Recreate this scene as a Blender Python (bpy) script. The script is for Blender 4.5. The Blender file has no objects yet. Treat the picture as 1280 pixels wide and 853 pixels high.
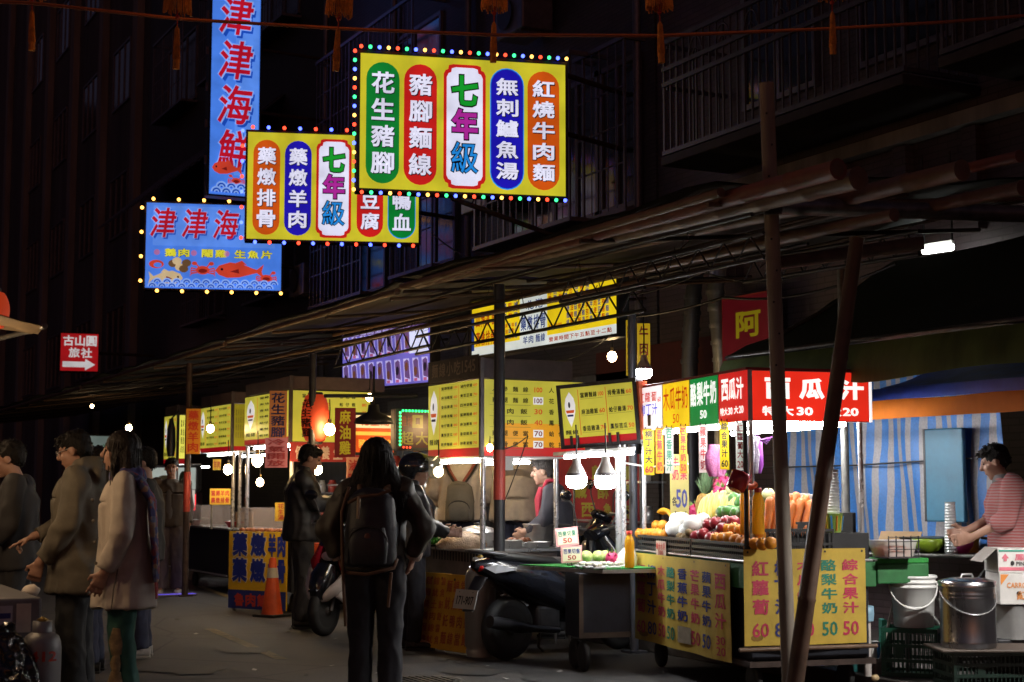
import bpy, bmesh, math, random
from mathutils import Vector, Matrix, noise
random.seed(7)
V = Vector
SC = bpy.context.scene
COL = SC.collection
R = math.radians
PI = math.pi

# ------------------------------------------------------------------ camera
CAM = V((0, 0, 1.35)); YAW = R(27.34); PITCH = R(5.53); FPX = 1906.0
FWD = V((math.sin(YAW)*math.cos(PITCH), math.cos(YAW)*math.cos(PITCH), math.sin(PITCH)))
RGT = V((math.cos(YAW), -math.sin(YAW), 0)); UPV = RGT.cross(FWD)
def ray(px, py): return FWD + RGT*((px-640)/FPX) + UPV*((426.5-py)/FPX)
def P(px, py, d): return CAM + ray(px, py)*d
def onX(px, py, X): r = ray(px, py); return CAM + r*(X/r.x)
def onZ(px, py, z): r = ray(px, py); return CAM + r*((z-CAM.z)/r.z)
def gnd(px, d, z=0.0):
    """point of height z whose camera depth is d, in the vertical plane of column px"""
    a, b = P(px, 300, d), P(px, 800, d)
    t = (z-a.z)/(b.z-a.z); return a.lerp(b, t)

cd = bpy.data.cameras.new('camera'); cam = bpy.data.objects.new('camera', cd); COL.objects.link(cam)
cam.location = CAM
cam.matrix_world = Matrix(((RGT.x, UPV.x, -FWD.x, CAM.x), (RGT.y, UPV.y, -FWD.y, CAM.y), (RGT.z, UPV.z, -FWD.z, CAM.z), (0, 0, 0, 1)))
cd.sensor_width = 36; cd.lens = 36*FPX/1280; cd.clip_end = 600; cd.clip_start = .1
cd.dof.use_dof = True; cd.dof.focus_distance = 12.5; cd.dof.aperture_fstop = 3.6
SC.camera = cam

# ------------------------------------------------------------------ materials
MATS = {}
def nt(m):
    m.use_nodes = True; n = m.node_tree.nodes; return m.node_tree, n, n['Principled BSDF']
def lin(c):
    if isinstance(c, str):
        c = c.lstrip('#'); c = [int(c[i:i+2], 16)/255 for i in (0, 2, 4)]
        return tuple((x/12.92 if x <= .04045 else ((x+.055)/1.055)**2.4) for x in c)
    return tuple(c)
def mat(name, col, rough=.6, metal=0, var=.25, scale=6, bump=0, spec=.5, trans=0, alpha=1, coat=0, bscale=None, streak=False, thin=0):
    """surface with procedural dirt/wear: base colour times noise, optional bump"""
    if name in MATS: return MATS[name]
    m = bpy.data.materials.new(name); t, n, b = nt(m); L = t.links
    c = lin(col); tc = n.new('ShaderNodeTexCoord'); mp = n.new('ShaderNodeMapping')
    L.new(tc.outputs['Object'], mp.inputs[0])
    if streak: mp.inputs['Scale'].default_value = (1, 1, .12)
    nz = n.new('ShaderNodeTexNoise'); nz.inputs['Scale'].default_value = scale; nz.inputs['Detail'].default_value = 6; nz.inputs['Roughness'].default_value = .65
    L.new(mp.outputs[0], nz.inputs[0])
    rp = n.new('ShaderNodeValToRGB'); rp.color_ramp.elements[0].position = .3; rp.color_ramp.elements[1].position = .72
    lo = 1-var
    rp.color_ramp.elements[0].color = (c[0]*lo, c[1]*lo, c[2]*lo, 1)
    rp.color_ramp.elements[1].color = (min(1, c[0]*(1+var*.4)), min(1, c[1]*(1+var*.4)), min(1, c[2]*(1+var*.4)), 1)
    L.new(nz.outputs[0], rp.inputs[0]); L.new(rp.outputs[0], b.inputs['Base Color'])
    mr = n.new('ShaderNodeMapRange'); mr.inputs[3].default_value = max(.02, rough-.12); mr.inputs[4].default_value = min(1, rough+.12)
    L.new(nz.outputs[0], mr.inputs[0]); L.new(mr.outputs[0], b.inputs['Roughness'])
    b.inputs['Metallic'].default_value = metal
    b.inputs['Specular IOR Level'].default_value = spec
    b.inputs['Transmission Weight'].default_value = trans
    b.inputs['Alpha'].default_value = alpha
    b.inputs['Coat Weight'].default_value = coat
    if bump:
        n2 = n.new('ShaderNodeTexNoise'); n2.inputs['Scale'].default_value = bscale or scale*4; n2.inputs['Detail'].default_value = 5
        L.new(tc.outputs['Object'], n2.inputs[0])
        bp = n.new('ShaderNodeBump'); bp.inputs['Strength'].default_value = bump; bp.inputs['Distance'].default_value = .02
        L.new(n2.outputs[0], bp.inputs['Height']); L.new(bp.outputs[0], b.inputs['Normal'])
    if thin:
        tr = n.new('ShaderNodeBsdfTranslucent'); L.new(rp.outputs[0], tr.inputs[0]); ms = n.new('ShaderNodeMixShader'); ms.inputs[0].default_value = thin
        L.new(b.outputs[0], ms.inputs[1]); L.new(tr.outputs[0], ms.inputs[2]); L.new(ms.outputs[0], n['Material Output'].inputs[0])
    MATS[name] = m; return m
def emit(name, col, s=1.0, mottle=.15, sample=True):
    """lit surface (lightbox film, lamp glass); faint grime on the film"""
    if name in MATS: return MATS[name]
    m = bpy.data.materials.new(name); t, n, b = nt(m); L = t.links; c = lin(col)
    b.inputs['Base Color'].default_value = (c[0]*.5, c[1]*.5, c[2]*.5, 1); b.inputs['Roughness'].default_value = .35
    b.inputs['Emission Strength'].default_value = s
    if mottle:
        tc = n.new('ShaderNodeTexCoord'); nz = n.new('ShaderNodeTexNoise'); nz.inputs['Scale'].default_value = 3; nz.inputs['Detail'].default_value = 4
        L.new(tc.outputs['Object'], nz.inputs[0])
        rp = n.new('ShaderNodeValToRGB'); rp.color_ramp.elements[0].position = .3; rp.color_ramp.elements[1].position = .7
        k = 1-mottle*2
        rp.color_ramp.elements[0].color = (c[0]*k, c[1]*k, c[2]*k, 1); rp.color_ramp.elements[1].color = (*c, 1)
        L.new(nz.outputs[0], rp.inputs[0]); L.new(rp.outputs[0], b.inputs['Emission Color'])
    else: b.inputs['Emission Color'].default_value = (*c, 1)
    if not sample: m.cycles.emission_sampling = 'NONE'
    MATS[name] = m; return m

# ------------------------------------------------------------------ mesh builder (world or local coordinates)
class MB:
    def __init__(s): s.v = []; s.f = []; s.m = []; s.sm = []; s.mats = []
    def mi(s, m):
        if m not in s.mats: s.mats.append(m)
        return s.mats.index(m)
    def add(s, vs, fs, m, smooth=False):
        o = len(s.v); s.v += [V(p) for p in vs]; k = s.mi(m)
        for f in fs: s.f.append(tuple(i+o for i in f)); s.m.append(k); s.sm.append(smooth)
        return s
    def quad(s, a, b, c, d, m): return s.add([a, b, c, d], [(0, 1, 2, 3)], m)
    def obox(s, O, u, v, w, m, bev=0):
        """box from corner O spanned by three vectors; bev chamfers through a small bmesh bevel"""
        O, u, v, w = V(O), V(u), V(v), V(w)
        if u.cross(v).dot(w) < 0: u, v = v, u
        p = [O, O+u, O+u+v, O+v, O+w, O+u+w, O+u+v+w, O+v+w]
        fs = [(0, 3, 2, 1), (4, 5, 6, 7), (0, 1, 5, 4), (1, 2, 6, 5), (2, 3, 7, 6), (3, 0, 4, 7)]
        if bev <= 0: return s.add(p, fs, m)
        bm = bmesh.new(); bv = [bm.verts.new(q) for q in p]
        for f in fs: bm.faces.new([bv[i] for i in f])
        bmesh.ops.bevel(bm, geom=bm.edges[:], offset=bev, segments=2, profile=.5, affect='EDGES')
        bm.verts.index_update()
        s.add([q.co.copy() for q in bm.verts], [[q.index for q in f.verts] for f in bm.faces], m); bm.free(); return s
    def box(s, c, size, m, bev=0, rz=0, rx=0, ry=0):
        M = Matrix.Rotation(rz, 3, 'Z') @ Matrix.Rotation(rx, 3, 'X') @ Matrix.Rotation(ry, 3, 'Y')
        u, v, w = M @ V((size[0], 0, 0)), M @ V((0, size[1], 0)), M @ V((0, 0, size[2]))
        return s.obox(V(c)-(u+v+w)/2, u, v, w, m, bev)
    def tube(s, pts, r, m, n=8, cap=True, smooth=True):
        pts = [V(p) for p in pts]; rs = r if isinstance(r, (list, tuple)) else [r]*len(pts)
        vs = []; k = len(pts); pu = None
        for i, p in enumerate(pts):
            d = (pts[min(i+1, k-1)]-pts[max(i-1, 0)]).normalized()
            if pu is None:
                a = V((0, 0, 1)) if abs(d.z) < .9 else V((1, 0, 0)); pu = d.cross(a).normalized()
            pu = (pu-d*pu.dot(d)).normalized(); w = d.cross(pu)
            for j in range(n):
                t = 2*PI*j/n; vs.append(p+(pu*math.cos(t)+w*math.sin(t))*rs[i])
        fs = [(i*n+j, i*n+(j+1) % n, (i+1)*n+(j+1) % n, (i+1)*n+j) for i in range(k-1) for j in range(n)]
        s.add(vs, fs, m, smooth)
        if cap:
            s.add(vs[:n], [tuple(range(n-1, -1, -1))], m); s.add(vs[-n:], [tuple(range(n))], m)
        return s
    def lathe(s, c, prof, m, n=16, axis=None, smooth=True, closed=True):
        """profile [(r, h)] spun about axis (default z) at c"""
        c = V(c); ax = V(axis or (0, 0, 1)).normalized(); a = V((0, 0, 1)) if abs(ax.z) < .9 else V((1, 0, 0))
        e1 = a.cross(ax).normalized(); e2 = ax.cross(e1); vs = []
        for r, h in prof:
            for j in range(n):
                t = 2*PI*j/n; vs.append(c+ax*h+(e1*math.cos(t)+e2*math.sin(t))*r)
        k = len(prof)
        fs = [(i*n+j, i*n+(j+1) % n, (i+1)*n+(j+1) % n, (i+1)*n+j) for i in range(k-1) for j in range(n)]
        s.add(vs, fs, m, smooth)
        if closed:
            if prof[0][0] > 1e-4: s.add(vs[:n], [tuple(range(n-1, -1, -1))], m)
            if prof[-1][0] > 1e-4: s.add(vs[-n:], [tuple(range(n))], m)
        return s
    def ball(s, c, r, m, n=12, k=8, M=None):
        """ellipsoid; r scalar or (rx, ry, rz); M optional 3x3 rotation"""
        if not isinstance(r, (tuple, list)): r = (r, r, r)
        c = V(c); vs = []
        for i in range(k+1):
            p = PI*i/k
            for j in range(n):
                t = 2*PI*j/n; q = V((r[0]*math.sin(p)*math.cos(t), r[1]*math.sin(p)*math.sin(t), r[2]*math.cos(p)))
                vs.append(c+(M @ q if M else q))
        fs = [(i*n+j, (i+1)*n+j, (i+1)*n+(j+1) % n, i*n+(j+1) % n) for i in range(k) for j in range(n)]
        return s.add(vs, fs, m, True)
    def loft(s, rings, m, n=16, smooth=True):
        """rings [(centre, half-width x, half-depth y)] or with a 4th value e: superellipse exponent"""
        vs = []
        for rg in rings:
            c, a, b = V(rg[0]), rg[1], rg[2]; e = rg[3] if len(rg) > 3 else 1
            for j in range(n):
                t = 2*PI*j/n; x, y = math.cos(t), math.sin(t)
                vs.append(c+V((a*math.copysign(abs(x)**e, x), b*math.copysign(abs(y)**e, y), 0)))
        k = len(rings)
        fs = [(i*n+j, i*n+(j+1) % n, (i+1)*n+(j+1) % n, (i+1)*n+j) for i in range(k-1) for j in range(n)]
        s.add(vs, fs, m, smooth); s.add(vs[:n], [tuple(range(n-1, -1, -1))], m); s.add(vs[-n:], [tuple(range(n))], m); return s
    def prism(s, poly, O, u, v, w, m):
        """2D polygon in (u, v) from O, extruded along vector w"""
        O, u, v, w = V(O), V(u), V(v), V(w); k = len(poly)
        a = [O+u*x+v*y for x, y in poly]; b = [p+w for p in a]
        ar = sum(poly[i][0]*poly[(i+1) % k][1]-poly[(i+1) % k][0]*poly[i][1] for i in range(k))
        flip = (ar > 0) == (u.cross(v).dot(w) > 0)
        f0 = tuple(range(k-1, -1, -1)) if flip else tuple(range(k)); f1 = tuple(range(k, 2*k)) if flip else tuple(range(2*k-1, k-1, -1))
        sd = [((i, (i+1) % k, (i+1) % k+k, i+k) if flip else (i+k, (i+1) % k+k, (i+1) % k, i)) for i in range(k)]
        return s.add(a+b, [f0, f1]+sd, m)
    def xf(s, M):
        s.v = [M @ p for p in s.v]; return s
WLOC = {}
def mesh_from(mb, name, off=None):
    me = bpy.data.meshes.new(name)
    me.from_pydata([tuple(p-off) if off is not None else tuple(p) for p in mb.v], [], mb.f)
    for m in mb.mats: me.materials.append(m)
    me.polygons.foreach_set('material_index', mb.m); me.polygons.foreach_set('use_smooth', mb.sm)
    me.update(); return me
def thing(name, label, cat, loc=(0, 0, 0), group=None, rz=0):
    o = bpy.data.objects.new(name, None); COL.objects.link(o); o.empty_display_size = .1
    o.location = loc; o.rotation_euler = (0, 0, rz); o['label'] = label; o['category'] = cat
    if group: o['group'] = group
    WLOC[o] = V(loc); return o
def tag(o, label, cat, group=None, kind=None):
    if label: o['label'] = label
    if cat: o['category'] = cat
    if group: o['group'] = group
    if kind: o['kind'] = kind
    return o
def part(mb, name, parent, label=None, local=False):
    """one mesh object under its thing (mb in world coordinates unless local)"""
    off = None if local else WLOC[parent]
    o = bpy.data.objects.new(name, mesh_from(mb, name, off)); COL.objects.link(o); o.parent = parent
    WLOC[o] = V((0, 0, 0)) if local else WLOC[parent]
    if label: o['label'] = label
    return o
def single(mb, name, label, cat, group=None, kind=None, base=None):
    c = V(base) if base is not None else V((sum(p.x for p in mb.v)/len(mb.v), sum(p.y for p in mb.v)/len(mb.v), min(p.z for p in mb.v)))
    o = bpy.data.objects.new(name, mesh_from(mb, name, c)); COL.objects.link(o); o.location = c; WLOC[o] = c
    return tag(o, label, cat, group, kind)
def struct(mb, name): return single(mb, name, None, None, kind='structure')
def kids(o): return [c for c in bpy.data.objects if c.parent == o]
def dup(o, loc, rz=0, label=None, group=None, ch=None, name=None):
    c = o.copy(); COL.objects.link(c); c.location = loc; c.rotation_euler = (0, 0, rz)
    if label: c['label'] = label
    if group: c['group'] = group
    if name: c.name = name
    for k in (ch if ch is not None else kids(o)):
        d = k.copy(); COL.objects.link(d); d.parent = c
        for g in kids(k): e = g.copy(); COL.objects.link(e); e.parent = d
    return c

# ------------------------------------------------------------------ lettering
GL = {}
def glyph(ch, bold):
    key = (ch, bold)
    if key in GL: return GL[key]
    cu = bpy.data.curves.new('lettering', 'FONT'); cu.body = ch; cu.size = 1; cu.resolution_u = 2
    ob = bpy.data.objects.new('lettering', cu); COL.objects.link(ob)
    dg = bpy.context.evaluated_depsgraph_get(); me = bpy.data.meshes.new_from_object(ob.evaluated_get(dg))
    vs = [(v.co.x, v.co.y) for v in me.vertices]; fs = [tuple(p.vertices) for p in me.polygons]
    bpy.data.objects.remove(ob); bpy.data.curves.remove(cu); bpy.data.meshes.remove(me)
    if bold > 0 and vs:                       # grow the strokes: a band of quads round every outline
        ed = {}
        for f in fs:
            for i in range(len(f)):
                e = (f[i], f[(i+1) % len(f)]); k = (min(e), max(e)); ed.setdefault(k, []).append((e, f))
        nrm = {}; out = []
        for k, l in ed.items():
            if len(l) != 1: continue
            (a, b), f = l[0]; ax, ay = vs[a]; bx, by = vs[b]; dx, dy = bx-ax, by-ay; L = math.hypot(dx, dy)
            if L < 1e-7: continue
            n_ = (dy/L, -dx/L); c = [p for p in f if p not in (a, b)][0]
            if (vs[c][0]-ax)*n_[0]+(vs[c][1]-ay)*n_[1] > 0: n_ = (-n_[0], -n_[1])
            out.append((a, b)); nrm.setdefault(a, []).append(n_); nrm.setdefault(b, []).append(n_)
        off = {}
        for p, l in nrm.items():
            sx, sy = sum(q[0] for q in l)/len(l), sum(q[1] for q in l)/len(l); m2 = max(.35, sx*sx+sy*sy); off[p] = len(vs)+len(off)
        base = len(vs); order = list(off)
        for p in order:
            l = nrm[p]; sx, sy = sum(q[0] for q in l)/len(l), sum(q[1] for q in l)/len(l); m2 = max(.35, sx*sx+sy*sy); vs.append((vs[p][0]+sx/m2*bold, vs[p][1]+sy/m2*bold))
        for a, b in out:
            q = (a, b, off[b], off[a]); A = sum(vs[q[i]][0]*vs[q[(i+1) % 4]][1]-vs[q[(i+1) % 4]][0]*vs[q[i]][1] for i in range(4)); fs.append(q if A > 0 else q[::-1])
    if vs:
        x0, x1 = min(v[0] for v in vs), max(v[0] for v in vs); y0, y1 = min(v[1] for v in vs), max(v[1] for v in vs)
    else: x0 = y0 = 0; x1 = y1 = 1
    GL[key] = (vs, fs, (x0, y0, x1, y1)); return GL[key]
class Pan:
    """a flat face in space: O its lower left corner, u to the right, v up (unit vectors)"""
    def __init__(s, O, u, v=None): s.O = V(O); s.u = V(u).normalized(); s.v = V(v or (0, 0, 1)).normalized(); s.n = s.u.cross(s.v)
    def at(s, x, y, h=0): return s.O+s.u*x+s.v*y+s.n*h
    def rect(s, mb, x0, y0, x1, y1, m, h): return mb.quad(s.at(x0, y0, h), s.at(x1, y0, h), s.at(x1, y1, h), s.at(x0, y1, h), m)
    def poly(s, mb, pts, m, h): return mb.add([s.at(x, y, h) for x, y in pts], [tuple(range(len(pts)))], m)
    def ell(s, mb, cx, cy, a, b, m, h, n=20): return s.poly(mb, [(cx+a*math.cos(2*PI*i/n), cy+b*math.sin(2*PI*i/n)) for i in range(n)], m, h)
    def pill(s, mb, cx, cy, w, hh, m, h, n=10):
        r = w/2; pts = [(cx+r*math.cos(PI*i/n), cy+hh/2-r+r*math.sin(PI*i/n)) for i in range(n+1)]
        pts += [(cx-r*math.cos(PI*i/n), cy-hh/2+r-r*math.sin(PI*i/n)) for i in range(n+1)]
        return s.poly(mb, pts, m, h)
    def slab(s, mb, x0, y0, x1, y1, back, front, m, bev=0):
        return mb.obox(s.at(x0, y0, back), s.u*(x1-x0), s.v*(y1-y0), s.n*(front-back), m, bev)
    def ch(s, mb, c, cx, cy, w, hh, m, h, bold=.02, slant=0, full=True):
        vs, fs, bb = glyph(c, bold)
        if not vs: return
        gx, gy = (bb[0]+bb[2])/2, (bb[1]+bb[3])/2
        sx = w/max(.5 if full else .1, bb[2]-bb[0]); sy = hh/max(.5 if full else .1, bb[3]-bb[1])
        if full: sx = min(sx, w/.9); sy = min(sy, hh/.9)
        mb.add([s.at(cx+((x-gx)+slant*(y-gy))*sx, cy+(y-gy)*sy, h) for x, y in vs], fs, m)
    def col(s, mb, t, cx, y1, y0, w, m, h, bold=.02, fill=.86, **k):
        st = (y1-y0)/len(t)
        for i, c in enumerate(t): s.ch(mb, c, cx, y1-st*(i+.5), w, st*fill, m, h, bold, **k)
    def row(s, mb, t, x0, x1, cy, hh, m, h, bold=.02, fill=.86, **k):
        st = (x1-x0)/len(t)
        for i, c in enumerate(t): s.ch(mb, c, x0+st*(i+.5), cy, st*fill, hh, m, h, bold, **k)
    def word(s, mb, t, cx, cy, w, hh, m, h, bold=.02): s.ch(mb, t, cx, cy, w, hh, m, h, bold, full=False)
def pan_px(pl, dl, pr, dr, zb):
    """face between two pixel columns at their depths, bottom at height zb; returns Pan and width"""
    a, b = gnd(pl, dl, zb), gnd(pr, dr, zb); return Pan(a, b-a), (b-a).length
# ------------------------------------------------------------------ night sky
w = bpy.data.worlds.new('World'); SC.world = w; w.use_nodes = True
wn = w.node_tree.nodes; wl = w.node_tree.links
sky = wn.new('ShaderNodeTexSky'); sky.sky_type = 'NISHITA'; sky.sun_disc = False
sky.sun_elevation = R(1.5); sky.sun_rotation = R(205)
hs = wn.new('ShaderNodeMixRGB'); hs.blend_type = 'MULTIPLY'; hs.inputs[0].default_value = 1; hs.inputs[2].default_value = (.82, .6, 1.15, 1)
wl.new(sky.outputs[0], hs.inputs[1]); wl.new(hs.outputs[0], wn['Background'].inputs[0]); wn['Background'].inputs[1].default_value = .03
sd = bpy.data.lights.new('moon', 'SUN'); sd.energy = .004; sd.angle = R(.5); sd.color = (.75, .8, 1)
so = bpy.data.objects.new('moon', sd); COL.objects.link(so); so.rotation_euler = (R(50), 0, R(-40))
SC.view_settings.view_transform = 'Standard'; SC.view_settings.look = 'None'; SC.view_settings.gamma = 1; SC.view_settings.exposure = 0
SC.cycles.use_denoising = True
try: SC.cycles.denoiser = 'OPENIMAGEDENOISE'; SC.cycles.denoising_prefilter = 'ACCURATE'
except Exception: pass
SC.cycles.max_bounces = 7; SC.cycles.diffuse_bounces = 3; SC.cycles.glossy_bounces = 3; SC.cycles.transparent_max_bounces = 10
SC.cycles.caustics_reflective = False; SC.cycles.caustics_refractive = False; SC.cycles.sample_clamp_indirect = 4; SC.cycles.use_light_tree = True

# ------------------------------------------------------------------ road
def asphalt():
    m = bpy.data.materials.new('asphalt'); t, n, b = nt(m); L = t.links
    tc = n.new('ShaderNodeTexCoord')
    n1 = n.new('ShaderNodeTexNoise'); n1.inputs['Scale'].default_value = .9; n1.inputs['Detail'].default_value = 8; n1.inputs['Roughness'].default_value = .7
    n2 = n.new('ShaderNodeTexNoise'); n2.inputs['Scale'].default_value = 160; n2.inputs['Detail'].default_value = 3
    vo = n.new('ShaderNodeTexVoronoi'); vo.feature = 'DISTANCE_TO_EDGE'; vo.inputs['Scale'].default_value = .55
    for q in (n1, n2, vo): L.new(tc.outputs['Object'], q.inputs['Vector'])
    r1 = n.new('ShaderNodeValToRGB'); r1.color_ramp.elements[0].position = .32; r1.color_ramp.elements[1].position = .7
    r1.color_ramp.elements[0].color = (.03, .028, .028, 1); r1.color_ramp.elements[1].color = (.1, .09, .082, 1)
    L.new(n1.outputs[0], r1.inputs[0])
    mx = n.new('ShaderNodeMixRGB'); mx.blend_type = 'OVERLAY'; mx.inputs[0].default_value = .55; L.new(r1.outputs[0], mx.inputs[1]); L.new(n2.outputs[0], mx.inputs[2])
    cr = n.new('ShaderNodeMapRange'); cr.inputs[1].default_value = 0; cr.inputs[2].default_value = .012; cr.inputs[3].default_value = .3; cr.inputs[4].default_value = 1
    L.new(vo.outputs[0], cr.inputs[0])
    mm = n.new('ShaderNodeMixRGB'); mm.blend_type = 'MULTIPLY'; mm.inputs[0].default_value = 1; L.new(mx.outputs[0], mm.inputs[1]); L.new(cr.outputs[0], mm.inputs[2])
    L.new(mm.outputs[0], b.inputs['Base Color'])
    rr = n.new('ShaderNodeMapRange'); rr.inputs[3].default_value = .5; rr.inputs[4].default_value = .9; L.new(n1.outputs[0], rr.inputs[0]); L.new(rr.outputs[0], b.inputs['Roughness'])
    bp = n.new('ShaderNodeBump'); bp.inputs['Strength'].default_value = .6; bp.inputs['Distance'].default_value = .01; L.new(n2.outputs[0], bp.inputs['Height']); L.new(bp.outputs[0], b.inputs['Normal'])
    return m
mb = MB(); mb.quad((-120, -60, 0), (160, -60, 0), (160, 260, 0), (-120, 260, 0), asphalt()); struct(mb, 'road')
WORN = mat('worn_line_paint', (.3, .24, .14), .8, var=.75, scale=9)
mb = MB()
for (x0, y0, x1, y1) in [(250, 733, 330, 762), (262, 786, 352, 824)]:
    a, b = onZ(x0, y0, .004), onZ(x1, y1, .004); q = V((.05, 0, 0)); mb.quad(a-q, b-q, b+q, a+q, WORN)
struct(mb, 'road_line')
mb = MB(); q = onZ(528, 851, .006); IRN = mat('cast_iron', (.06, .058, .055), .5, .5, var=.5, scale=12)
mb.lathe(q, [(.3, -.004), (.3, .0), (.27, .0), (.265, -.004), (.25, -.004), (.245, 0), (.001, .002)], IRN, 32)
for i in range(-4, 5): L_ = math.sqrt(max(.01, .225**2-(i*.05)**2)); mb.obox(q+V((i*.05-.008, -L_, .002)), (.016, 0, 0), (0, 2*L_, 0), (0, 0, .006), IRN)
single(mb, 'manhole_cover', 'round iron manhole cover at the bottom edge, right of the woman with the backpack', 'manhole cover')
OIL = mat('oily_stain', (.036, .033, .031), .7, var=.5, scale=14)
mb = MB()
for (px, py, r) in [(300, 812, .22), (445, 806, .16), (590, 838, .2), (235, 838, .26), (690, 846, .24), (350, 778, .2), (505, 816, .12)]:
    q = onZ(px, py, .008); ph = random.uniform(0, 6); mb.add([q+V((r*(1+.35*math.sin(3*a+ph)+.2*math.sin(5*a))*math.cos(a), r*1.3*(1+.3*math.cos(2*a+ph))*math.sin(a), 0)) for a in [2*PI*i/22 for i in range(22)]], [tuple(range(22))], OIL)
struct(mb, 'road_stain')
mb = MB(); PAV = mat('pavement_concrete', (.11, .1, .095), .75, var=.4, scale=4, bump=.3)
mb.obox((6.9, 2, 0), (2.3, 0, 0), (0, 58, 0), (0, 0, .1), PAV, .01); struct(mb, 'pavement')

# ------------------------------------------------------------------ buildings along the street
def tiles(name, c1, c2, sx=.24, sz=.06):
    m = bpy.data.materials.new(name); t, n, b = nt(m); L = t.links; tc = n.new('ShaderNodeTexCoord')
    sp = n.new('ShaderNodeSeparateXYZ'); L.new(tc.outputs['Object'], sp.inputs[0]); ad = n.new('ShaderNodeMath'); L.new(sp.outputs[0], ad.inputs[0]); L.new(sp.outputs[1], ad.inputs[1])
    cb = n.new('ShaderNodeCombineXYZ'); L.new(ad.outputs[0], cb.inputs[0]); L.new(sp.outputs[2], cb.inputs[1])
    br = n.new('ShaderNodeTexBrick'); br.inputs['Scale'].default_value = 1; br.inputs['Brick Width'].default_value = sx; br.inputs['Row Height'].default_value = sz; br.inputs['Mortar Size'].default_value = .006
    br.inputs['Color1'].default_value = (*c1, 1); br.inputs['Color2'].default_value = (*c2, 1); br.inputs['Mortar'].default_value = (c1[0]*.5, c1[1]*.5, c1[2]*.5, 1)
    L.new(cb.outputs[0], br.inputs['Vector'])
    nz = n.new('ShaderNodeTexNoise'); nz.inputs['Scale'].default_value = .8; nz.inputs['Detail'].default_value = 7; L.new(tc.outputs['Object'], nz.inputs[0])
    mx = n.new('ShaderNodeMixRGB'); mx.blend_type = 'MULTIPLY'; mx.inputs[0].default_value = .8; L.new(br.outputs[0], mx.inputs[1]); L.new(nz.outputs[0], mx.inputs[2])
    L.new(mx.outputs[0], b.inputs['Base Color']); b.inputs['Roughness'].default_value = .6
    bp = n.new('ShaderNodeBump'); bp.inputs['Strength'].default_value = .4; bp.inputs['Distance'].default_value = .01; L.new(br.outputs[1], bp.inputs['Height']); bp.invert = True; L.new(bp.outputs[0], b.inputs['Normal'])
    return m
T_NEAR = tiles('wall_tiles_mauve', (.13, .09, .1), (.1, .07, .085)); T_MID = tiles('wall_tiles_grey', (.12, .105, .13), (.09, .08, .105), .2, .05)
T_FAR = tiles('wall_tiles_brown', (.09, .075, .075), (.065, .057, .06)); T_LAST = mat('stained_render', (.1, .09, .09), .85, var=.6, scale=1.2, streak=True)
IRON = mat('painted_iron', (.1, .1, .125), .5, .3, var=.4); IRON2 = mat('weathered_aluminium', (.2, .185, .22), .45, .6, var=.4)
GLASS = mat('dark_window_glass', (.02, .025, .035), .12, 0, var=.2, spec=.8)
DARKM = mat('dark_painted_metal', (.045, .045, .05), .5, .3, var=.5); SLAB = mat('balcony_slab', (.05, .045, .05), .8, var=.5, scale=3); CONC = mat('stained_concrete', (.24, .22, .21), .85, var=.5, scale=2.5, streak=True)
FX = 9.25
def building(label, y0, y1, h, wm, x=FX):
    t = thing('apartment_building', label, 'building', (x+3, (y0+y1)/2, 0))
    mb = MB(); mb.obox((x, y0, 0), (6, 0, 0), (0, y1-y0, 0), (0, 0, h), wm); part(mb, 'wall', t); return t
def window(b, y0, y1, z0, z1, x=FX, cols=2, cage=0, hz=0):
    """framed window on the street wall; cage > 0 makes a projecting security bay of that depth"""
    mb = MB(); fw = .06; X = x-.05
    for (a, c, d, e) in [(y0, y1, z0, z0+fw), (y0, y1, z1-fw, z1)]: mb.obox((X, a, d), (.08, 0, 0), (0, c-a, 0), (0, 0, e-d), IRON2)
    for i in range(cols+1):
        yy = y0+(y1-y0-fw)*i/cols; mb.obox((X+.005, yy, z0+fw), (.07, 0, 0), (0, fw, 0), (0, 0, z1-z0-2*fw), IRON2)
    wdw = part(mb, 'window', b)
    g = MB(); g.quad((x-.02, y1-fw, z0+fw), (x-.02, y0+fw, z0+fw), (x-.02, y0+fw, z1-fw), (x-.02, y1-fw, z1-fw), GLASS); part(g, 'pane', wdw)
    if cage:
        g = MB(); xc = x-cage; r = .018
        for z in (z0-.12, z1+.1): 
            g.obox((xc, y0-.1, z), (.05, 0, 0), (0, y1-y0+.2, 0), (0, 0, .05), IRON2)
            for yy in (y0-.1, y1+.05): g.obox((xc+.05, yy, z), (cage-.06, 0, 0), (0, .05, 0), (0, 0, .05), IRON2)
        n = max(2, int((y1-y0)/.16))
        for i in range(n+1):
            yy = y0-.08+(y1-y0+.12)*i/n; k = .04 if i % 5 == 0 else .014
            g.obox((xc+.012, yy, z0-.07), (k*.6, 0, 0), (0, k, 0), (0, 0, z1-z0+.17), IRON2)
        for i in range(1, 4): g.obox((xc+.03, y0-.08, z0+(z1-z0)*i/4), (.012, 0, 0), (0, y1-y0+.14, 0), (0, 0, .02), IRON2)
        g.obox((xc+.01, y0-.08, z0-.1), (cage-.02, 0, 0), (0, y1-y0+.14, 0), (0, 0, .012), DARKM)
        part(g, 'security_grille', wdw)
    return wdw
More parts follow.
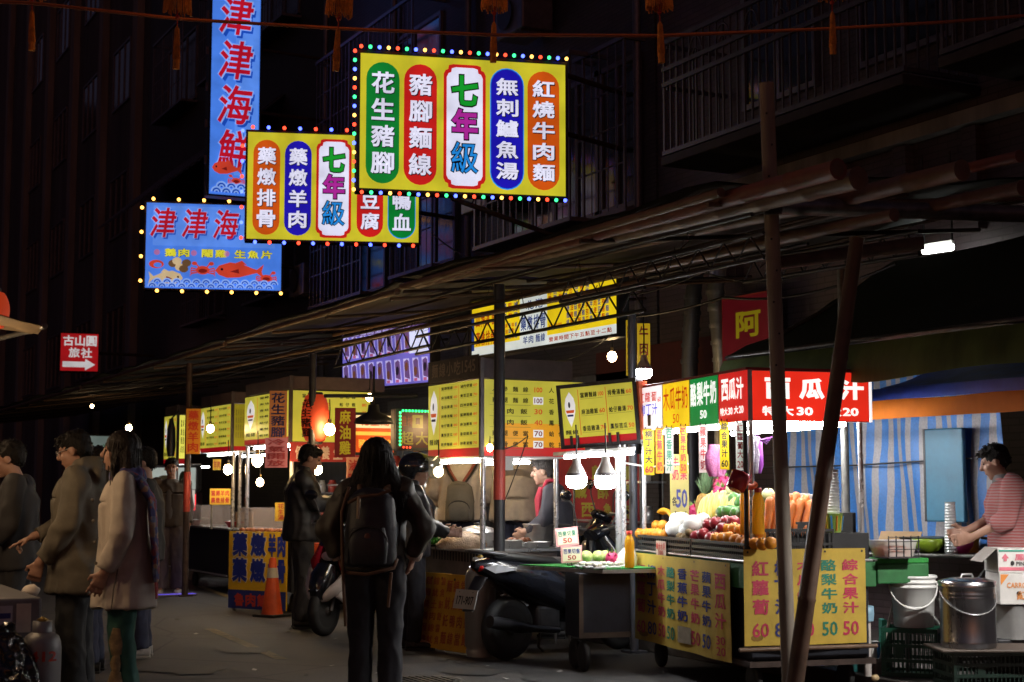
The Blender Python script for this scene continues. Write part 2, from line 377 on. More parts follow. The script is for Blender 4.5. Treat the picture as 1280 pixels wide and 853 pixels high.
def balcony(b, yA, yB, z, dep=.85, hh=1.15, x=FX):
    mb = MB(); mb.obox((x-dep, yA, z-.09), (dep-.004, 0, 0), (0, yB-yA, 0), (0, 0, .09), SLAB, .01); bl = part(mb, 'balcony', b)
    g = MB(); X = x-dep+.03
    for k in (0, .62*hh, .76*hh, hh): g.obox((X-.015, yA, z+k+.02), (.04, 0, 0), (0, yB-yA, 0), (0, 0, .045), IRON)
    n = int((yB-yA)/.115)
    for i in range(n+1):
        yy = yA+(yB-yA-.03)*i/n; g.obox((X, yy, z+.066), (.018, 0, 0), (0, .03 if i in (0, n) else .018, 0), (0, 0, hh-.05), IRON)
        if i % 4 == 1 and i < n-2:
            c = V((X-.004, yy+.115, z+hh*.88)); g.tube([c+V((0, .1*math.cos(a), .13*math.sin(a)-.02)) for a in [PI*j/8 for j in range(9)]], .009, IRON, 5)
            g.tube([c+V((0, .03, -.12)), c+V((0, .05, -.04)), c+V((0, 0, 0)), c+V((0, -.05, -.04)), c+V((0, -.03, -.12))], .008, IRON, 5)
    for yy in (yA, yB-.03):
        for k in (.02, .62*hh, hh): g.obox((X+.04, yy, z+k), (dep-.1, 0, 0), (0, .03, 0), (0, 0, .04), IRON)
        for j in range(1, 7): g.obox((X+.04+j*(dep-.1)/7, yy+.005, z+.06), (.016, 0, 0), (0, .018, 0), (0, 0, hh-.05), IRON)
    part(g, 'railing', bl); return bl
near = building('dark mauve-tiled building behind the juice stall, with iron-railed balconies', 3, 14.3, 16, T_NEAR)
p1, p2 = onX(826, 197, FX-.85), onX(1128, 92, FX-.85); zb = (p1.z+p2.z)/2
balcony(near, p2.y, p1.y, zb)
p3 = onX(1172, 72, FX-.85); balcony(near, p3.y-2.6, p3.y, p3.z)
for (a, c) in ((p2.y+.25, p2.y+1.5), (p2.y+2.1, p1.y-.3), (p3.y-2.2, p3.y-.4)): window(near, a, c, zb+.5, zb+2.1)
mb = MB()
for i in range(8): yy = 7.6+i*.85; mb.obox((FX-.1, yy, 3.5), (.098, 0, 0), (0, .16, 0), (0, 0, zb-.35-3.5), T_NEAR)
mb.obox((FX-.14, 4, zb-.33), (.135, 0, 0), (0, 10.2, 0), (0, 0, .12), CONC); part(mb, 'pilaster_band', near)
mid = building('grey-tiled building behind the lit yellow signs, with caged projecting windows', 14.35, 25.2, 18, T_MID)
q1, q2 = onX(590, 314, FX-.55), onX(712, 283, FX-.55)
window(mid, q2.y+.1, q1.y-.1, q1.z+.12, q1.z+1.9, cols=4, cage=.55)
q3 = onX(716, 282, FX-.3); window(mid, q3.y-1.1, q3.y-.1, q1.z+.12, q1.z+1.9, cols=2, cage=.3)
q5, q6 = onX(394, 82, FX-.55), onX(515, 5, FX-.55)
window(mid, q6.y+.1, q5.y-.1, q5.z-2.0, q5.z-.1, cols=4, cage=.55)
window(mid, 16.2, 18.2, 8.2, 9.9, cols=3, cage=.45); window(mid, 19.6, 21, 4.6, 6.4, cols=2, cage=.45); window(mid, 22.2, 24.4, 4.5, 6.2, cols=3, cage=.5)
mb = MB()
for yy in (14.6, 19.1, 21.8, 24.9):
    mb = MB(); mb.tube([(FX-.08, yy, 3), (FX-.08, yy, 12)], .05, IRON2, 8); part(mb, 'drainpipe', mid)
mb = MB()
for (px, py) in ((385, 352), (610, 240), (655, 20)):
    mb = MB(); c = onX(px, py, FX-.3); mb.box(c, (.45, .75, .55), IRON2, .02); mb.lathe(c+V((-.23, .08, 0)), [(.2, 0), (.2, -.02)], DARKM, 16, axis=(1, 0, 0)); mb.obox(c+V((-.2, -.3, -.3)), (.49, 0, 0), (0, .04, 0), (0, 0, .04), IRON2); part(mb, 'air_conditioner', mid)
far = building('dark brown building with a sloping metal awning, beyond the blue seafood signs', 25.25, 38, 20, T_FAR)
mb = MB(); a0, a1 = onX(122, 268, FX-1.5), onX(258, 222, FX-1.5); ya, yb = a1.y, a0.y; z0 = (a0.z+a1.z)/2
nseg = 44
for i in range(nseg):
    y = ya+(yb-ya)*i/nseg; s = (yb-ya)/nseg; dz = .035*(i % 2)
    mb.obox((FX-1.5, y, z0+dz), (1.5, 0, 1.35), (0, s, 0), (0, 0, .03), IRON)
part(mb, 'awning', far)
for (a, c, d, e) in ((26.5, 28.5, 5, 6.6), (31, 33, 5, 6.6), (26.5, 29, 10.2, 11.9), (33.5, 36, 10.2, 11.9), (30.5, 32, 10.2, 11.9)): window(far, a, c, d, e, cols=3, cage=.4)
last = building('tall dark rendered building at the far end of the street', 38.05, 66, 26, T_LAST)
for k in range(4):
    for yy in (40, 44, 48.5, 53): window(last, yy, yy+2, 4.5+k*3.6, 6.2+k*3.6, cols=3)
mb = MB()
for k in range(7): mb.obox((FX-.2, 38.6+k*4.1, .2), (.19, 0, 0), (0, .5, 0), (0, 0, 25), CONC)
part(mb, 'pilaster_band', last)
# buildings of the opposite side of the street, outside the frame on the left, close the night in
opp = thing('apartment_building', 'dark apartment block closing the far end of the street', 'building', (-10, 92, 0))
mb = MB(); mb.obox((-30, 90, 0), (48, 0, 0), (0, 6, 0), (0, 0, 24), T_LAST); part(mb, 'wall', opp)

# shop fronts under the canopy: roller shutters, duct pipes, posters
SHUT = mat('roller_shutter_steel', (.16, .17, .2), .45, .6, var=.4, streak=True); DUCT = mat('galvanised_duct', (.5, .5, .5), .38, .8, var=.35)
def shutter(y0, y1, label):
    mb = MB(); n = 26
    for i in range(n): z = .1+i*.1; mb.obox((FX-.06, y0, z), (.03 if i % 2 else .042, 0, 0), (0, y1-y0, 0), (0, 0, .098), SHUT)
    single(mb, 'roller_shutter', label, 'shutter', 'closed shop shutters behind the stalls')
shutter(14.7, 17.9, 'grey steel roller shutter behind the noodle stall'); shutter(18.4, 22, 'grey steel roller shutter behind the peanut pork stall'); shutter(22.6, 26, 'grey steel roller shutter behind the far mutton stall')
for i, (pa, pb) in enumerate([((866, 372), (862, 452)), ((894, 366), (902, 450))]):
    a, b = onX(*pa, FX-.25), onX(*pb, FX-.25); mb = MB(); r = .085
    mb.tube([a+V((.2, 0, .35)), a+V((.05, 0, .3)), a, b, V((b.x, b.y, .12))], r, DUCT if i else SHUT, 12)
    for k in range(5): mb.lathe(a.lerp(b, k/4), [(r+.012, -.02), (r+.012, .02)], DUCT if i else SHUT, 12)
    single(mb, 'duct_pipe', ['dull grey duct pipe left of the red shop sign', 'bright galvanised duct pipe beside the red shop sign'][i], 'pipe', 'duct pipes on the shop wall')
# ------------------------------------------------------------------ canopy over the stalls
BAM = mat('bamboo_weathered', (.17, .1, .06), .55, var=.45, scale=5); BAM2 = mat('bamboo_red_wash', (.2, .06, .04), .55, var=.45, scale=5)
BAMR = mat('bamboo_node_ring', (.16, .085, .05), .6, var=.4); RUST = mat('rusty_steel', (.09, .06, .05), .7, .4, var=.6, scale=10); PIPE = mat('grey_steel_pipe', (.22, .22, .21), .45, .7, var=.5, scale=9)
TARP = mat('brown_canvas_roof', (.04, .03, .025), .8, var=.6, scale=2.5, bump=.3, bscale=6); CABLE = mat('black_cable', (.015, .015, .017), .5)
def bamboo(mb, a, b, r, m=BAM, r2=None, node=.42):
    a, b = V(a), V(b); L = (b-a).length; n = max(2, int(L/node)); pts = []; rs = []; r2 = r2 or r
    for i in range(n+1):
        t = i/n; q = a.lerp(b, t)+V((noise.noise(a*3+V((t*4, 0, 0))), 0, noise.noise(a*3+V((0, t*4, 9)))))*.012*min(1, L/6); rr = r+(r2-r)*t
        e = .016/L
        for k, g in ((-e, 1), (0, 1.09), (e, 1)):
            if 0 <= t+k <= 1: pts.append(q+(b-a)*k); rs.append(rr*g)
    mb.tube(pts, rs, m, 12)
    d = (b-a).normalized()
    for e, s in ((a, -1), (b, 1)):
        rr = r if s < 0 else r2; mb.lathe(e+d*s*.001, [(rr*.78, 0), (rr*.74, .001*s), (0, .001*s)], BAMR, 12, axis=d, closed=False)
# long poles carrying the roof, near ends sawn off towards the camera
for i, (px, py, X, r, m, L, lab) in enumerate([
    (1047, 211, 5.32, .056, BAM2, 5.5, 'reddish bamboo roof pole with a sawn end, upper left of a crossing pair'), (1072, 222, 5.5, .064, BAM, 6, 'thick tan bamboo roof pole whose round sawn end shows over the grey cross pipe'),
    (1204, 214, 6.15, .058, BAM, 5, 'tan bamboo roof pole farthest to the right, its sawn end over the dark green canopy'), (1118, 270, 5.9, .036, BAM, 9, 'slim bamboo roof pole running just under the grey cross pipe'),
    (1275, 196, 6.6, .035, BAM2, 5, 'thin reddish bamboo roof pole near the right edge, above the others'), (1279, 236, 6.75, .045, BAM, 5, 'pale bamboo roof pole lying behind the thick sawn one at the right edge')]):
    a = onX(px, py, X); mb = MB(); bamboo(mb, a, a+V((0, L, .12 if i else .05)), r, m, r*.6); single(mb, 'bamboo_pole', lab, 'bamboo pole', 'bamboo poles carrying the roof', base=a)
def roof(y0, y1, label, x0=5.2, x1=8.9, z0=3.08, z1=3.5):
    mb = MB(); nx, ny = 10, max(6, int((y1-y0)*3)); vs = []
    for j in range(ny+1):
        for i in range(nx+1):
            x = x0+(x1-x0)*i/nx; y = y0+(y1-y0)*j/ny
            sag = -.05*math.sin(PI*((i*3/nx) % 1))+.06*noise.noise(V((x*1.3, y*1.1, 0))); edge = .03*noise.noise(V((0, y*2.3, 4))) if i == 0 else 0
            vs.append(V((x+edge, y, z0+(z1-z0)*i/nx+sag+.08)))
    k = nx+1; fs = [(j*k+i, j*k+i+1, (j+1)*k+i+1, (j+1)*k+i) for j in range(ny) for i in range(nx)]
    mb.add(vs, fs, TARP, True); mb.add([q+V((0, 0, .012)) for q in vs], [tuple(reversed(f)) for f in fs], TARP, True)
    t = thing('canopy_roof', label, 'canopy', (x0, y0, z0)); part(mb, 'canvas', t)
    g = MB(); bamboo(g, (x0+.03, y0, z0+.03), (x0+.03, y1, z0+.03), .028, BAM); part(g, 'edge_pole', t)
    g = MB()
    for i in range(1, 5):
        x = x0+(x1-x0)*i/5; g.tube([(x, y0, z0+(z1-z0)*i/5-.02), (x, y1, z0+(z1-z0)*i/5-.02)], .014, RUST, 6)
    part(g, 'purlin', t)
    g = MB(); ny = int((y1-y0)/1.5)
    for i in range(ny+1):
        y = y0+.1+(y1-y0-.2)*i/max(1, ny); g.tube([(x0, y, z0-.03), (x1, y, z1-.08)], .018, RUST if i % 2 else BAM, 6)
    part(g, 'cross_beam', t)
    return t
roof(7.4, 12.2, 'brown canvas canopy over the juice stall and the noodle stall'); roof(12.3, 17.4, 'brown canvas canopy over the noodle stall menu, hung in folds', z0=3.05)
roof(17.5, 25.5, 'brown canvas canopy over the red lantern stall and the mutton stall', z0=3.02); roof(25.6, 44, 'dark canvas canopy over the farthest stalls on the left', z0=2.98)
def truss(a, b, h, label, dz=.22, r=.016):
    mb = MB(); a, b = V(a), V(b); L = (b-a).length; n = int(L/dz); up = V((0, 0, h))
    for o in (V((0, 0, 0)), up): mb.tube([a+o, b+o], r, DARKM, 6)
    for i in range(n): p, q = a.lerp(b, i/n), a.lerp(b, (i+1)/n); m_ = p.lerp(q, .5)+up; mb.tube([p, m_], r*.5, DARKM, 5); mb.tube([m_, q], r*.5, DARKM, 5)
    single(mb, 'roof_truss', label, 'truss', 'lattice trusses under the canopy', base=a)
t1, t2 = onX(520, 443, 6.0), onX(806, 388, 6.0); truss(V((6, t2.y, t2.z-.0)), V((6, t1.y, t1.z)), .17, 'dark lattice truss crossing in front of the yellow hanging menu board', .34)
t1, t2 = onX(418, 459, 6.0), onX(536, 432, 6.0); truss(t2, t1, .2, 'dark lattice truss crossing in front of the violet picture menu board', .4)
t1, t2 = onX(700, 378, 5.45), onX(955, 322, 5.45); truss(t2, t1, .15, 'rusty lattice truss under the sawn bamboo ends', .26, .012)
t1, t2 = onX(930, 353, 7.6), onX(1150, 318, 7.6); truss(t2, t1, .17, 'thin lattice truss beside the white tube light', .25)
mb = MB(); a, b = onX(230, 470, 5.6), onX(806, 352, 5.6); bamboo(mb, b, a, .022, BAM); single(mb, 'bamboo_pole', 'long thin bamboo pole sloping over both lattice trusses', 'bamboo pole', 'bamboo poles carrying the roof', base=b)
for i, (p0, p1, X, r, lab) in enumerate([((540, 372), (940, 268), 5.35, .014, 'thin dark pole just under the canopy edge, above the rest'), ((430, 420), (955, 292), 5.6, .012, 'thin dark pole passing above the yellow hanging board'), ((300, 452), (900, 318), 5.9, .013, 'thin dark pole crossing the top of the yellow hanging board'), ((660, 352), (1050, 268), 6.4, .016, 'thin dark pole leading to the grey cross pipe'), ((720, 368), (1010, 305), 7.0, .013, 'thin dark pole above the red shop sign'), ((250, 478), (560, 392), 6.6, .012, 'thin dark pole above the violet picture board')]):
    a, b = onX(*p1, X), onX(*p0, X); mb = MB(); n_ = 6; mb.tube([a.lerp(b, k/n_)-V((0, 0, .03*math.sin(PI*k/n_)*(1 if i % 2 else -.4))) for k in range(n_+1)], r, RUST if i % 2 else DARKM, 7); single(mb, 'thin_pole', lab, 'pole', 'thin poles under the canopy', base=a)
    for k in range(3):                               # wire loops tied round the pole
        c = a.lerp(b, .15+.3*k); mb = MB(); mb.tube([c+V((0, 0, r*1.3)), c+V((.03, .02, -.06-.03*k)), c+V((-.02, .05, -.11)), c+V((-.01, 0, -.03))], .004, CABLE, 4); single(mb, 'wire_tie', 'twist of black wire hanging off a thin canopy pole', 'wire', 'wire ties on the canopy poles', base=c)
# cross pipes at the near end
a, b = P(962, 257, 9.35), P(1290, 268, 9.9); mb = MB(); mb.tube([a, b], .055, PIPE, 14, cap=False); mb.tube([a, b], .048, DARKM, 14, cap=False)
mb.lathe(a+(b-a).normalized()*.05, [(.05, 0), (0, 0)], CABLE, 12, axis=(b-a), closed=False); single(mb, 'cross_pipe', 'thick grey pipe tied across the tall steel upright', 'pipe', base=a)
a, b = P(966, 330, 9.4), P(1155, 304, 9.2); mb = MB(); mb.tube([a, b], .042, RUST, 14, cap=False); mb.tube([a, b], .036, DARKM, 14, cap=False)
mb.lathe(a+(b-a).normalized()*.05, [(.04, 0), (0, 0)], CABLE, 12, axis=(b-a), closed=False); single(mb, 'cross_pipe', 'rusty open-ended pipe below the thick grey one', 'pipe', base=a)
# uprights
def upright(px, d, ytop, r, m, label, ground=True, name='steel_post', red=None):
    g = gnd(px, d); top = P(px, ytop, d); z = top.z; t = thing(name, label, 'post', g); mb = MB()
    mb.tube([g, V((g.x, g.y, z))], r, m, 12); mb.box(g+V((0, 0, .01)), (.16, .16, .02), m); part(mb, 'pole', t)
    if red:
        rb = MB(); rb.lathe(V((g.x, g.y, P(px, red[1], d).z)), [(r+.004, 0), (r+.004, P(px, red[0], d).z-P(px, red[1], d).z)], mat('red_post_band', (.5, .06, .04), .5, var=.4), 14); part(rb, 'painted_band', t)
    return t
upright(624, 12.5, 350, .047, DARKM, 'black steel post with a red painted band, in front of the yellow noodle menu', red=(562, 625))
upright(387, 15.6, 440, .038, DARKM, 'dark steel post standing in front of the red paper lantern'); upright(231, 19.2, 452, .04, RUST, 'dark post with a reddish lower part at the edge of the mutton stall', red=(590, 640))
upright(793, 12.6, 385, .035, SHUT, 'blue-grey post between the yellow vertical strips above the juice stall'); upright(1062, 10.9, 330, .03, PIPE, 'thin grey post behind the leaning bamboo pole')
# tall punched upright and the leaning bamboo prop in the foreground
t = thing('steel_post', 'tall weathered grey upright with bolt holes, in front of the juice stall', 'post', gnd(988, 9.25))
a = P(958, 104, 9.32); b = WLOC[t]; mb = MB(); d = (a-b); WOODG = mat('weathered_grey_timber', (.3, .25, .2), .7, var=.5, scale=7, streak=True)
mb.tube([b, b+d*.3, b+d*.6, a], .045, WOODG, 14)
mb.lathe(P(966, 258, 9.27), [(.052, -.05), (.058, -.03), (.058, .03), (.052, .05)], RUST, 14, axis=d); part(mb, 'pole', t)
mb = MB()
for i in range(9):
    q = b.lerp(a, .55+.05*i); mb.ball(q-FWD*.045+RGT*(.012 if i % 2 else -.014), .007, CABLE, 8, 5)
part(mb, 'bolt', t)
mb = MB(); a, b = gnd(987, 8.85), P(1071, 298, 9.05); b = a+(P(985, 853, 8.85)-P(985, 853, 8.85))+(b-a)
bamboo(mb, a, b, .054, mat('bamboo_prop_brown', (.11, .06, .038), .5, var=.55, scale=4), .042, .6); single(mb, 'bamboo_prop', 'thick brown bamboo prop leaning in front of the red juice stall sign', 'bamboo pole', base=a)
# cables
def cable(pts, label, r=.008, sag=.15):
    mb = MB(); out = []
    for i in range(len(pts)-1):
        for k in range(10): t = k/10; out.append(pts[i].lerp(pts[i+1], t)-V((0, 0, sag*4*t*(1-t))))
    out.append(pts[-1]); mb.tube(out, r, CABLE, 5); single(mb, 'overhead_cable', label, 'cable', 'cables under the canopy', base=pts[0])
cable([onX(690, 362, 7.8), onX(880, 340, 7.8), onX(1060, 318, 7.8)], 'sagging black cable above the red shop sign'); cable([onX(700, 392, 7.6), onX(905, 372, 7.6), onX(1120, 330, 7.6)], 'sagging black cable running in front of the red shop sign', .012, .1)
cable([onX(640, 372, 7), onX(693, 452, 7), onX(765, 418, 7)], 'thin black cable hanging in front of the yellow menu board', .006, .05); cable([onX(540, 292, 7.7), onX(720, 330, 7.7), onX(900, 262, 7.7)], 'black cable slung below the caged windows', .01, .25)
cable([P(628, 562, 13.0), P(660, 545, 13.1), P(630, 628, 12.9)], 'black cord looped beside the red-banded post', .005, .02)

# ------------------------------------------------------------------ light boxes
CASE = mat('sign_casing', (.04, .04, .045), .5, .4, var=.4); CASE_R = mat('red_sign_casing', (.35, .03, .03), .5, var=.3)
E = {}
def em(key, col, s=1.0): 
    if key not in E: E[key] = emit('lit_'+key, col, s)
    return E[key]
YEL = em('yellow', '#d6cc2e', .9); WHT = em('white', '#e8e8ff', 1.05); GRN = em('green', '#078a35', .8); RED = em('red', '#d8211f', .85); BLU = em('deep_blue', '#1b16b8', .9); ORG = em('orange', '#dd5a12', .85)
LGRN = em('leaf_green', '#0fa02c', .9); MAG = em('magenta', '#b52aa0', .9); SKY = em('azure', '#1f8ee6', 1); NAVY = em('navy_print', '#0d1030', .3); BLK = mat('black_print', (.012, .012, .014), .5)
BULBM = {k: emit('led_'+k, c, s, 0, False) for k, c, s in (('red', (1, .05, .02), 4), ('green', (.04, 1, .25), 3), ('blue', (.06, .1, 1), 6), ('amber', (1, .45, .08), 4.5), ('warm', (1, .42, .07), 6), ('white', (1, .95, .85), 6))}
def bulb_run(t, pan, pts, seq, r=.026):
    """marquee bulbs of one sign: one mesh per colour, copied for each bulb"""
    src = {}
    for i, (x, y) in enumerate(pts):
        c = seq[i % len(seq)]; q = pan.at(x, y, .05)
        if c not in src:
            mb = MB(); mb.lathe((0, 0, 0), [(r*.55, -.03), (r*.6, 0)], CASE, 8, axis=pan.n); mb.ball(pan.n*r*.7, r, BULBM[c], 8, 6)
            o = part(mb, 'bulb', t, local=True); src[c] = o
        else: o = src[c].copy(); COL.objects.link(o); o.parent = t
        o.location = q-WLOC[t]
def lightbox(name, label, cat, pan, W, H, dep, draw, casem=None, rim=.03, group=None):
    t = thing(name, label, cat, pan.at(W/2, 0), group); casem = casem or CASE
    mb = MB(); pan.slab(mb, -rim, -rim, W+rim, H+rim, -dep, -.004, casem, .012)
    for (a, b, c, d) in ((-rim, -rim, W+rim, 0), (-rim, H, W+rim, H+rim), (-rim, 0, 0, H), (W, 0, W+rim, H)): pan.slab(mb, a, b, c, d, -.003, .012, casem)
    part(mb, 'casing', t); mb = MB(); draw(mb, pan, W, H); part(mb, 'panel', t); return t
def badge(mb, p, cx, cy, w, h, z):
    """white plaque with red scalloped border"""
    for k, m, s in ((0, RED, 1), (.03*w, WHT, 2)):
        W2, H2 = w/2-k*2.4, h/2-k*2.4; c = .24*w; pts = []
        for sx, sy in ((1, 1), (-1, 1), (-1, -1), (1, -1)):
            q = [(W2, H2-c), (W2-c*.18, H2-c*.62), (W2-c*.45, H2-c*.5), (W2-c*.5, H2-c*.12), (W2-c*.9, H2)]
            q = [(cx+sx*x, cy+sy*y) for x, y in q]; pts += q if sx*sy > 0 else q[::-1]
        p.poly(mb, pts, m, z+.002*s)
    for i, (c, m) in enumerate(zip('七年級', (LGRN, MAG, SKY))):
        y = cy+h*(.29-.27*i); b_ = .03 if c == '級' else .06; p.ch(mb, c, cx, y, w*.68, h*.268, BLK, z+.008, b_+.012); p.ch(mb, c, cx, y, w*.62, h*.245, m, z+.011, b_-.025)
def pillcol(mb, p, txt, cx, cy, w, h, m, edge=None, halo=NAVY):
    if edge: p.pill(mb, cx, cy, w*1.06, h*1.02, edge, .003)
    p.pill(mb, cx, cy, w, h, m, .006); n = len(txt)
    if halo: p.col(mb, txt, cx+w*.015, cy+h*.435, cy-h*.445, w*.72, halo, .009, .05, fill=.84)
    p.col(mb, txt, cx, cy+h*.44, cy-h*.44, w*.7, WHT, .012, .026, fill=.82)
# --- big one
pan, W = pan_px(449, 16.3, 707, 16.78, 1.35+374/1906*16.3); H = 173/1906*16.3
def d_big(mb, p, W, H):
    p.rect(mb, 0, 0, W, H, YEL, 0)
    for cx, t, m, e in ((.108, '花生豬腳', GRN, None), (.288, '豬腳麵線', RED, None), (.71, '無刺鱸魚湯', BLU, SKY), (.89, '紅燒牛肉麵', ORG, None)): pillcol(mb, p, t, W*cx, H*.49, W*.158, H*.9, m, e)
    badge(mb, p, W*.502, H*.49, W*.205, H*.93, .006)
big = lightbox('lightbox_sign', 'large yellow lightbox sign ringed with coloured bulbs, with five tall lozenges of writing', 'sign', pan, W, H, .22, d_big, group='lit signs hanging over the street')
e = .055; pts = [(W*i/23, H+e) for i in range(24)]+[(-e*1.2, H-(H+.03)*i/15) for i in range(16)]+[(W*(i+.2)/22.4, -e) for i in range(23)]
bulb_run(big, pan, pts, ['red', 'green', 'blue', 'amber'], .021)
q = pan.at(W*.75, 0, -.2)
mb = MB(); mb.tube([pan.at(W*.45, -.05, -.1), V((FX, q.y+.3, q.z-.55))], .03, RUST, 8); part(mb, 'bracket', big)
mb = MB(); mb.tube([pan.at(W, H*.5, -.1), V((FX, q.y+.2, pan.at(0, H*.5).z))], .03, RUST, 8); part(mb, 'bracket', big)
mb = MB(); mb.tube([pan.at(W, H*.95, -.1), V((FX, q.y+.2, pan.at(0, H*.95).z))], .03, RUST, 8); part(mb, 'bracket', big)
# --- second
pan, W = pan_px(308, 21, 523, 21.35, 1.35+311/1906*21); H = 136/1906*21
def d_sec(mb, p, W, H):
    p.rect(mb, 0, 0, W, H, YEL, 0)
    for cx, t, m, e in ((.11, '藥燉排骨', ORG, None), (.292, '藥燉羊肉', BLU, None), (.713, '麻辣豆腐', RED, None), (.9, '麻辣鴨血', GRN, SKY)): pillcol(mb, p, t, W*cx, H*.485, W*.155, H*.89, m, e)
    badge(mb, p, W*.5, H*.49, W*.205, H*.93, .006)
sec = lightbox('lightbox_sign', 'smaller yellow lightbox sign ringed with red and blue bulbs, partly behind the larger one', 'sign', pan, W, H, .22, d_sec, group='lit signs hanging over the street')
pts = [(W*(i+.3)/11, H+e) for i in range(11)]+[(-e*1.3, H-(H)*i/7) for i in range(8)]+[(W*(i+.6)/12, -e) for i in range(12)]
bulb_run(sec, pan, pts, ['red', 'blue'], .026)
mb = MB(); mb.tube([pan.at(W, H*.3, -.1), V((FX, pan.at(W, 0).y+.3, pan.at(0, H*.3).z))], .03, RUST, 8); part(mb, 'bracket', sec)
mb = MB(); mb.tube([pan.at(W, H*.9, -.1), V((FX, pan.at(W, 0).y+.3, pan.at(0, H*.9).z))], .03, RUST, 8); part(mb, 'bracket', sec)
# --- blue seafood signs
BLUE_L = em('sea_blue', '#4a83ee', .95); BLUE_P = em('pale_sea_blue', '#8fb6ff', .95); BLUE_D = em('shadow_blue', '#1b4fc4', .85); CRIM = em('crimson', '#c4122c', .9); FISHR = em('fish_red', '#d9442e', .85); FISHO = em('shell_cream', '#e2c79a', .8); LEMON = em('lemon', '#e4dc3a', .95); FISHD = em('fish_shade', '#8e1f1c', .7)
def brush(mb, p, t, xs, ys, s, vert=False, stretch=1.1):
    for i, c in enumerate(t):
        x, y = (xs, ys-i*s*1.34) if vert else (xs+i*s*1.28, ys)
        p.ch(mb, c, x+s*.06, y-s*.07, s, s*stretch, BLUE_D, .004, .06, slant=.16); p.ch(mb, c, x-s*.01, y, s*1.05, s*stretch*1.03, BLUE_P, .007, .06, slant=.16); p.ch(mb, c, x, y, s, s*stretch, CRIM, .01, .02, slant=.16)
def fish(mb, p, x, y, l, h, m, z, fl=1):
    pts = [(-.5, 0), (-.42, .3), (-.2, .5), (.05, .42), (.28, .16), (.36, .1), (.5, .42), (.46, 0), (.5, -.42), (.36, -.1), (.28, -.16), (0, -.38), (-.25, -.42), (-.42, -.25)]
    p.poly(mb, [(x+a*l*fl, y+b*h) for a, b in pts], m, z); p.ell(mb, x-.36*l*fl, y+.08*h, l*.03, h*.08, NAVY, z+.002, 8)
    p.poly(mb, [(x+a*l*fl, y+b*h) for a, b in ((-.1, .44), (.05, .62), (.15, .36))], m, z); p.poly(mb, [(x+a*l*fl, y+b*h) for a, b in ((-.2, -.05), (.0, -.15), (-.02, .12))], FISHD, z+.002)
def crab(mb, p, x, y, s, m, z):
    p.ell(mb, x, y, s*.5, s*.33, m, z, 14); p.ell(mb, x, y-.05*s, s*.33, s*.16, FISHD, z+.002, 12)
    for k in (-1, 1):
        for j in range(3):
            a = .2-.45*j; p.poly(mb, [(x+k*s*.4, y+s*(.1-.12*j)), (x+k*s*.85, y+s*(.22-.2*j)), (x+k*s*(.95), y-s*(.1+.2*j)), (x+k*s*.78, y+s*(.1-.2*j)), (x+k*s*.4, y+s*(.0-.12*j))][::k], m, z)
        p.ell(mb, x+k*s*.62, y+s*.5, s*.2, s*.15, m, z, 10); p.poly(mb, [(x+k*s*.35, y+s*.2), (x+k*s*.55, y+s*.45), (x+k*s*.45, y+s*.5), (x+k*s*.25, y+s*.25)][::k], m, z)
def waves(mb, p, W, y, z, n, r):
    for j in range(2):
        for i in range(n):
            cx = W*(i+.5*(j+.5))/n; cy = y-j*r*.9
            if cx > W-r or cx < r: continue
            for k, m in ((1, BLUE_P), (.72, BLUE_D), (.45, BLUE_P), (.22, BLUE_D)): p.poly(mb, [(cx+r*k*math.cos(PI*i2/8), max(.004, cy+r*k*math.sin(PI*i2/8))) for i2 in range(9)], m, z+(1-k)*.003+j*.004)
pan, W = pan_px(261, 25.4, 322, 25.75, 1.35+367/1906*25.4); H = 5.2
def d_v(mb, p, W, H):
    p.rect(mb, 0, 0, W, H, BLUE_L, 0); p.rect(mb, W*.5, .35, W*.98, H, em('mid_sea_blue', '#5c92f6', .95), .002)
    for i, c in enumerate('津津海鮮'):
        y = 59/1906*25.4+.0+(3-i)*.77; s = .56; x = W*.5
        p.ch(mb, c, x+.04, y-.05, s, s*1.22, BLUE_D, .004, .06, slant=.16); p.ch(mb, c, x, y, s*1.06, s*1.26, BLUE_P, .007, .06, slant=.16); p.ch(mb, c, x, y, s, s*1.2, CRIM, .01, .02, slant=.16)
    fish(mb, p, W*.36, .45, W*.62, .24, FISHR, .012); crab(mb, p, W*.55, .25, .16, FISHR, .014); waves(mb, p, W, .13, .014, 5, .1)
vs = lightbox('lightbox_sign', 'tall vertical blue lightbox sign with big red brush writing', 'sign', pan, W, H, .25, d_v, group='lit signs hanging over the street')
mb = MB()
for k in range(5): mb = MB(); mb.tube([pan.at(W, .4+k*1.1, -.12), V((FX, pan.at(W, 0).y+.2, pan.at(0, .4+k*1.1).z))], .03, RUST, 8); part(mb, 'bracket', vs)
mb = MB()
for k in range(8): pan.slab(mb, -.09, .5+k*.62, -.05, .64+k*.62, -.02, .02, IRON2)
part(mb, 'clip', vs)
pan, W = pan_px(181, 25.9, 351, 26.3, 1.35+250/1906*25.9); H = 108/1906*25.9
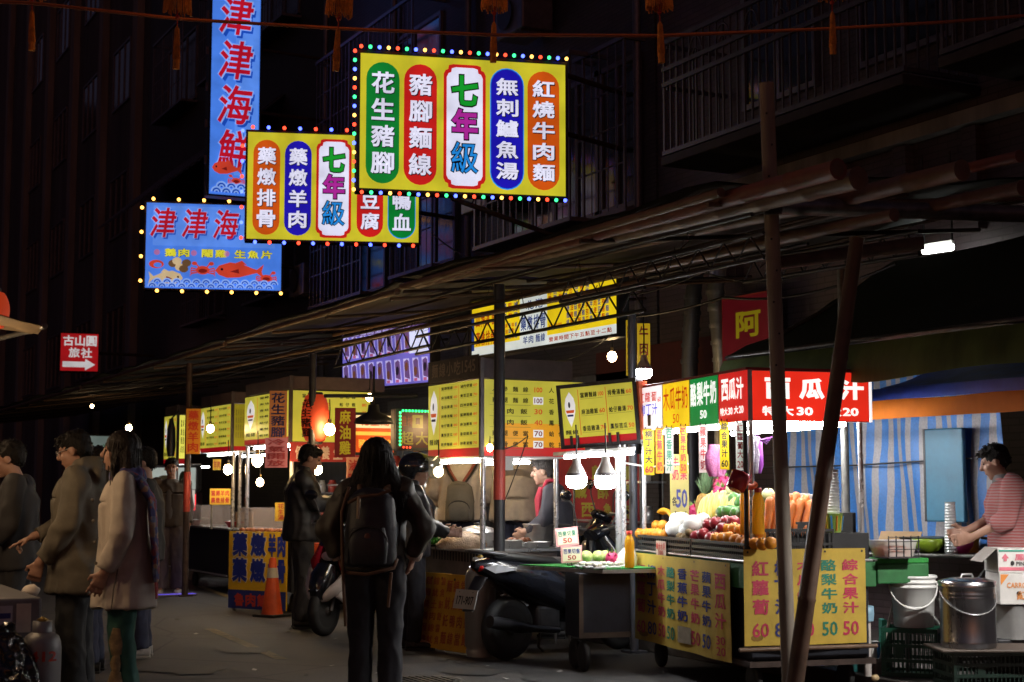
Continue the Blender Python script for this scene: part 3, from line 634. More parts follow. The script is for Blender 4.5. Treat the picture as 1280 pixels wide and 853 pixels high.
def d_h(mb, p, W, H):
    p.rect(mb, 0, 0, W, H, BLUE_L, 0); p.rect(mb, W*.05, H*.5, W*.95, H*.97, em('mid_sea_blue', '#5c92f6', .95), .002)
    brush(mb, p, '津津海鮮', W*.125, H*.77, W*.18, stretch=1.25)
    for cx, t in ((.23, '鵝肉'), (.5, '閹雞'), (.79, '生魚片')):
        n = len(t); w = .098*W; p.row(mb, t, W*cx-n*w/2, W*cx+n*w/2, H*.42, H*.1, NAVY, .005, .07); p.row(mb, t, W*cx-n*w/2, W*cx+n*w/2, H*.42, H*.095, LEMON, .008, .03)
        p.ell(mb, W*cx-n*w/2-.05*W, H*.42, .022*W, .035*H, em('pink_dot', '#c07ab8', .8), .008, 10)
    fish(mb, p, W*.69, H*.22, W*.36, H*.2, FISHR, .014); fish(mb, p, W*.15, H*.12, W*.25, H*.17, FISHO, .014, -1); crab(mb, p, W*.42, H*.22, W*.1, FISHR, .012); crab(mb, p, W*.89, H*.14, W*.085, FISHR, .018)
    for i, (x, y) in enumerate(((.2, .29), (.25, .25), (.3, .3), (.23, .32), (.28, .23))): p.ell(mb, W*x, H*y, W*.035, H*.045, FISHO if i % 2 else em('shell_brown', '#7a5a3c', .7), .01+.002*i, 10)
    p.ell(mb, W*.08, H*.28, W*.055, H*.05, FISHR, .01, 12); p.ell(mb, W*.09, H*.27, W*.03, H*.03, BLUE_L, .013, 10); waves(mb, p, W, H*.065, .02, 14, W*.035)
hsn = lightbox('lightbox_sign', 'wide blue lightbox sign with pictures of fish and crabs, edged with amber bulbs', 'sign', pan, W, H, .25, d_h, group='lit signs hanging over the street')
pts = [(W*(.05+i*.185), H+e) for i in range(5)]+[(-e*1.3, H*(.93-i*.285)) for i in range(4)]+[(W*(.09+i*.182), -e) for i in range(6)]
bulb_run(hsn, pan, pts, ['warm'], .03)
mb = MB(); mb.tube([pan.at(W, H*.3, -.1), V((FX, pan.at(W, 0).y+.3, pan.at(0, H*.3).z))], .03, RUST, 8); part(mb, 'bracket', hsn)
mb = MB(); mb.tube([pan.at(W, H*.9, -.1), V((FX, pan.at(W, 0).y+.3, pan.at(0, H*.9).z))], .03, RUST, 8); part(mb, 'bracket', hsn)
# --- hostel sign
pan, W = pan_px(75, 36, 122, 36.3, 1.35+147/1906*36); H = 47/1906*36; HRED = em('hostel_red', '#b0161c', .75); HWH = em('hostel_white', '#d8d4d4', .8)
def d_ho(mb, p, W, H):
    p.rect(mb, 0, 0, W, H, HRED, 0); p.row(mb, '古山圓', W*.05, W*.97, H*.81, H*.28, HWH, .006, .03, .92); p.row(mb, '旅社', W*.2, W*.85, H*.49, H*.27, HWH, .006, .03, .92)
    p.poly(mb, [(W*.06, H*.1), (W*.66, H*.1), (W*.66, H*.02), (W*.93, H*.175), (W*.66, H*.33), (W*.66, H*.25), (W*.06, H*.25)], HWH, .006)
ho = lightbox('lightbox_sign', 'small square red lightbox sign with white writing and an arrow', 'sign', pan, W, H, .2, d_ho, group='lit signs hanging over the street')
mb = MB(); mb.tube([pan.at(W, H*.5, -.1), V((FX, pan.at(W, 0).y+.2, pan.at(0, H*.5).z))], .035, RUST, 8); part(mb, 'bracket', ho)

# ------------------------------------------------------------------ lantern rope across the street
ROPE = mat('orange_rope', (.3, .09, .04), .8, var=.3); FRINGE = mat('orange_silk_fringe', (.8, .3, .04), .6, var=.5, scale=40); LRED = mat('lantern_red_silk', (.45, .04, .02), .6, var=.3)
rope_px = [(-60, 1), (40, 4), (225, 24), (425, 36), (618, 44), (825, 45), (1040, 36), (1180, 28), (1340, 15)]
pr = [P(x, y, 9.6) for x, y in rope_px]; mb = MB(); mb.tube(pr, .011, ROPE, 6); single(mb, 'lantern_rope', 'thin orange rope strung across the street at the top', 'rope', base=pr[0])
def lantern():
    t = thing('palace_lantern', 'hanging lantern', 'lantern', (0, 0, 0), 'fringed lanterns hung along the rope'); mb = MB()
    mb.lathe((0, 0, .13), [(.03, .34), (.06, .32), (.12, .28), (.14, .2), (.12, .06), (.08, .0)], emit('lit_lantern_silk', (.6, .22, .05), 4.5, .1), 6, smooth=False); part(mb, 'lantern_body', t, local=True)
    mb = MB(); mb.lathe((0, 0, .07), [(.074, 0), (.078, .07)], FRINGE, 14)
    for i in range(44):
        a = 2*PI*i/44; r = .076; L = .1+.03*random.random(); q = V((r*math.cos(a), r*math.sin(a), .085)); mb.tube([q, q+V((.006*math.cos(a)+random.uniform(-.006, .006), .006*math.sin(a), -L))], .0045, FRINGE, 4)
    part(mb, 'fringe', t, local=True); mb = MB(); mb.tube([(0, 0, .1), (0, 0, -.11)], .004, LRED, 5); mb.ball((0, 0, -.055), .014, LRED, 8, 6); mb.lathe((0, 0, -.11), [(.004, 0), (.012, -.012), (.014, -.03), (.017, -.1), (.02, -.2), (.021, -.26)], FRINGE, 10)
    for i in range(16): a = 2*PI*i/16; mb.tube([(.012*math.cos(a), .012*math.sin(a), -.13), (.021*math.cos(a), .021*math.sin(a), -.3-.03*random.random())], .0035, FRINGE, 4)
    part(mb, 'tassel', t, local=True); return t
LN = [(40, -8, 9.8, 'fringed lantern tassel far to the left, clear of every sign'), (222, 10, 9.2, 'fringed lantern tassel just left of the tall blue sign'), (424, 13, 9.3, 'fringed lantern tassel between the tall blue sign and the big yellow one'), (618, 6, 9.7, 'fringed lantern tassel hanging above the big yellow sign'), (824, 5, 9.4, 'fringed lantern tassel in front of the iron balcony, left end'), (1040, -8, 9.3, 'fringed lantern tassel in front of the right part of the iron balcony')]
for i, (px, py, d, lab) in enumerate(LN):
    q = P(px, py, d)-V((0, 0, .0))
    if i == 0: L0 = lantern(); LK = kids(L0); o = L0; o.location = q
    else: o = dup(L0, q, i*.4, ch=LK)
    o['label'] = lab; o.rotation_euler = (R([3, 5, 6, 2, -2, -4][i]), R([-2, -3, -4, -4, -1, -6][i]), i*.3)
# ------------------------------------------------------------------ stall frames
def colN(px): return ray(px, 0).cross(ray(px, 853))
def rowN(py): return ray(0, py).cross(ray(1280, py))
def zpx(q, py): n = rowN(py); return -n.dot(V((q[0], q[1], 0))-CAM)/n.z
class Fr:
    """stall frame: O near street corner on the ground, S along the stall (away), F to the right"""
    def __init__(s, O, head): s.O = V(O); s.S = V((math.sin(head), math.cos(head), 0)); s.F = V((math.cos(head), -math.sin(head), 0)); s.h = head
    def w(s, a, f, z=0): return s.O+s.S*a+s.F*f+V((0, 0, z))
    def s_at(s, px, f, z=1): n = colN(px); return -n.dot(s.w(0, f, z)-CAM)/n.dot(s.S)
    def f_at(s, px, a, z=1): n = colN(px); return -n.dot(s.w(a, 0, z)-CAM)/n.dot(s.F)
    def z_at(s, py, a, f): return zpx(s.w(a, f), py)
    def side(s, a, z, f=0): return Pan(s.w(a, f, z), -s.S)      # street face; a = far end
    def front(s, f, z, a=0): return Pan(s.w(a, f, z), s.F)
    def box(s, mb, a0, a1, f0, f1, z0, z1, m, bev=0): return mb.obox(s.w(a0, f0, z0), s.S*(a1-a0), s.F*(f1-f0), V((0, 0, z1-z0)), m, bev)
STEEL = mat('stainless_steel', (.6, .6, .6), .3, .75, var=.2, scale=8); CHROME = mat('chromed_post', (.62, .62, .64), .28, .55, var=.2)
BODY = mat('stall_body_dark', (.024, .027, .04), .5, .2, var=.5, scale=5); BODYB = mat('stall_body_brown', (.1, .07, .05), .55, var=.5, scale=5)
GREEN_S = mat('green_stall_skirt', (.03, .17, .05), .6, var=.4); TURF = mat('green_mat', (.03, .3, .05), .7, var=.35, scale=30, bump=.4, bscale=90)
RUB = mat('black_rubber', (.02, .02, .02), .7, var=.3); WHITEP = mat('white_plastic', (.75, .75, .74), .4, var=.15); BLKP = mat('black_plastic', (.02, .02, .022), .4, var=.3)
CEIL = mat('white_ceiling_panel', (.8, .8, .78), .5, var=.1); CARD = mat('brown_cardboard', (.36, .24, .13), .8, var=.3)
JTUBE = emit('lit_juice_tube', (1, .98, .96), 85, 0); TUBE = emit('lit_fluorescent_tube', (1, .97, .93), 42, 0); LED = emit('lit_led_dome', (.93, .96, 1), 70, 0); WARM = emit('lit_warm_bulb', (1, .66, .3), 120, 0); WARM2 = emit('lit_small_warm_bulb', (1, .7, .36), 55, 0)
PRED = mat('red_print', (.45, .03, .03), .6, var=.3); PNAVY = mat('navy_print', (.03, .04, .2), .6, var=.3); PGREEN = mat('green_print', (.02, .2, .12), .6, var=.3); PINKP = mat('crimson_print', (.55, .04, .09), .6, var=.35)
CLOTH_Y = mat('yellow_banner_cloth', (.6, .41, .06), .75, var=.3, scale=3, bump=.25, bscale=8); PBLK = mat('black_ink', (.015, .013, .012), .6)
def post(t, q, z0, z1, r=.022, m=None, name='post'):
    mb = MB(); mb.tube([V((q.x, q.y, z0)), V((q.x, q.y, z1))], r, m or CHROME, 10); return part(mb, name, t)
def wheel(t, q, ax, r=.09, w=.04):
    mb = MB(); c = V((q.x, q.y, r)); mb.lathe(c, [(r*.5, -w/2), (r*.92, -w/2), (r, -w*.3), (r, w*.3), (r*.92, w/2), (r*.5, w/2)], RUB, 18, axis=ax); mb.lathe(c, [(.001, -w*.4), (r*.52, -w*.4), (r*.52, w*.4), (.001, w*.4)], DARKM, 14, axis=ax); part(mb, 'wheel', t)
def bulb(q, r, m, label, kind='led', cord=.25, group=None, tilt=0):
    t = thing('light_bulb', label, 'lamp', q, group); mb = MB()
    if kind == 'led':
        mb.lathe(q, [(r*.35, r*2.2), (r*.4, r*1.7), (r*.8, r*.95), (r*.94, r*.72)], WHITEP, 16); mb.lathe(q, [(r*.94, r*.72), (r*1.0, r*.42)], mat('lamp_grey_collar', (.3, .3, .32), .4), 16); top = r*2.2
    else: mb.lathe(q, [(r*.34, r*2.0), (r*.36, r*1.1), (r*.5, r*.9)], mat('brass_socket', (.4, .3, .15), .35, .9), 10); top = r*2
    part(mb, 'lamp_socket', t); mb = MB()
    if kind == 'led': mb.lathe(q, [(r*1.0, .42*r), (r*1.02, 0), (r*.97, -r*.35), (r*.8, -r*.62), (r*.5, -r*.74), (.001, -r*.78)], m, 14)
    else: mb.ball(q, (r, r, r*1.15), m, 12, 8)
    part(mb, 'lamp_glass', t); mb = MB(); mb.tube([q+V((0, 0, top)), q+V((.003, 0, top+cord*.5)), q+V((0, .004, top+cord))], .006, CABLE, 5); part(mb, 'cord', t); return t
def vcloth(mb, pan, W, H, m, nx=10, ny=10, amp=.012, seed=0, back=True):
    """hanging cloth with soft folds; returns the displacement so print can follow it"""
    def dz(x, y): return amp*(math.sin(x*9+seed)+.6*noise.noise(V((x*4, y*4, seed))))*(1.1-y/H*.7)+.006
    vs = [pan.at(W*i/nx, H*j/ny, dz(W*i/nx, H*j/ny)) for j in range(ny+1) for i in range(nx+1)]; k = nx+1
    fs = [(j*k+i, j*k+i+1, (j+1)*k+i+1, (j+1)*k+i) for j in range(ny) for i in range(nx)]
    mb.add(vs, fs, m, True)
    if back: mb.add([q-pan.n*.004 for q in vs], [tuple(reversed(f)) for f in fs], m, True)
    return dz
class ClothPan(Pan):
    def __init__(s, pan, dz): s.O, s.u, s.v, s.n = pan.O, pan.u, pan.v, pan.n; s.dz = dz
    def at(s, x, y, h=0): return s.O+s.u*x+s.v*y+s.n*(h+s.dz(x, y))
def basket(q, u, v, L, W, H, label, m=None, n=22, group=None):
    """slatted black plastic basket: base, rails and bars"""
    m = m or BLKP; mb = MB(); q, u, v = V(q), V(u), V(v); Z = V((0, 0, 1)); mb.obox(q, u*L, v*W, Z*.008, m)
    for z in (.012, H*.45, H-.02):
        for (o, d, l) in ((q, u, L), (q+v*(W-.01), u, L)): mb.obox(o+Z*z, d*l, v*.01, Z*.018, m)
        for o in (q, q+u*(L-.01)): mb.obox(o+v*.011+Z*z, u*.01, v*(W-.022), Z*.018, m)
    for i in range(n+1):
        for o in (q+v*.002, q+v*(W-.007)): mb.obox(o+u*(L-.008)*(i/n)+Z*.009, u*.007, v*.005, Z*(H-.03), m)
    k = max(3, int(n*W/L))
    for i in range(1, k):
        for o in (q+u*.002, q+u*(L-.007)): mb.obox(o+v*W*(i/k)+Z*.009, u*.005, v*.007, Z*(H-.03), m)
    return single(mb, 'fruit_basket', label, 'basket', group)

# ================================================================== juice stall
J = Fr(gnd(938, 9.8), R(11.3)); JL = J.s_at(794, 0, 1.9); JW = J.f_at(1088, 0, 1.9)
zt = J.z_at(457, 0, 0); zbm = J.z_at(526, 0, 0)
js = thing('juice_stall', 'brightly lit fruit juice stall with red, green, yellow and white sign panels', 'stall', J.w(0, 0, 0))
mb = MB(); J.box(mb, .03, JL-.03, .03, JW-.03, .24, .7, BODY, .008); J.box(mb, .0, JL, 0.0, JW, .2, .236, RUST); part(mb, 'cabinet', js)
mb = MB(); J.box(mb, -.01, JL+.01, -.01, JW+.01, .703, .868, GREEN_S, .006); part(mb, 'skirt', js)
mb = MB(); J.box(mb, -.02, JL+.02, -.02, JW+.02, .87, .885, STEEL, .004); part(mb, 'counter_top', js)
for (f0, f1, z) in ((.03, .2, .985), (.203, .4, 1.06), (.403, .55, 1.13), (.553, JW-.06, 1.19)):
    mb = MB(); J.box(mb, .12, JL-.1, f0, f1, .888, z, BLKP, .004); part(mb, 'display_step', js)
for a, f in ((.06, .06), (JL-.05, .05), (.06, JW-.05), (JL-.05, JW-.05)): post(js, J.w(a, f), .886, zbm, .017)
for a, f in ((.2, .12), (JL-.2, .12), (.2, JW-.12), (JL-.2, JW-.12)): wheel(js, J.w(a, f), J.F, .1)
mb = MB(); J.box(mb, .0, JL, .0, JW, zt-.05, zt-.01, CASE_R, .004); part(mb, 'roof', js)
mb = MB(); J.box(mb, .04, JL-.04, .04, JW-.04, zbm+.02, zbm+.035, CEIL); part(mb, 'ceiling', js)
for f in (.14, JW-.14): 
    mb = MB(); mb.tube([J.w(.12, f, zbm-.012), J.w(JL-.12, f, zbm-.012)], .016, JTUBE, 8); part(mb, 'lamp_tube', js)
mb = MB(); mb.tube([J.w(.1, .14, zbm-.012), J.w(.1, JW-.14, zbm-.012)], .016, JTUBE, 8); part(mb, 'lamp_tube', js)
Hs = zt-zbm-.05
WHP = em('juice_white', '#fff6f6', 1.15); YLP = em('juice_yellow', '#ffd21c', 1.05); GNP = em('juice_green', '#0d8c3e', .9); RDP = em('juice_red', '#f5301e', 1.0); RDD = em('juice_red_deep', '#d7231f', .95); TXR = em('juice_ink_red', '#e0302c', .8); TXB = em('juice_ink_blue', '#2430d8', .9); TXO = em('juice_ink_orange', '#d9480c', .7); TXW = em('juice_ink_white', '#fffdf5', 1.3)
def sidepanel(px0, px1, m, draw, name='sign_panel'):
    a1, a0 = J.s_at(px0, 0, 1.95), J.s_at(px1, 0, 1.95); p = J.side(a1, zbm, -.004); W = a1-a0-.008; H = Hs+.02; mb = MB()
    p.slab(mb, 0, 0, W, H, -.03, 0, WHITEP); p.rect(mb, .002, .002, W-.002, H-.002, m, .003); draw(mb, p, W, H); part(mb, name, js)
def dw(mb, p, W, H):
    p.row(mb, '紅蘿蔔', W*.08, W*.83, H*.76, H*.23, TXR, .006, .012); p.word(mb, '60', W*.91, H*.68, W*.13, H*.13, TXR, .006); p.row(mb, '柳丁汁', W*.12, W*.86, H*.47, H*.27, TXB, .006, .012)
    p.rect(mb, W*.45, H*.1, W*.58, H*.36, mat('brown_tape', (.1, .05, .03), .5), .006); p.rect(mb, W*.05, H*.04, W*.13, H*.13, PBLK, .006)
sidepanel(797, 829, WHP, dw)
def dy(mb, p, W, H): p.row(mb, '木瓜牛奶', W*.03, W*.97, H*.64, H*.5, TXO, .006, .014, .92); p.word(mb, '50', W*.52, H*.2, W*.24, H*.2, TXO, .006, .0)
sidepanel(829.5, 863, YLP, dy)
def dg(mb, p, W, H): p.row(mb, '酪梨牛奶', W*.03, W*.97, H*.66, H*.5, TXW, .006, .03, .92); p.word(mb, '50', W*.5, H*.22, W*.24, H*.18, TXW, .006, .03)
sidepanel(863.5, 899, GNP, dg)
def dr(mb, p, W, H): p.row(mb, '西瓜汁', W*.1, W*.88, H*.66, H*.44, TXW, .006, .03, .92); p.row(mb, '特大', W*.06, W*.33, H*.22, H*.16, TXW, .006, .03, .95); p.word(mb, '30', W*.42, H*.22, W*.15, H*.15, TXW, .006, .03); p.row(mb, '大', W*.54, W*.7, H*.23, H*.16, TXW, .006, .03, .95); p.word(mb, '20', W*.79, H*.23, W*.15, H*.15, TXW, .006, .03)
sidepanel(899.5, 936.5, RDD, dr)
pf = J.front(.012, zbm, -.004); mb = MB(); W = JW-.024; H = Hs+.02
pf.slab(mb, 0, 0, W, H, -.03, 0, WHITEP); pf.rect(mb, .006, .004, W-.004, H-.004, RDP, .003)
for c, x in zip('西瓜汁', (.24, .52, .85)): pf.ch(mb, c, W*x, H*.65, W*.21, H*.42, TXW, .006, .05)
pf.row(mb, '特大', W*.1, W*.38, H*.2, H*.19, TXW, .006, .035, .85); pf.word(mb, '30', W*.46, H*.2, W*.135, H*.17, TXW, .006, .035); pf.ch(mb, '大', W*.71, H*.2, W*.11, H*.19, TXW, .006, .035); pf.word(mb, '20', W*.84, H*.2, W*.135, H*.17, TXW, .006, .035); part(mb, 'sign_panel', js)
mb = MB(); p = J.side(JL, zbm+.03, JW-.03)
p.slab(mb, 0.0, 0, JL, Hs-.04, -.01, .01, WHITEP); p.rect(mb, 0, .06, JL, .12, PRED, .013); part(mb, 'back_valance', js)
mb = MB(); mb.obox(J.w(.0, JW+.001, zbm), J.S*.02, J.F*.012, V((0, 0, Hs)), WHP); part(mb, 'edge_strip', js)
# printed strips hanging under the side sign
def strip(px, w, y0, y1, txt, bg, ink, label, num=None, f=-.03, ink2=None):
    a = J.s_at(px, f, 1.6); z1, z0 = J.z_at(y0, a, f), J.z_at(y1, a, f); W = w/1906*(9.8+a)*1.05; H = z1-z0; p = Pan(J.w(a, f-W/2, z0), J.F); mb = MB()
    p.rect(mb, 0, 0, W, H, bg, 0); k = H*.97; e = H*(.24 if num else .04); p.col(mb, txt, W/2, k, e, W*.7, ink, .003, .03, .9)
    if num: p.word(mb, num, W/2, H*.12, W*.72, H*.15, ink2 or ink, .003, .03)
    for x in (.2, .8): p.rect(mb, W*x-.004, H-.006, W*x+.004, H+.012, BLKP, .004)
    single(mb, 'price_strip', label, 'sign', 'printed strips hanging under the juice sign')
S_Y = mat('strip_yellow', (.85, .62, .02), .5, var=.12, thin=.6); S_O = mat('strip_orange', (.85, .36, .03), .5, var=.12, thin=.6); S_G = mat('strip_grey', (.5, .5, .46), .5, var=.2, thin=.6); S_P = mat('strip_pink', (.62, .5, .5), .5, var=.2, thin=.6); S_W = mat('strip_white', (.7, .68, .64), .5, var=.15, thin=.6)
strip(811, 14, 536, 594, '柳丁汁大', S_Y, PBLK, 'yellow strip with black writing and a red 60, hanging first from the left', '60', ink2=PRED); strip(824.5, 10, 535, 592, '香蕉牛奶', S_O, PRED, 'narrow orange strip with red writing, second from the left')
strip(836.5, 11, 534, 592, '百香果汁', S_G, PGREEN, 'grey strip with green writing between two orange strips'); strip(854, 10, 532, 592, '芒果牛奶', S_O, PRED, 'orange strip with red writing and a 50, in the middle of the row', '50')
strip(879, 11, 531, 591, '蘋果牛奶', S_P, PRED, 'pale pink strip with red writing, under the green panel'); strip(905.5, 12, 526, 587, '綜合果汁', S_Y, PBLK, 'yellow strip with black writing and a black 60, under the red panel', '60'); strip(925, 11, 528, 588, '紅蘿蔔大', S_W, PRED, 'white strip with dark red writing, last towards the stall corner', '20')
a = 1.8; f = J.f_at(848, a, 1.5); z0, z1 = J.z_at(652, a, f), J.z_at(568, a, f); p = Pan(J.w(a, f-.07, z0), J.F); W = .155; H = z1-z0; mb = MB(); p.rect(mb, 0, 0, W, H, mat('thin_yellow_sheet', (.75, .68, .25), .5, var=.15, thin=.5), 0)
p.col(mb, '蘋果', W*.72, H*.98, H*.6, W*.36, PINKP, .003, .02); p.col(mb, '牛奶', W*.28, H*.98, H*.6, W*.36, PINKP, .003, .02); p.word(mb, '50', W*.6, H*.34, W*.6, H*.28, PNAVY, .003, .02); p.ch(mb, '各', W*.22, H*.3, W*.26, H*.14, PBLK, .003)
single(mb, 'price_sheet', 'yellow sheet with pink writing and a big blue 50, hanging inside the juice stall', 'sign')
mb = MB(); mb.tube([J.w(.02, .0, .886), J.w(.02, .0, zbm)], .016, BLKP, 10); single(mb, 'corner_rod', 'black rod standing at the near corner of the juice stall between the bottles', 'rod')
# yellow cloth banners
def banner(pan, W, H, cols, label, rows, seed, patch=None):
    mb = MB(); dz = vcloth(mb, pan, W, H, CLOTH_Y, 14, 12, .009, seed); cp = ClothPan(pan, dz)
    for x, t, num, m in cols:
        cp.col(mb, t, W*x, H*.9, H*.3, W*rows, m, .004, .028, .8); 
        for k, nn in enumerate(num.split('/')): cp.word(mb, nn, W*x, H*(.16 if '/' not in num else .2-.11*k), W*rows*(.98 if '/' not in num else .75), H*(.15 if '/' not in num else .09), m, .004, .015)
    for x in (.03, .33, .66, .97):
        cp.ell(mb, W*x, H*.97, .008, .008, PBLK, .004, 8)
    if patch: cp.rect(mb, W*patch[0], H*patch[1], W*patch[2], H*patch[3], mat('scuffed_tape', (.5, .42, .3), .35, var=.5), .007)
    cp.ell(mb, W*.1, H*.08, W*.05, H*.035, mat('banner_stain', (.3, .17, .03), .8, var=.6), .002, 9)
    return single(mb, 'cloth_banner', label, 'banner', 'yellow cloth banners on the juice stall')
a1, a0 = J.s_at(796, -.03, .8), J.s_at(913, -.03, .8); zb1, zt1 = J.z_at(829, a0, -.03), J.z_at(704, a0, -.03); W = a1-a0
banner(J.side(a1, zb1, -.034), W, zt1-zb1, [(.075, '紅蘿蔔', '60', PINKP), (.19, '柳丁汁', '80', PNAVY), (.305, '木瓜牛奶', '50', PINKP), (.42, '酪梨牛奶', '50', PGREEN), (.54, '香蕉牛奶', '50', PNAVY), (.665, '芒果牛奶', '50', PINKP), (.79, '蘋果牛奶', '50', PNAVY), (.92, '西瓜汁', '30/20', PINKP)], 'yellow cloth banner with eight columns of fruit names, on the long side of the stall', .095, 1, (.5, .08, .62, .26))
f0, f1 = J.f_at(930, -.04, .8), J.f_at(1082, -.04, .8); zb1, zt1 = J.z_at(808, -.04, 0), J.z_at(687, -.04, 0); W = f1-f0
banner(J.front(f0, zb1, -.036), W, zt1-zb1, [(.13, '紅蘿蔔', '60', PINKP), (.31, '柳丁汁', '80', PNAVY), (.49, '木瓜牛奶', '50', PINKP), (.69, '酪梨牛奶', '50', PGREEN), (.87, '綜合果汁', '50', PINKP)], 'yellow cloth banner with five columns of fruit names, on the near end of the stall', .135, 4)
mb = MB(); bamboo(mb, J.w(-.06, f0-.05, zb1-.02), J.w(-.06, f1+.06, zb1-.02), .014); single(mb, 'bamboo_rod', 'thin bamboo rod along the foot of the five-column banner', 'bamboo pole')

# fruit on the steps
def spot(px, py, f): a = J.s_at(px, f, 1.1); return J.w(a, f, J.z_at(py, a, f))
APPLE = mat('red_apple_skin', (.3, .025, .035), .3, var=.5, scale=14); ORANGE = mat('orange_peel', (.8, .3, .02), .45, var=.15, scale=30, bump=.25, bscale=160); NETM = mat('pale_netted_rind', (.7, .64, .48), .7, var=.3, scale=60, bump=.5, bscale=70); STEM = mat('fruit_stem', (.08, .06, .02), .8)
MELY = mat('yellow_melon_rind', (.78, .6, .12), .4, var=.35, scale=5, streak=True); MANG = mat('green_mango_skin', (.07, .22, .04), .35, var=.4, scale=6); DRAG = mat('dragon_fruit_skin', (.6, .04, .16), .45, var=.3); DRAGL = mat('dragon_fruit_scale', (.3, .5, .15), .5, var=.3); HONEY = mat('honeydew_rind', (.6, .66, .3), .4, var=.2)
CARROT = mat('carrot_skin', (.75, .2, .035), .5, var=.25, scale=14); KIWI = mat('kiwi_skin', (.2, .13, .05), .8, var=.3); PINE = mat('pineapple_rind', (.42, .25, .06), .6, var=.5, scale=25, bump=.6, bscale=45); PINEL = mat('pineapple_leaf', (.14, .24, .12), .5, var=.3); JUICE = mat('orange_juice', (.9, .55, .05), .25, var=.1, thin=.55); REDCAP = mat('red_cap', (.6, .04, .02), .4); NETW = mat('white_foam_net', (.8, .8, .76), .8, var=.2, scale=40)
MEM = {}
def fruit(kind, label, px, py, f, build, group=None, sc=1, rot=None):
    q = spot(px, py, f); key = (kind, sc)
    if key not in MEM:
        mb = MB(); build(mb, sc); o = bpy.data.objects.new(kind, mesh_from(mb, kind)); MEM[key] = o.data
    else: o = bpy.data.objects.new(kind, MEM[key])
    COL.objects.link(o); o.location = q; o.rotation_euler = rot or (random.uniform(-.4, .4), random.uniform(-.4, .4), random.uniform(0, 6)); WLOC[o] = q
    return tag(o, label, kind.replace('_', ' '), group)
def b_round(m, r):
    def f(mb, s): mb.lathe((0, 0, 0), [(.001, .8*r*s), (r*.25*s, .9*r*s), (r*.6*s, .82*r*s), (r*.95*s, .35*r*s), (r*s, 0), (r*.9*s, -.45*r*s), (r*.55*s, -.85*r*s), (.001, -.92*r*s)], m, 16); mb.tube([(0, 0, .8*r*s), (.006, 0, 1.15*r*s)], .004, STEM, 5)
    return f
for i, (x, y) in enumerate([(870, 671), (879, 668), (889, 673), (899, 670), (886, 656), (895, 654), (908, 653), (917, 653), (903, 662)]): fruit('apple', 'dark red apple in the heap at the front of the fruit display', x, y, .09+.07*(y < 660), b_round(APPLE, .048), 'red apples on the juice stall')
for i, (x, y) in enumerate([(800, 667), (807, 667), (814, 667), (821, 667), (828, 668)]): fruit('orange', 'orange in the tight row bagged at the far end of the long basket', x, y, .06, b_round(ORANGE, .043), 'bagged oranges at the far end')
for i, (x, y) in enumerate([(821, 657), (829, 657)]): fruit('orange', 'large orange sitting on top of the far row, under the banana', x, y, .15, b_round(ORANGE, .046), 'two oranges under the banana')
for i, (x, y) in enumerate([(895, 673), (903, 673), (911, 672), (919, 675), (927, 677), (934, 680), (910, 662), (918, 661), (925, 663), (934, 667)]): fruit('orange', 'orange in the double row of bagged oranges beside the apples', x, y, .045+.07*(y < 670), b_round(ORANGE, .042), 'bagged oranges beside the apples')
for i, (x, y) in enumerate([(938, 655), (943, 663), (951, 668), (944, 680), (953, 680), (963, 679), (937, 661)]): fruit('orange', 'loose orange in the pile at the near corner of the stall', x, y, .05+.06*(y < 675), b_round(ORANGE, .046), 'loose oranges at the near corner')
for i, (x, y, s) in enumerate([(842, 661, 1), (853, 652, 1.1), (866, 656, 1.1), (878, 652, 1), (858, 664, .9), (846, 650, .9)]): fruit('netted_melon', 'pale melon in a white foam net, in the glaring white heap', x, y, .13+.08*(y < 655), b_round(NETW, .066), 'netted melons in the middle of the display', s)
for i, (x, y) in enumerate([(850, 671), (857, 671), (861, 666), (852, 675), (859, 675)]): fruit('kiwi', 'small brown kiwi lying in front of the netted melons', x, y, .05, lambda mb, s: mb.ball((0, 0, 0), (.036, .03, .028), KIWI), 'kiwis on the juice stall')
def b_long(m, r, L):
    def f(mb, s):
        pr = [(.001, -L/2), (r*.5, -L*.46), (r*.95, -L*.25), (r, 0), (r*.9, L*.25), (r*.5, L*.43), (r*.15, L*.49), (r*.12, L*.55)]; mb.lathe((0, 0, 0), pr, m, 14)
        for i in range(7): a = 2*PI*i/7; mb.tube([(x*1.005*math.cos(a), x*1.005*math.sin(a), h) for x, h in pr[1:6]], .003, HONEY, 4)
    return f
for i, (x, y, t) in enumerate([(880, 638, .45), (887, 634, .4), (894, 633, .42), (903, 636, .38), (911, 636, .4), (917, 640, .36)]): fruit('long_melon', 'long pale yellow melon leaning in the row behind the apples', x, y, .33, b_long(MELY, .045, .24), 'yellow melons leaning in a row', 1, (R(-14), t, 0))
for i, (x, y) in enumerate([(907, 643), (915, 641), (925, 644), (921, 628), (929, 627), (931, 640)]): fruit('mango', 'green mango in the small pile between the yellow melons and the juice bottles', x, y, .28+.1*(y < 635), lambda mb, s: mb.lathe((0, 0, 0), [(.001, .075), (.03, .068), (.052, .03), (.056, -.01), (.045, -.05), (.02, -.07), (.001, -.073)], MANG, 14), 'green mangoes on the juice stall', 1, (random.uniform(-.5, .5), random.uniform(.6, 1.4), random.uniform(0, 6)))
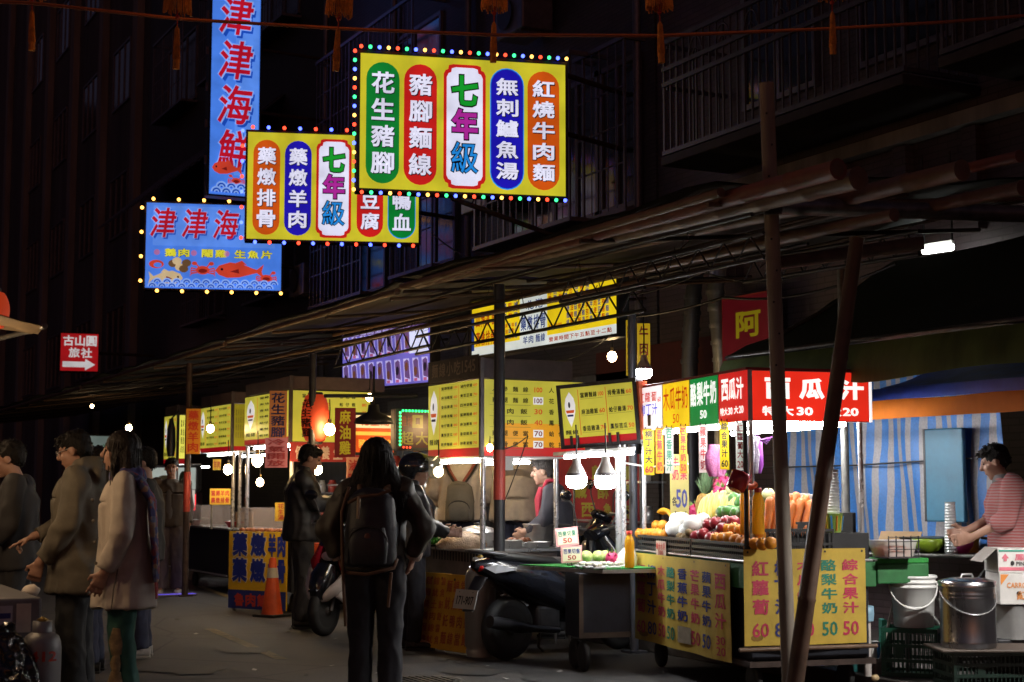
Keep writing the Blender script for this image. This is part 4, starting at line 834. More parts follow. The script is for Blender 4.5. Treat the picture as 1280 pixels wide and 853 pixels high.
def b_drag(mb, s):
    mb.ball((0, 0, 0), (.052, .052, .062), DRAG, 12, 9)
    for k in range(4):
        for i in range(6):
            a = 2*PI*(i+.5*k)/6; ph = .6+.55*k; r = V((math.sin(ph)*math.cos(a)*.052, math.sin(ph)*math.sin(a)*.052, math.cos(ph)*.062)); t = r.cross(V((0, 0, 1))).normalized()*.014; mb.add([r*.97-t, r*.97+t, r*1.28+V((0, 0, .022))], [(0, 1, 2), (2, 1, 0)], DRAGL if k < 1 else DRAG)
for (x, y, f, lab) in [(897, 608, .62, 'bright pink dragon fruit at the top left of the heap, beside a honeydew'), (905, 604, .66, 'pink dragon fruit topmost on the display'), (899, 616, .56, 'pink dragon fruit wedged under the topmost ones'), (862, 641, .46, 'pink dragon fruit beside the pineapple, farther left'), (870, 639, .46, 'pink dragon fruit touching the foot of the pineapple')]: fruit('dragon_fruit', lab, x, y, f, b_drag, 'dragon fruits on the juice stall')
fruit('honeydew', 'pale green honeydew melon at the top of the display', 917, 612, .6, b_round(HONEY, .058)); fruit('honeydew', 'whitish honeydew melon under the topmost fruits', 907, 621, .58, b_round(HONEY, .055), None, .98)
fruit('guava', 'light green guava behind the juice bottles, upper one', 961, 619, .42, b_round(HONEY, .048), None, 1.01); fruit('mango', 'green mango behind the juice bottles, next to the carrots', 958, 630, .42, lambda mb, s: mb.ball((0, 0, 0), (.05, .05, .062), MANG), None, 1.02)
def b_pine(mb, s):
    mb.lathe((0, 0, 0), [(.03, -.085), (.055, -.06), (.062, 0), (.055, .06), (.03, .085)], PINE, 16)
    for k in range(5):
        for i in range(8):
            a = 2*PI*(i+.5*k)/8; d = V((math.cos(a), math.sin(a), 0)); q = V((0, 0, .08+.012*k))+d*.018; L = .1+.022*k; tip = q+d*(.075-.013*k)+V((0, 0, L)); w = d.cross(V((0, 0, 1)))*.012; mid_ = q.lerp(tip, .5)+V((0, 0, .012)); mb.add([q-w, q+w, mid_+w*.8, tip, mid_-w*.8], [(0, 1, 2, 3, 4), (4, 3, 2, 1, 0)], PINEL)
fruit('pineapple', 'upright pineapple with spiky green leaves at the back of the display', 879, 631, .5, b_pine, None, 1, (R(4), R(8), 0))
def b_ban(mb, s):
    for k in range(4): mb.tube([V((-.09+.18*t, .02*k-.03, .045*(1-(2*t-1)**2)+.006*k)) for t in [i/8 for i in range(9)]], [.006, .013, .017, .018, .018, .018, .017, .013, .005], JUICE, 8)
fruit('banana_bunch', 'small bunch of yellow bananas lying on the far oranges', 834, 648, .19, b_ban, None, 1, (0, -.3, R(100)))
def b_car(mb, s): mb.lathe((0, 0, 0), [(.001, -.15), (.014, -.13), (.024, -.05), (.031, .06), (.033, .1), (.022, .125), (.008, .132)], CARROT, 12)
for i, (x, y, t) in enumerate([(961, 645, .3), (968, 641, .26), (975, 643, .3), (983, 640, .4), (991, 637, .5), (997, 645, .45), (1004, 641, .42), (1009, 647, .5), (987, 649, .4), (978, 650, .3)]):
    a = .16+.05*(y < 644); f = J.f_at(x, a, 1.1); q = J.w(a, f, J.z_at(y, a, f)); o = fruit('carrot', 'thick orange carrot standing in the crate at the near end of the stall', x, y, .2, b_car, 'carrots on the juice stall', 1, (R(-12), t, 0)); o.location = q
for k, (x0, x1, lab) in enumerate([(796, 862, 'long black slatted basket of oranges and melons, far half'), (863, 930, 'long black slatted basket of apples and oranges, near half')]):
    a1, a0 = J.s_at(x0, -.02, 1), J.s_at(x1, -.02, 1); basket(J.w(a0, -.018, .888), J.S, J.F, a1-a0-.01, .045, .11, lab, n=26, group='black fruit baskets on the juice stall')
basket(J.w(.0, .1, .888), J.F, J.S, .52, .11, .2, 'black slatted crate holding the carrots', n=16, group='black fruit baskets on the juice stall')
mb = MB(); a = J.s_at(826, -.03, 1); p = J.side(a+.1, J.z_at(696, a, -.03), -.03); p.slab(mb, 0, 0, .2, .115, -.004, 0, mat('pale_card', (.5, .38, .3), .6, var=.3)); p.row(mb, '綜合水果', .01, .19, .075, .05, PRED, .003); p.word(mb, '100', .1, .03, .09, .035, PRED, .003); single(mb, 'price_card', 'small pale card with faded red writing, tucked in the black basket', 'sign')
def bottle(px, py0, py1, f, label, frame=None, q=None):
    if q is None: a = J.s_at(px, f, 1.1); q = J.w(a, f, J.z_at(py1, a, f)); h = J.z_at(py0, a, f)-q.z
    else: h = q[1]; q = q[0]
    t = thing('juice_bottle', label, 'bottle', q, 'bottles of orange juice'); r = h*.135; mb = MB(); mb.lathe(q, [(r*.9, 0), (r, h*.03), (r, h*.35), (r*.93, h*.42), (r, h*.5), (r, h*.7), (r*.75, h*.82), (r*.5, h*.87), (r*.5, h*.9)], JUICE, 16); part(mb, 'bottle', t); mb = MB(); mb.lathe(q, [(r*.58, h*.9), (r*.6, h*.99), (r*.5, h)], REDCAP, 14); part(mb, 'cap', t)
bottle(933.5, 604, 668, .1, 'juice bottle behind, the farther of the tall pair'); bottle(948, 610, 668, .04, 'juice bottle in front, the nearer of the tall pair by the corner')
# things hung or standing round the stall
mb = MB(); q = J.w(.03, -.05, J.z_at(603, .03, -.05)); M = Matrix.Rotation(.5, 3, 'Y'); RP = mat('red_enamel', (.4, .015, .02), .25, var=.2, coat=.5)
def rl(c, prof, m): mb.lathe(c, prof, m, 18, axis=M @ V((0, 0, 1)))
rl(q, [(.045, -.06), (.062, -.05), (.066, .02), (.07, .06), (.06, .062)], RP); mb.tube([q+V((.05, 0, -.03)), q+V((.11, 0, -.03)), q+V((.14, 0, -.01))], .022, mat('orange_red_handle', (.6, .09, .02), .4), 10); single(mb, 'red_cup', 'shiny red cup-shaped lamp clipped to the tall upright', 'cup')  # plain red cup with a handle, gives no light
for i, (x, y0, y1, lab) in enumerate([(898, 556, 596, 'crumpled pink plastic bag hanging behind the strips'), (944, 545, 592, 'white and violet plastic bags hanging in a bunch beside the corner post')]):
    a = .5 if i == 0 else .1; f = .5; f = J.f_at(x, a, 1.6); zt_, zb_ = J.z_at(y0, a, f), J.z_at(y1, a, f); mb = MB(); m1 = mat('pink_film', (.75, .25, .55), .35, var=.4, scale=18, bump=.6, thin=.4) if i == 0 else mat('white_film', (.8, .72, .85), .35, var=.3, scale=18, bump=.6, thin=.4); m2 = mat('violet_film', (.4, .08, .55), .35, var=.3)
    for k in range(3):
        prof = []; c = J.w(a+.03*k, f+.045*(k-1), 0)
        mb.loft([(V((c.x, c.y, zt_-(zt_-zb_)*t))+V((random.uniform(-.008, .008), random.uniform(-.008, .008), 0)), .012+.045*math.sin(PI*min(1, t*.8+.12)), .01+.02*t, 1) for t in (0, .15, .3, .5, .75, 1)], m2 if (i and k == 2) else m1, 10)
    if i:
        c = J.w(a, f+.04, zt_-.03); 
        for k in range(5): mb.tube([c, c+V((.05+.012*k, 0, .012*(k-2)))], [.008, .003], m2, 5)
    single(mb, 'plastic_bag', lab, 'bag', 'plastic bags hung inside the juice stall')
def cup_stack(q, h, r, label, m):
    mb = MB(); n = max(6, int(h/.02)); prof = []
    for i in range(n): z = h*i/n; k = 1-.25*(i/n); prof += [(r*k*.97, z), (r*k, z+h/n*.55), (r*k*1.06, z+h/n*.6), (r*k*1.06, z+h/n*.85)]
    mb.lathe(q, prof, m, 16); single(mb, 'cup_stack', label, 'cups')
CUPM = mat('white_paper_cup', (.78, .78, .78), .4, var=.1); CLEAR = mat('clear_plastic', (.75, .8, .82), .12, var=.1, alpha=.45)
f = J.f_at(1041, .12, 1.2); cup_stack(J.w(.12, f, 1.06), .42, .052, 'tall stack of white paper cups behind the leaning bamboo prop', CUPM)
mb = MB(); J.box(mb, .02, .34, .585, JW-.02, .888, 1.058, BLKP, .006); single(mb, 'black_box', 'black plastic box under the stack of white cups', 'box')
f = J.f_at(1045, .03, 1.1); q = J.w(.06, f-.0, 1.06); mb = MB(); TUB = mat('printed_tub', (.3, .45, .08), .4, var=.3); mb.lathe(q, [(.045, 0), (.06, .12), (.064, .125)], TUB, 20)
for i in range(10): a = 2*PI*i/10; mb.tube([q+V((.049*math.cos(a), .049*math.sin(a), .015)), q+V((.0605*math.cos(a), .0605*math.sin(a), .11))], .006, [mat('tub_blue', (.05, .25, .5), .4), mat('tub_orange', (.7, .25, .03), .4), mat('tub_yellow', (.7, .6, .05), .4)][i % 3], 5)
single(mb, 'printed_tub', 'small green tub with coloured stripes on the black box', 'tub')
for i, (x, y0, y1, ww, lab) in enumerate([(1003, 617, 652, 22, 'white paper box standing behind the carrots'), (1015, 618, 650, 10, 'narrow white carton next to the white box')]):
    a = .33; f = J.f_at(x, a, 1.2); W = ww/1906*10.1; z0 = 1.06 if i == 0 else 1.06; z1 = J.z_at(y0, a, f); mb = MB(); mb.obox(J.w(a, f-W/2, z0), J.F*W, J.S*.08, V((0, 0, z1-z0)), WHITEP, .003); single(mb, 'paper_box', lab, 'box')
mb = MB(); a = .02; 
for i in range(5): mb.obox(J.w(-.16, JW+.02+.055*i, .9), J.F*.006, J.S*.006, V((0, 0, .14)), BLKP)
for z in (.9, .95, 1.0, 1.03): mb.obox(J.w(-.162, JW+.018, z), J.F*.235, J.S*.004, V((0, 0, .005)), BLKP)
J.box(mb, -.16, .1, JW+.02, JW+.25, .893, .898, BLKP); single(mb, 'wire_rack', 'black wire rack at the right end of the stall', 'rack')
mb = MB(); J.box(mb, -.02, .26, JW+.01, JW+.4, .855, .888, TURF, .006); J.box(mb, -.02, .26, JW+.015, JW+.4, .72, .853, GREEN_S, .01)
for f in (JW+.05, JW+.35): mb.tube([J.w(.2, f, 0), J.w(.2, f, .73)], .014, PIPE, 8)
single(mb, 'side_table', 'small side table with a green turf cover at the right end of the stall', 'table')
mb = MB(); q = J.w(.1, JW+.2, .889); mb.loft([(q, .12, .1, .5), (q+V((0, 0, .11)), .15, .12, .5), (q+V((0, 0, .115)), .155, .125, .5)], mat('translucent_box', (.75, .72, .7), .3, var=.1, alpha=.6), 20)
mb.loft([(q+V((0, 0, .004)), .115, .09, .5), (q+V((0, 0, .06)), .125, .1, .5), (q+V((0, 0, .075)), .08, .06, 1)], mat('sliced_papaya', (.7, .2, .08), .4, var=.4, scale=20), 18); single(mb, 'food_box', 'translucent box of sliced red fruit on the green side table', 'box')

# ================================================================== cart with the green mat, beside the juice stall
C = Fr(gnd(754, 11.15), R(11.3)); zc = C.z_at(712, 0, 0)
gc = thing('food_cart', 'dark cart with a green mat top under two bright bulbs', 'cart', C.w(0, 0)); cl = .8; cw = C.f_at(797, 0, .5); bl = C.f_at(724, .12, .5)
mb = MB(); POL = [(0, 0), (cl, -.42), (cl, cw+.35), (0, cw+.35)]; mb.prism(POL, C.w(0, 0, zc-.03), C.S, C.F, V((0, 0, .026)), STEEL); part(mb, 'tabletop', gc)
mb = MB(); POL2 = [(.01, .006), (cl-.01, -.405), (cl-.01, cw+.34), (.01, cw+.34)]; mb.prism(POL2, C.w(0, 0, zc-.003), C.S, C.F, V((0, 0, .009)), TURF); part(mb, 'mat', gc)
mb = MB(); C.box(mb, .12, .46, bl+.0, cw-.01, .25, zc-.033, BODY, .008); C.box(mb, .117, .125, bl, cw-.01, .25, .29, BODYB); C.box(mb, .112, .119, bl-.003, bl+.03, .25, zc-.04, BODYB); part(mb, 'cabinet', gc)
for a in (.2, .4): wheel(gc, C.w(a, bl+.06), C.F, .11)
for (px, a) in ((773, .68), (779.5, .55)): 
    f = C.f_at(px, a, 1.4); post(gc, C.w(a, f), zc+.007, 1.75, .026 if px < 775 else .02)
# fruit packs on the mat
PACK = mat('cling_film_pack', (.8, .76, .62), .2, var=.3, scale=25); GUAVA = mat('guava_skin', (.5, .6, .2), .5, var=.25, scale=20, bump=.4)
def onC(px, py): # point on the mat under pixel
    r = ray(px, py); return CAM+r*((zc+.006-CAM.z)/r.z)
k = 0
for (px, py) in [(718, 707), (728, 709), (738, 710), (748, 711), (757, 709), (767, 710), (776, 709), (733, 703), (744, 704), (765, 704), (724, 703), (754, 703)]:
    q = onC(px, py); mb = MB(); mb.obox(q-C.F*.05-C.S*.04, C.F*.1, C.S*.09, V((0, 0, .014)), WHITEP, .003)
    for i in range(5): mb.ball(q+C.F*random.uniform(-.035, .035)+C.S*random.uniform(-.025, .03)+V((0, 0, .026)), (.022, .02, .018), PACK, 8, 6)
    single(mb, 'fruit_pack', 'white tray of cut fruit under film, laid on the green mat', 'fruit tray', 'film-wrapped fruit trays on the green mat')
for (px, py, lab) in [(733, 690, 'knobbly pale green guava, left one of the pair behind the trays'), (748, 686, 'knobbly pale green guava, larger one behind the trays'), (757, 688, 'pale green guava nearest the dragon fruit')]:
    q = onC(px, 703); q = C.w(.45, C.f_at(px, .45, zc)); z = C.z_at(py, .45, C.f_at(px, .45, zc)); mb = MB(); c = V((q.x, q.y, zc+.075)); mb.obox(c-C.F*.04-C.S*.04-V((0, 0, .068)), C.F*.08, C.S*.08, V((0, 0, .03)), WHITEP, .004); mb.ball(c, (.05, .05, .046), GUAVA, 12, 8)
    single(mb, 'guava', lab, 'guava', 'guavas on the green mat')
for (px, lab) in [(765, 'cut dragon fruit showing pink among the trays')]:
    f = C.f_at(px, .3, zc); c = C.w(.3, f, zc+.058); mb = MB(); b_drag(mb, 1); mb.xf(Matrix.Translation(c)); single(mb, 'dragon_fruit', lab, 'dragon fruit')
mb = MB(); c = C.w(.3, C.f_at(781, .3, zc)); mb.loft([(V((c.x, c.y, zc+.008)), .09, .08), (V((c.x, c.y, zc+.06)), .1, .085), (V((c.x+.03, c.y, zc+.12)), .06, .05), (V((c.x+.05, c.y, zc+.17)), .02, .02)], PACK, 14); single(mb, 'wrapped_fruit', 'tall film-wrapped heap of cut fruit by the juice bottle', 'fruit tray')
q = C.w(.04, C.f_at(787, .04, zc), zc+.008); bottle(0, 0, 0, 0, 'juice bottle standing alone at the end of the green mat', q=(q, C.z_at(665, .04, C.f_at(787, .04, zc))-zc))
SIGN_P = mat('pink_price_card', (.75, .35, .33), .6, var=.2); SIGN_C = mat('cream_paper', (.8, .72, .5), .6, var=.15)
for i, (x, y0, y1, ww, rot, lab) in enumerate([(710, 661, 684, 30, .1, 'cream price card with a pink border, upper one, tilted'), (715, 683, 704, 28, .04, 'cream price card with a pink border, lower one')]):
    a = .5-.07*i; f = C.f_at(x, a, zc); W = ww/1906*11.6; z0, z1 = C.z_at(y1, a, f), C.z_at(y0, a, f); u = (C.F*math.cos(rot)+V((0, 0, 1))*math.sin(rot)); p = Pan(C.w(a, f-W/2, z0), u, V((0, 0, 1))*math.cos(rot)-C.F*math.sin(rot)); mb = MB(); H = z1-z0
    p.slab(mb, 0, 0, W, H, -.004, 0, SIGN_P); p.rect(mb, W*.08, H*.1, W*.92, H*.9, SIGN_C, .002)
    p.row(mb, '芭樂切盤', W*.1, W*.9, H*.68, H*.3, PGREEN if i == 0 else PNAVY, .004, .02); p.word(mb, '50', W*.5, H*.3, W*.4, H*.28, PRED, .004, .02)
    mb.tube([p.at(W/2, 0, -.006), V((p.at(W/2, 0).x, p.at(W/2, 0).y, zc+.007))], .005, BLKP, 5); single(mb, 'price_card', lab, 'sign', 'price cards on the green mat')
b1 = P(720.5, 601, 11.5); b2 = P(757, 601, 11.4)
bulb(b1, .078, LED, 'big glaring white bulb over the green mat, left of the two', cord=.25, group='big white bulbs over the green mat'); bulb(b2, .082, LED, 'big glaring white bulb over the green mat, right of the two', cord=.25, group='big white bulbs over the green mat')
bulb(P(805, 466, 11.9), .062, LED, 'white bulb glowing above the white panel of the juice stall', cord=.3)
# tilted menu box over the cart
TMY = em('menu_yellow', '#cfc544', .72); TMR = em('menu_red', '#b3121c', .6); TMK = mat('menu_ink', (.02, .018, .012), .6); TMO = em('menu_orange_ink', '#d8541c', .7); TMW = em('menu_white', '#e6e2e0', .9)
def logo(mb, p, cx, cy, w, h, z):
    pts = [(0, .5), (.38, .32), (.5, .12), (.46, -.08), (.3, -.26), (0, -.5), (-.3, -.26), (-.46, -.08), (-.5, .12), (-.38, .32)]
    p.poly(mb, [(cx+x*w, cy+y*h) for x, y in reversed(pts)], TMW, z)
    p.poly(mb, [(cx-w*.4, cy-h*.02), (cx+w*.4, cy-h*.02), (cx+w*.33, cy-h*.1), (cx-w*.33, cy-h*.1)][::-1], TMO, z+.003); p.ell(mb, cx-.05*w, cy+.13*h, w*.1, h*.09, TMK, z+.003, 9); p.rect(mb, cx-w*.28, cy-h*.2, cx+w*.28, cy-h*.145, PNAVY, z+.003)
MENU = ['當歸麵線', '麻油雞飯', '香菇雞湯', '排骨湯麵', '蛤仔雞湯', '鳳梨苦瓜', '乾拌麵線', '滷肉便當', '青菜豆腐', '四神湯麵']
def menu(mb, p, W, H, cols, rows, logo_w=.2, red=.1, vert=False, seed=0, ch=.09):
    p.rect(mb, 0, H*red, W, H, TMY, 0); p.rect(mb, 0, 0, W, H*red, TMR, 0); x0 = W*logo_w
    if logo_w > .05: logo(mb, p, W*logo_w*.5, H*.62, W*logo_w*.62, H*.62, .003); p.row(mb, '麵線', W*logo_w*.1, W*logo_w*.9, H*(red+.1), H*.08, TMK, .003)
    cw = (W-x0)/cols
    for c in range(cols):
        a = x0+cw*c; p.rect(mb, a, H*(red+.04), a+.008*W, H*.96, TMO, .003)
        for r in range(rows):
            y = H*(red+(1-red)*(rows-r-.5)/rows); t = MENU[(c*rows+r+seed) % 10]; p.row(mb, t, a+cw*.08, a+cw*.7, y, min(H*ch, cw*.2), TMK, .003, .025, .9); p.word(mb, ['100', '60', '70', '50', '80'][(r+c) % 5], a+cw*.84, y, cw*.2, H*ch*.8, TMO, .003)
            p.rect(mb, a+cw*.08, y-H*ch*.75, a+cw*.9, y-H*ch*.7, mat('menu_rule', (.25, .2, .05), .6), .003)
BL, BR, TL = P(706, 557, 12.1), P(797, 550, 11.75), P(695, 487, 12.15); u = (BR-BL).normalized(); v0 = TL-BL; v0 = (v0-u*v0.dot(u)); W = (BR-BL).length; H = v0.length; p = Pan(BL, u, v0)
tm = lightbox('menu_lightbox', 'tilted yellow menu lightbox hanging over the green mat cart', 'sign', p, W, H, .12, lambda mb, p, W, H: menu(mb, p, W, H, 2, 3, .24, .12, ch=.095))
mb = MB(); 
for x in (.1, .19, .63, .74): p.slab(mb, W*x, -.03, W*x+.022, H*.16, .014, .024, BLKP)
part(mb, 'clip', tm); mb = MB(); p.slab(mb, W+.03, 0, W+.05, H, -.14, .0, mat('orange_side_trim', (.7, .14, .04), .5)); part(mb, 'side_trim', tm)
mb = MB(); a, b = P(708, 566, 12.0), P(795, 560, 11.7); mb.obox(a-V((0, 0, .02)), b-a, C.S*.35, V((0, 0, .03)), CEIL, .004); part(mb, 'lamp_tray', tm); mb = MB(); o = V((0, 0, -.035))+C.S*.05; mb.tube([a+o, b+o], .015, TUBE, 8); part(mb, 'lamp_tube', tm)
mb = MB(); q = [P(738, 562, 11.8), P(760, 566, 11.75), P(782, 579, 11.7), P(812, 584, 11.6), P(860, 580, 11.3)]; mb.tube(q, .008, WHITEP, 6); single(mb, 'white_cable', 'white cable sagging from the tilted menu to the juice stall', 'cable')
def menu_stall(label, px, d, pxfar, pxfront, zb, zt, counter, depthF, extra=0, side_draw=None, front_draw=None, roofz=None, body=None, head=0.0, lenmin=1.2, group=None):
    """cart with a lit menu head: cabinet, counter, posts, roof cap, side and front menu panels, lamp tube"""
    S_ = Fr(gnd(px, d), head); L = S_.s_at(pxfar, 0, zb); Wf = S_.f_at(pxfront, 0, zb); t = thing('food_stall', label, 'stall', S_.w(0, 0), group); LL = max(L, lenmin)
    mb = MB(); S_.box(mb, .06, LL, .06, Wf+depthF-.05, .22, counter-.03, body or BODY, .008); part(mb, 'cabinet', t)
    mb = MB(); S_.box(mb, 0, LL+.05, -.02, Wf+depthF, counter-.028, counter, STEEL, .005); part(mb, 'counter_top', t)
    for a, f in ((.2, .14), (LL-.15, .14)): wheel(t, S_.w(a, f), S_.F, .1)
    for a, f in ((.06, .05), (LL-.05, .05), (.06, min(Wf-.06, Wf+depthF-.06))): post(t, S_.w(a, f), counter+.001, zb-.02, .024)
    rz = roofz or zt+.16; mb = MB(); S_.box(mb, .0, L, .0, Wf+depthF*.6, zt+.012, rz, mat('roof_box_brown', (.12, .085, .085), .6, var=.4), .008); part(mb, 'roof', t); mb = MB(); S_.box(mb, .005, L, .005, Wf+depthF*.6, zb-.016, zb-.001, CEIL); part(mb, 'ceiling', t)
    ps = S_.side(L, zb, -.006); mb = MB(); H = zt-zb; ps.slab(mb, 0, 0, L-.03, H, -.05, -.003, CASE); side_draw(mb, ps, L-.03, H); part(mb, 'menu_panel', t)
    pf = S_.front(.03, zb, -.006); mb = MB(); pf.slab(mb, 0, 0, Wf-.03, H, -.05, -.003, CASE); front_draw(mb, pf, Wf-.03, H); part(mb, 'menu_panel', t)
    mb = MB(); S_.box(mb, -.012, .02, -.012, .028, zb-.02, rz+.004, mat('corner_trim', (.14, .12, .12), .4, .5), .004); part(mb, 'corner_trim', t)
    mb = MB(); mb.tube([S_.w(.1, .1, zb-.04), S_.w(L-.06, .1, zb-.04)], .014, TUBE, 8); part(mb, 'lamp_tube', t)
    mb = MB(); mb.tube([S_.w(.15, .55, zb-.05), S_.w(L-.06, .55, zb-.05)], .014, TUBE, 8); part(mb, 'lamp_tube', t)  # second tube, added deeper in to brighten the stall and its diners
    return S_, L, Wf, t
# ------------------------------------------------ noodle stall
def nfront(mb, p, W, H):
    p.rect(mb, 0, H*.12, W, H, TMY, 0); p.rect(mb, 0, 0, W, H*.12, em('menu_red_bright', '#c3201c', .8), 0); p.rect(mb, W*.1, H*.125, W, H*.43, em('menu_orange', '#e09a1c', .85), .002); INK = TMK
    rows = [('人參麵線', '100', '人參雞湯'), ('雞腿麵線', '100', '花生豬腳'), ('滷肉飯', '30', '香菇雞湯'), ('雞肉飯', '40', '鳳梨苦瓜'), ('雞腿便當', '70', '蛤仔雞湯'), ('排骨便當', '70', '乾拌麵線')]
    for i, (a, n, b) in enumerate(rows):
        y = H*(.88-.145*i); p.row(mb, a, W*.05, W*.45, y, H*.07, INK, .005, .02, .52); p.word(mb, n, W*.525, y, W*.08, H*.07, TMO if i in (0, 2, 3) else PRED, .008, .02)
        if i in (1, 4, 5): p.rect(mb, W*.475, y-H*.05, W*.575, y+H*.05, TMW, .005)
        p.row(mb, b, W*.61, W*.99, y, H*.07, INK, .005, .02, .55); p.rect(mb, W*.05, y-H*.066, W*.45, y-H*.062, mat('menu_rule', (.25, .2, .05), .6), .004)
N, NL, NW, ns = menu_stall('noodle stall with large yellow menu panels and a brown roof box', 600.5, 13.0, 536, 731, zpx(gnd(600, 13), 570), zpx(gnd(600, 13), 474), .83, -.2, side_draw=lambda mb, p, W, H: menu(mb, p, W, H, 2, 7, .24, .11, ch=.045), front_draw=nfront, roofz=zpx(gnd(600, 13), 447), body=mat('stainless_brown_reflecting', (.3, .24, .2), .35, .8, var=.4), lenmin=1.45)  # brownish reflection is painted into the base colour of the steel body
p = N.side(NL, N.z_at(474, 0, 0)+.03, -.012); mb = MB(); FB = mat('faded_board', (.1, .09, .085), .6, var=.5); p.slab(mb, 0, 0, NL-.03, .19, -.01, 0, FB); FBI = mat('faded_ink', (.32, .27, .22), .7); p.row(mb, '麵線小吃', .08, NL*.66, .1, .13, FBI, .003); p.word(mb, '1545', NL*.8, .1, NL*.25, .11, FBI, .003); part(mb, 'name_board', ns)
mb = MB(); p = N.side(NL, .62, .03)
for i in range(20): p.slab(mb, .05+i*.06, .09, .075+i*.06, .17, 0, .004, PBLK)
part(mb, 'vent_slots', ns)
mb = MB(); N.box(mb, -.3, .02, .12, .75, .72, .755, STEEL, .004); N.box(mb, -.27, -.0, .16, .72, .28, .3, STEEL)
for a in (-.27, -.02):
    for f in (.15, .72): mb.tube([N.w(a, f, 0), N.w(a, f, .72)], .014, PIPE, 8)
single(mb, 'steel_side_table', 'low steel side table at the near end of the noodle stall', 'table')
mb = MB(); c = N.w(-.16, .42, .3)
for dx, dy in ((-.12, -.1), (.09, -.1), (-.12, .08), (.09, .08)): mb.obox(c+N.F*dx+N.S*dy, N.F*.03, N.S*.03, V((0, 0, .33)), mat('blue_grey_plastic', (.3, .36, .45), .5))
mb.obox(c-N.F*.14-N.S*.12+V((0, 0, .331)), N.F*.28, N.S*.24, V((0, 0, .03)), mat('blue_grey_plastic', (.3, .36, .45), .5), .006); single(mb, 'plastic_stool', 'blue-grey plastic stool stored on the low shelf of the steel side table', 'stool')
# food and pots on the counter
def onstall(S_, px, a, z): return S_.w(a, S_.f_at(px, a, z), z)
def pot(q, r, h, label, name='pot', lid=False, m=None, cat='pot', group=None):
    m = m or STEEL; t = thing(name, label, cat, q, group); mb = MB(); mb.lathe(q, [(r*.88, 0), (r*.95, h*.06), (r, h*.9), (r*1.06, h*.96), (r*1.06, h), (r*.96, h)] + ([] if lid else [(r*.92, h*.35), (.001, h*.35)]), m, 22, closed=lid); part(mb, 'vessel', t)
    if lid:
        mb = MB(); mb.lathe(q, [(r*1.04, h*1.0), (r*.98, h*1.1), (r*.7, h*1.32), (r*.3, h*1.45), (.02, h*1.48)], m, 22, closed=False); mb.lathe(q, [(.02, h*1.46), (.03, h*1.52), (.035, h*1.62), (.001, h*1.66)], BLKP, 10); part(mb, 'lid', t)
    return t
cz = .832
pot(onstall(N, 568, .95, cz), .15, .14, 'open steel pot in front of the customer with the grey rucksack'); pot(onstall(N, 597, .55, cz), .18, .13, 'domed steel steamer pot next to the red-banded post', lid=True)
mb = MB(); q = onstall(N, 577, .32, cz); NOOD = mat('noodles_in_bag', (.62, .45, .3), .25, var=.4, scale=18, bump=.5)
mb.loft([(q, .22, .15), (q+V((0, 0, .03)), .24, .17), (q+V((.02, 0, .09)), .2, .14), (q+V((-.02, 0, .13)), .11, .08), (q+V((0, .01, .145)), .04, .03)], NOOD, 22)
mb.v = [p_+V((1, 1, .6))*.018*noise.noise(p_*14) if p_.z > q.z+.01 else p_ for p_ in mb.v]; single(mb, 'noodle_bag', 'clear plastic bag heaped with noodles on the counter edge', 'bag')
def greens(q, w, label, n=40, m=None):
    m = m or mat('green_herbs', (.08, .3, .03), .6, var=.5, scale=12); mb = MB(); mb.loft([(q, w, w*.7), (q+V((0, 0, .02)), w*1.1, w*.8)], BLKP, 14)
    for i in range(n):
        a = random.uniform(0, 6.28); r = w*random.random()**.5; c = q+V((r*math.cos(a), r*.7*math.sin(a), .025+.04*random.random())); s = .02+.02*random.random(); d = V((random.uniform(-1, 1), random.uniform(-1, 1), random.uniform(.2, 1.2))).normalized()*s; e = d.cross(V((.3, .5, .8))).normalized()*s*.5; mb.add([c-d, c+e, c+d, c-e], [(0, 1, 2, 3), (3, 2, 1, 0)], m)
    single(mb, 'herb_tray', label, 'food')
greens(onstall(N, 545, .75, cz), .11, 'tray of green herbs by the helmeted customer', 50)
pot(onstall(N, 634, .12, cz), .13, .07, 'shallow steel pan right of the red-banded post', 'steel_pan', cat='pan', group=None); pot(onstall(N, 668, .16, cz), .14, .05, 'low steel tray pan in front of the cook in the red apron', 'steel_pan', cat='pan')
mb = MB(); q = onstall(N, 648, .35, cz); mb.loft([(q, .13, .09), (q+V((0, 0, .03)), .15, .1)], STEEL, 16)
BRA = mat('braised_meat', (.22, .07, .025), .35, var=.5, scale=20)
for i in range(14): mb.ball(q+V((random.uniform(-.1, .1), random.uniform(-.06, .06), .045+.02*random.random())), (.035, .028, .022), BRA, 8, 6)
single(mb, 'braised_meat_tray', 'tray of glossy brown braised meat on the noodle counter', 'food')
pot(onstall(N, 675, .5, cz), .15, .2, 'tall steel soup pot behind the braised meat', m=mat('dull_steel', (.45, .43, .42), .35, .9, var=.3)); 
mb = MB(); q = onstall(N, 636, .5, 1.62); p = Pan(N.w(.03, N.f_at(629, .03, 1.6), N.z_at(588, .03, .3)), N.F); p.slab(mb, 0, 0, .1, .12, -.004, 0, mat('white_note', (.8, .8, .78), .6)); single(mb, 'paper_note', 'white paper note taped beside the red-banded post', 'paper')
mb = MB(); q = N.w(.08, .2, zpx(N.w(.08, .2), 560)); 
LB = bulb(P(612, 560, 13.2), .03, WARM2, 'small bulb glowing at the corner of the noodle stall', 'warm', .06)
bulb(P(548, 590, 13.5), .042, WARM, 'warm bulb glowing beside the visor of the helmet', 'warm', .2)
bulb(N.w(1.75, .75, 1.98), .05, WARM, 'bulb hidden behind the noodle menu, lighting the diners', 'warm', .2)  # unseen bulb, added to brighten the diners
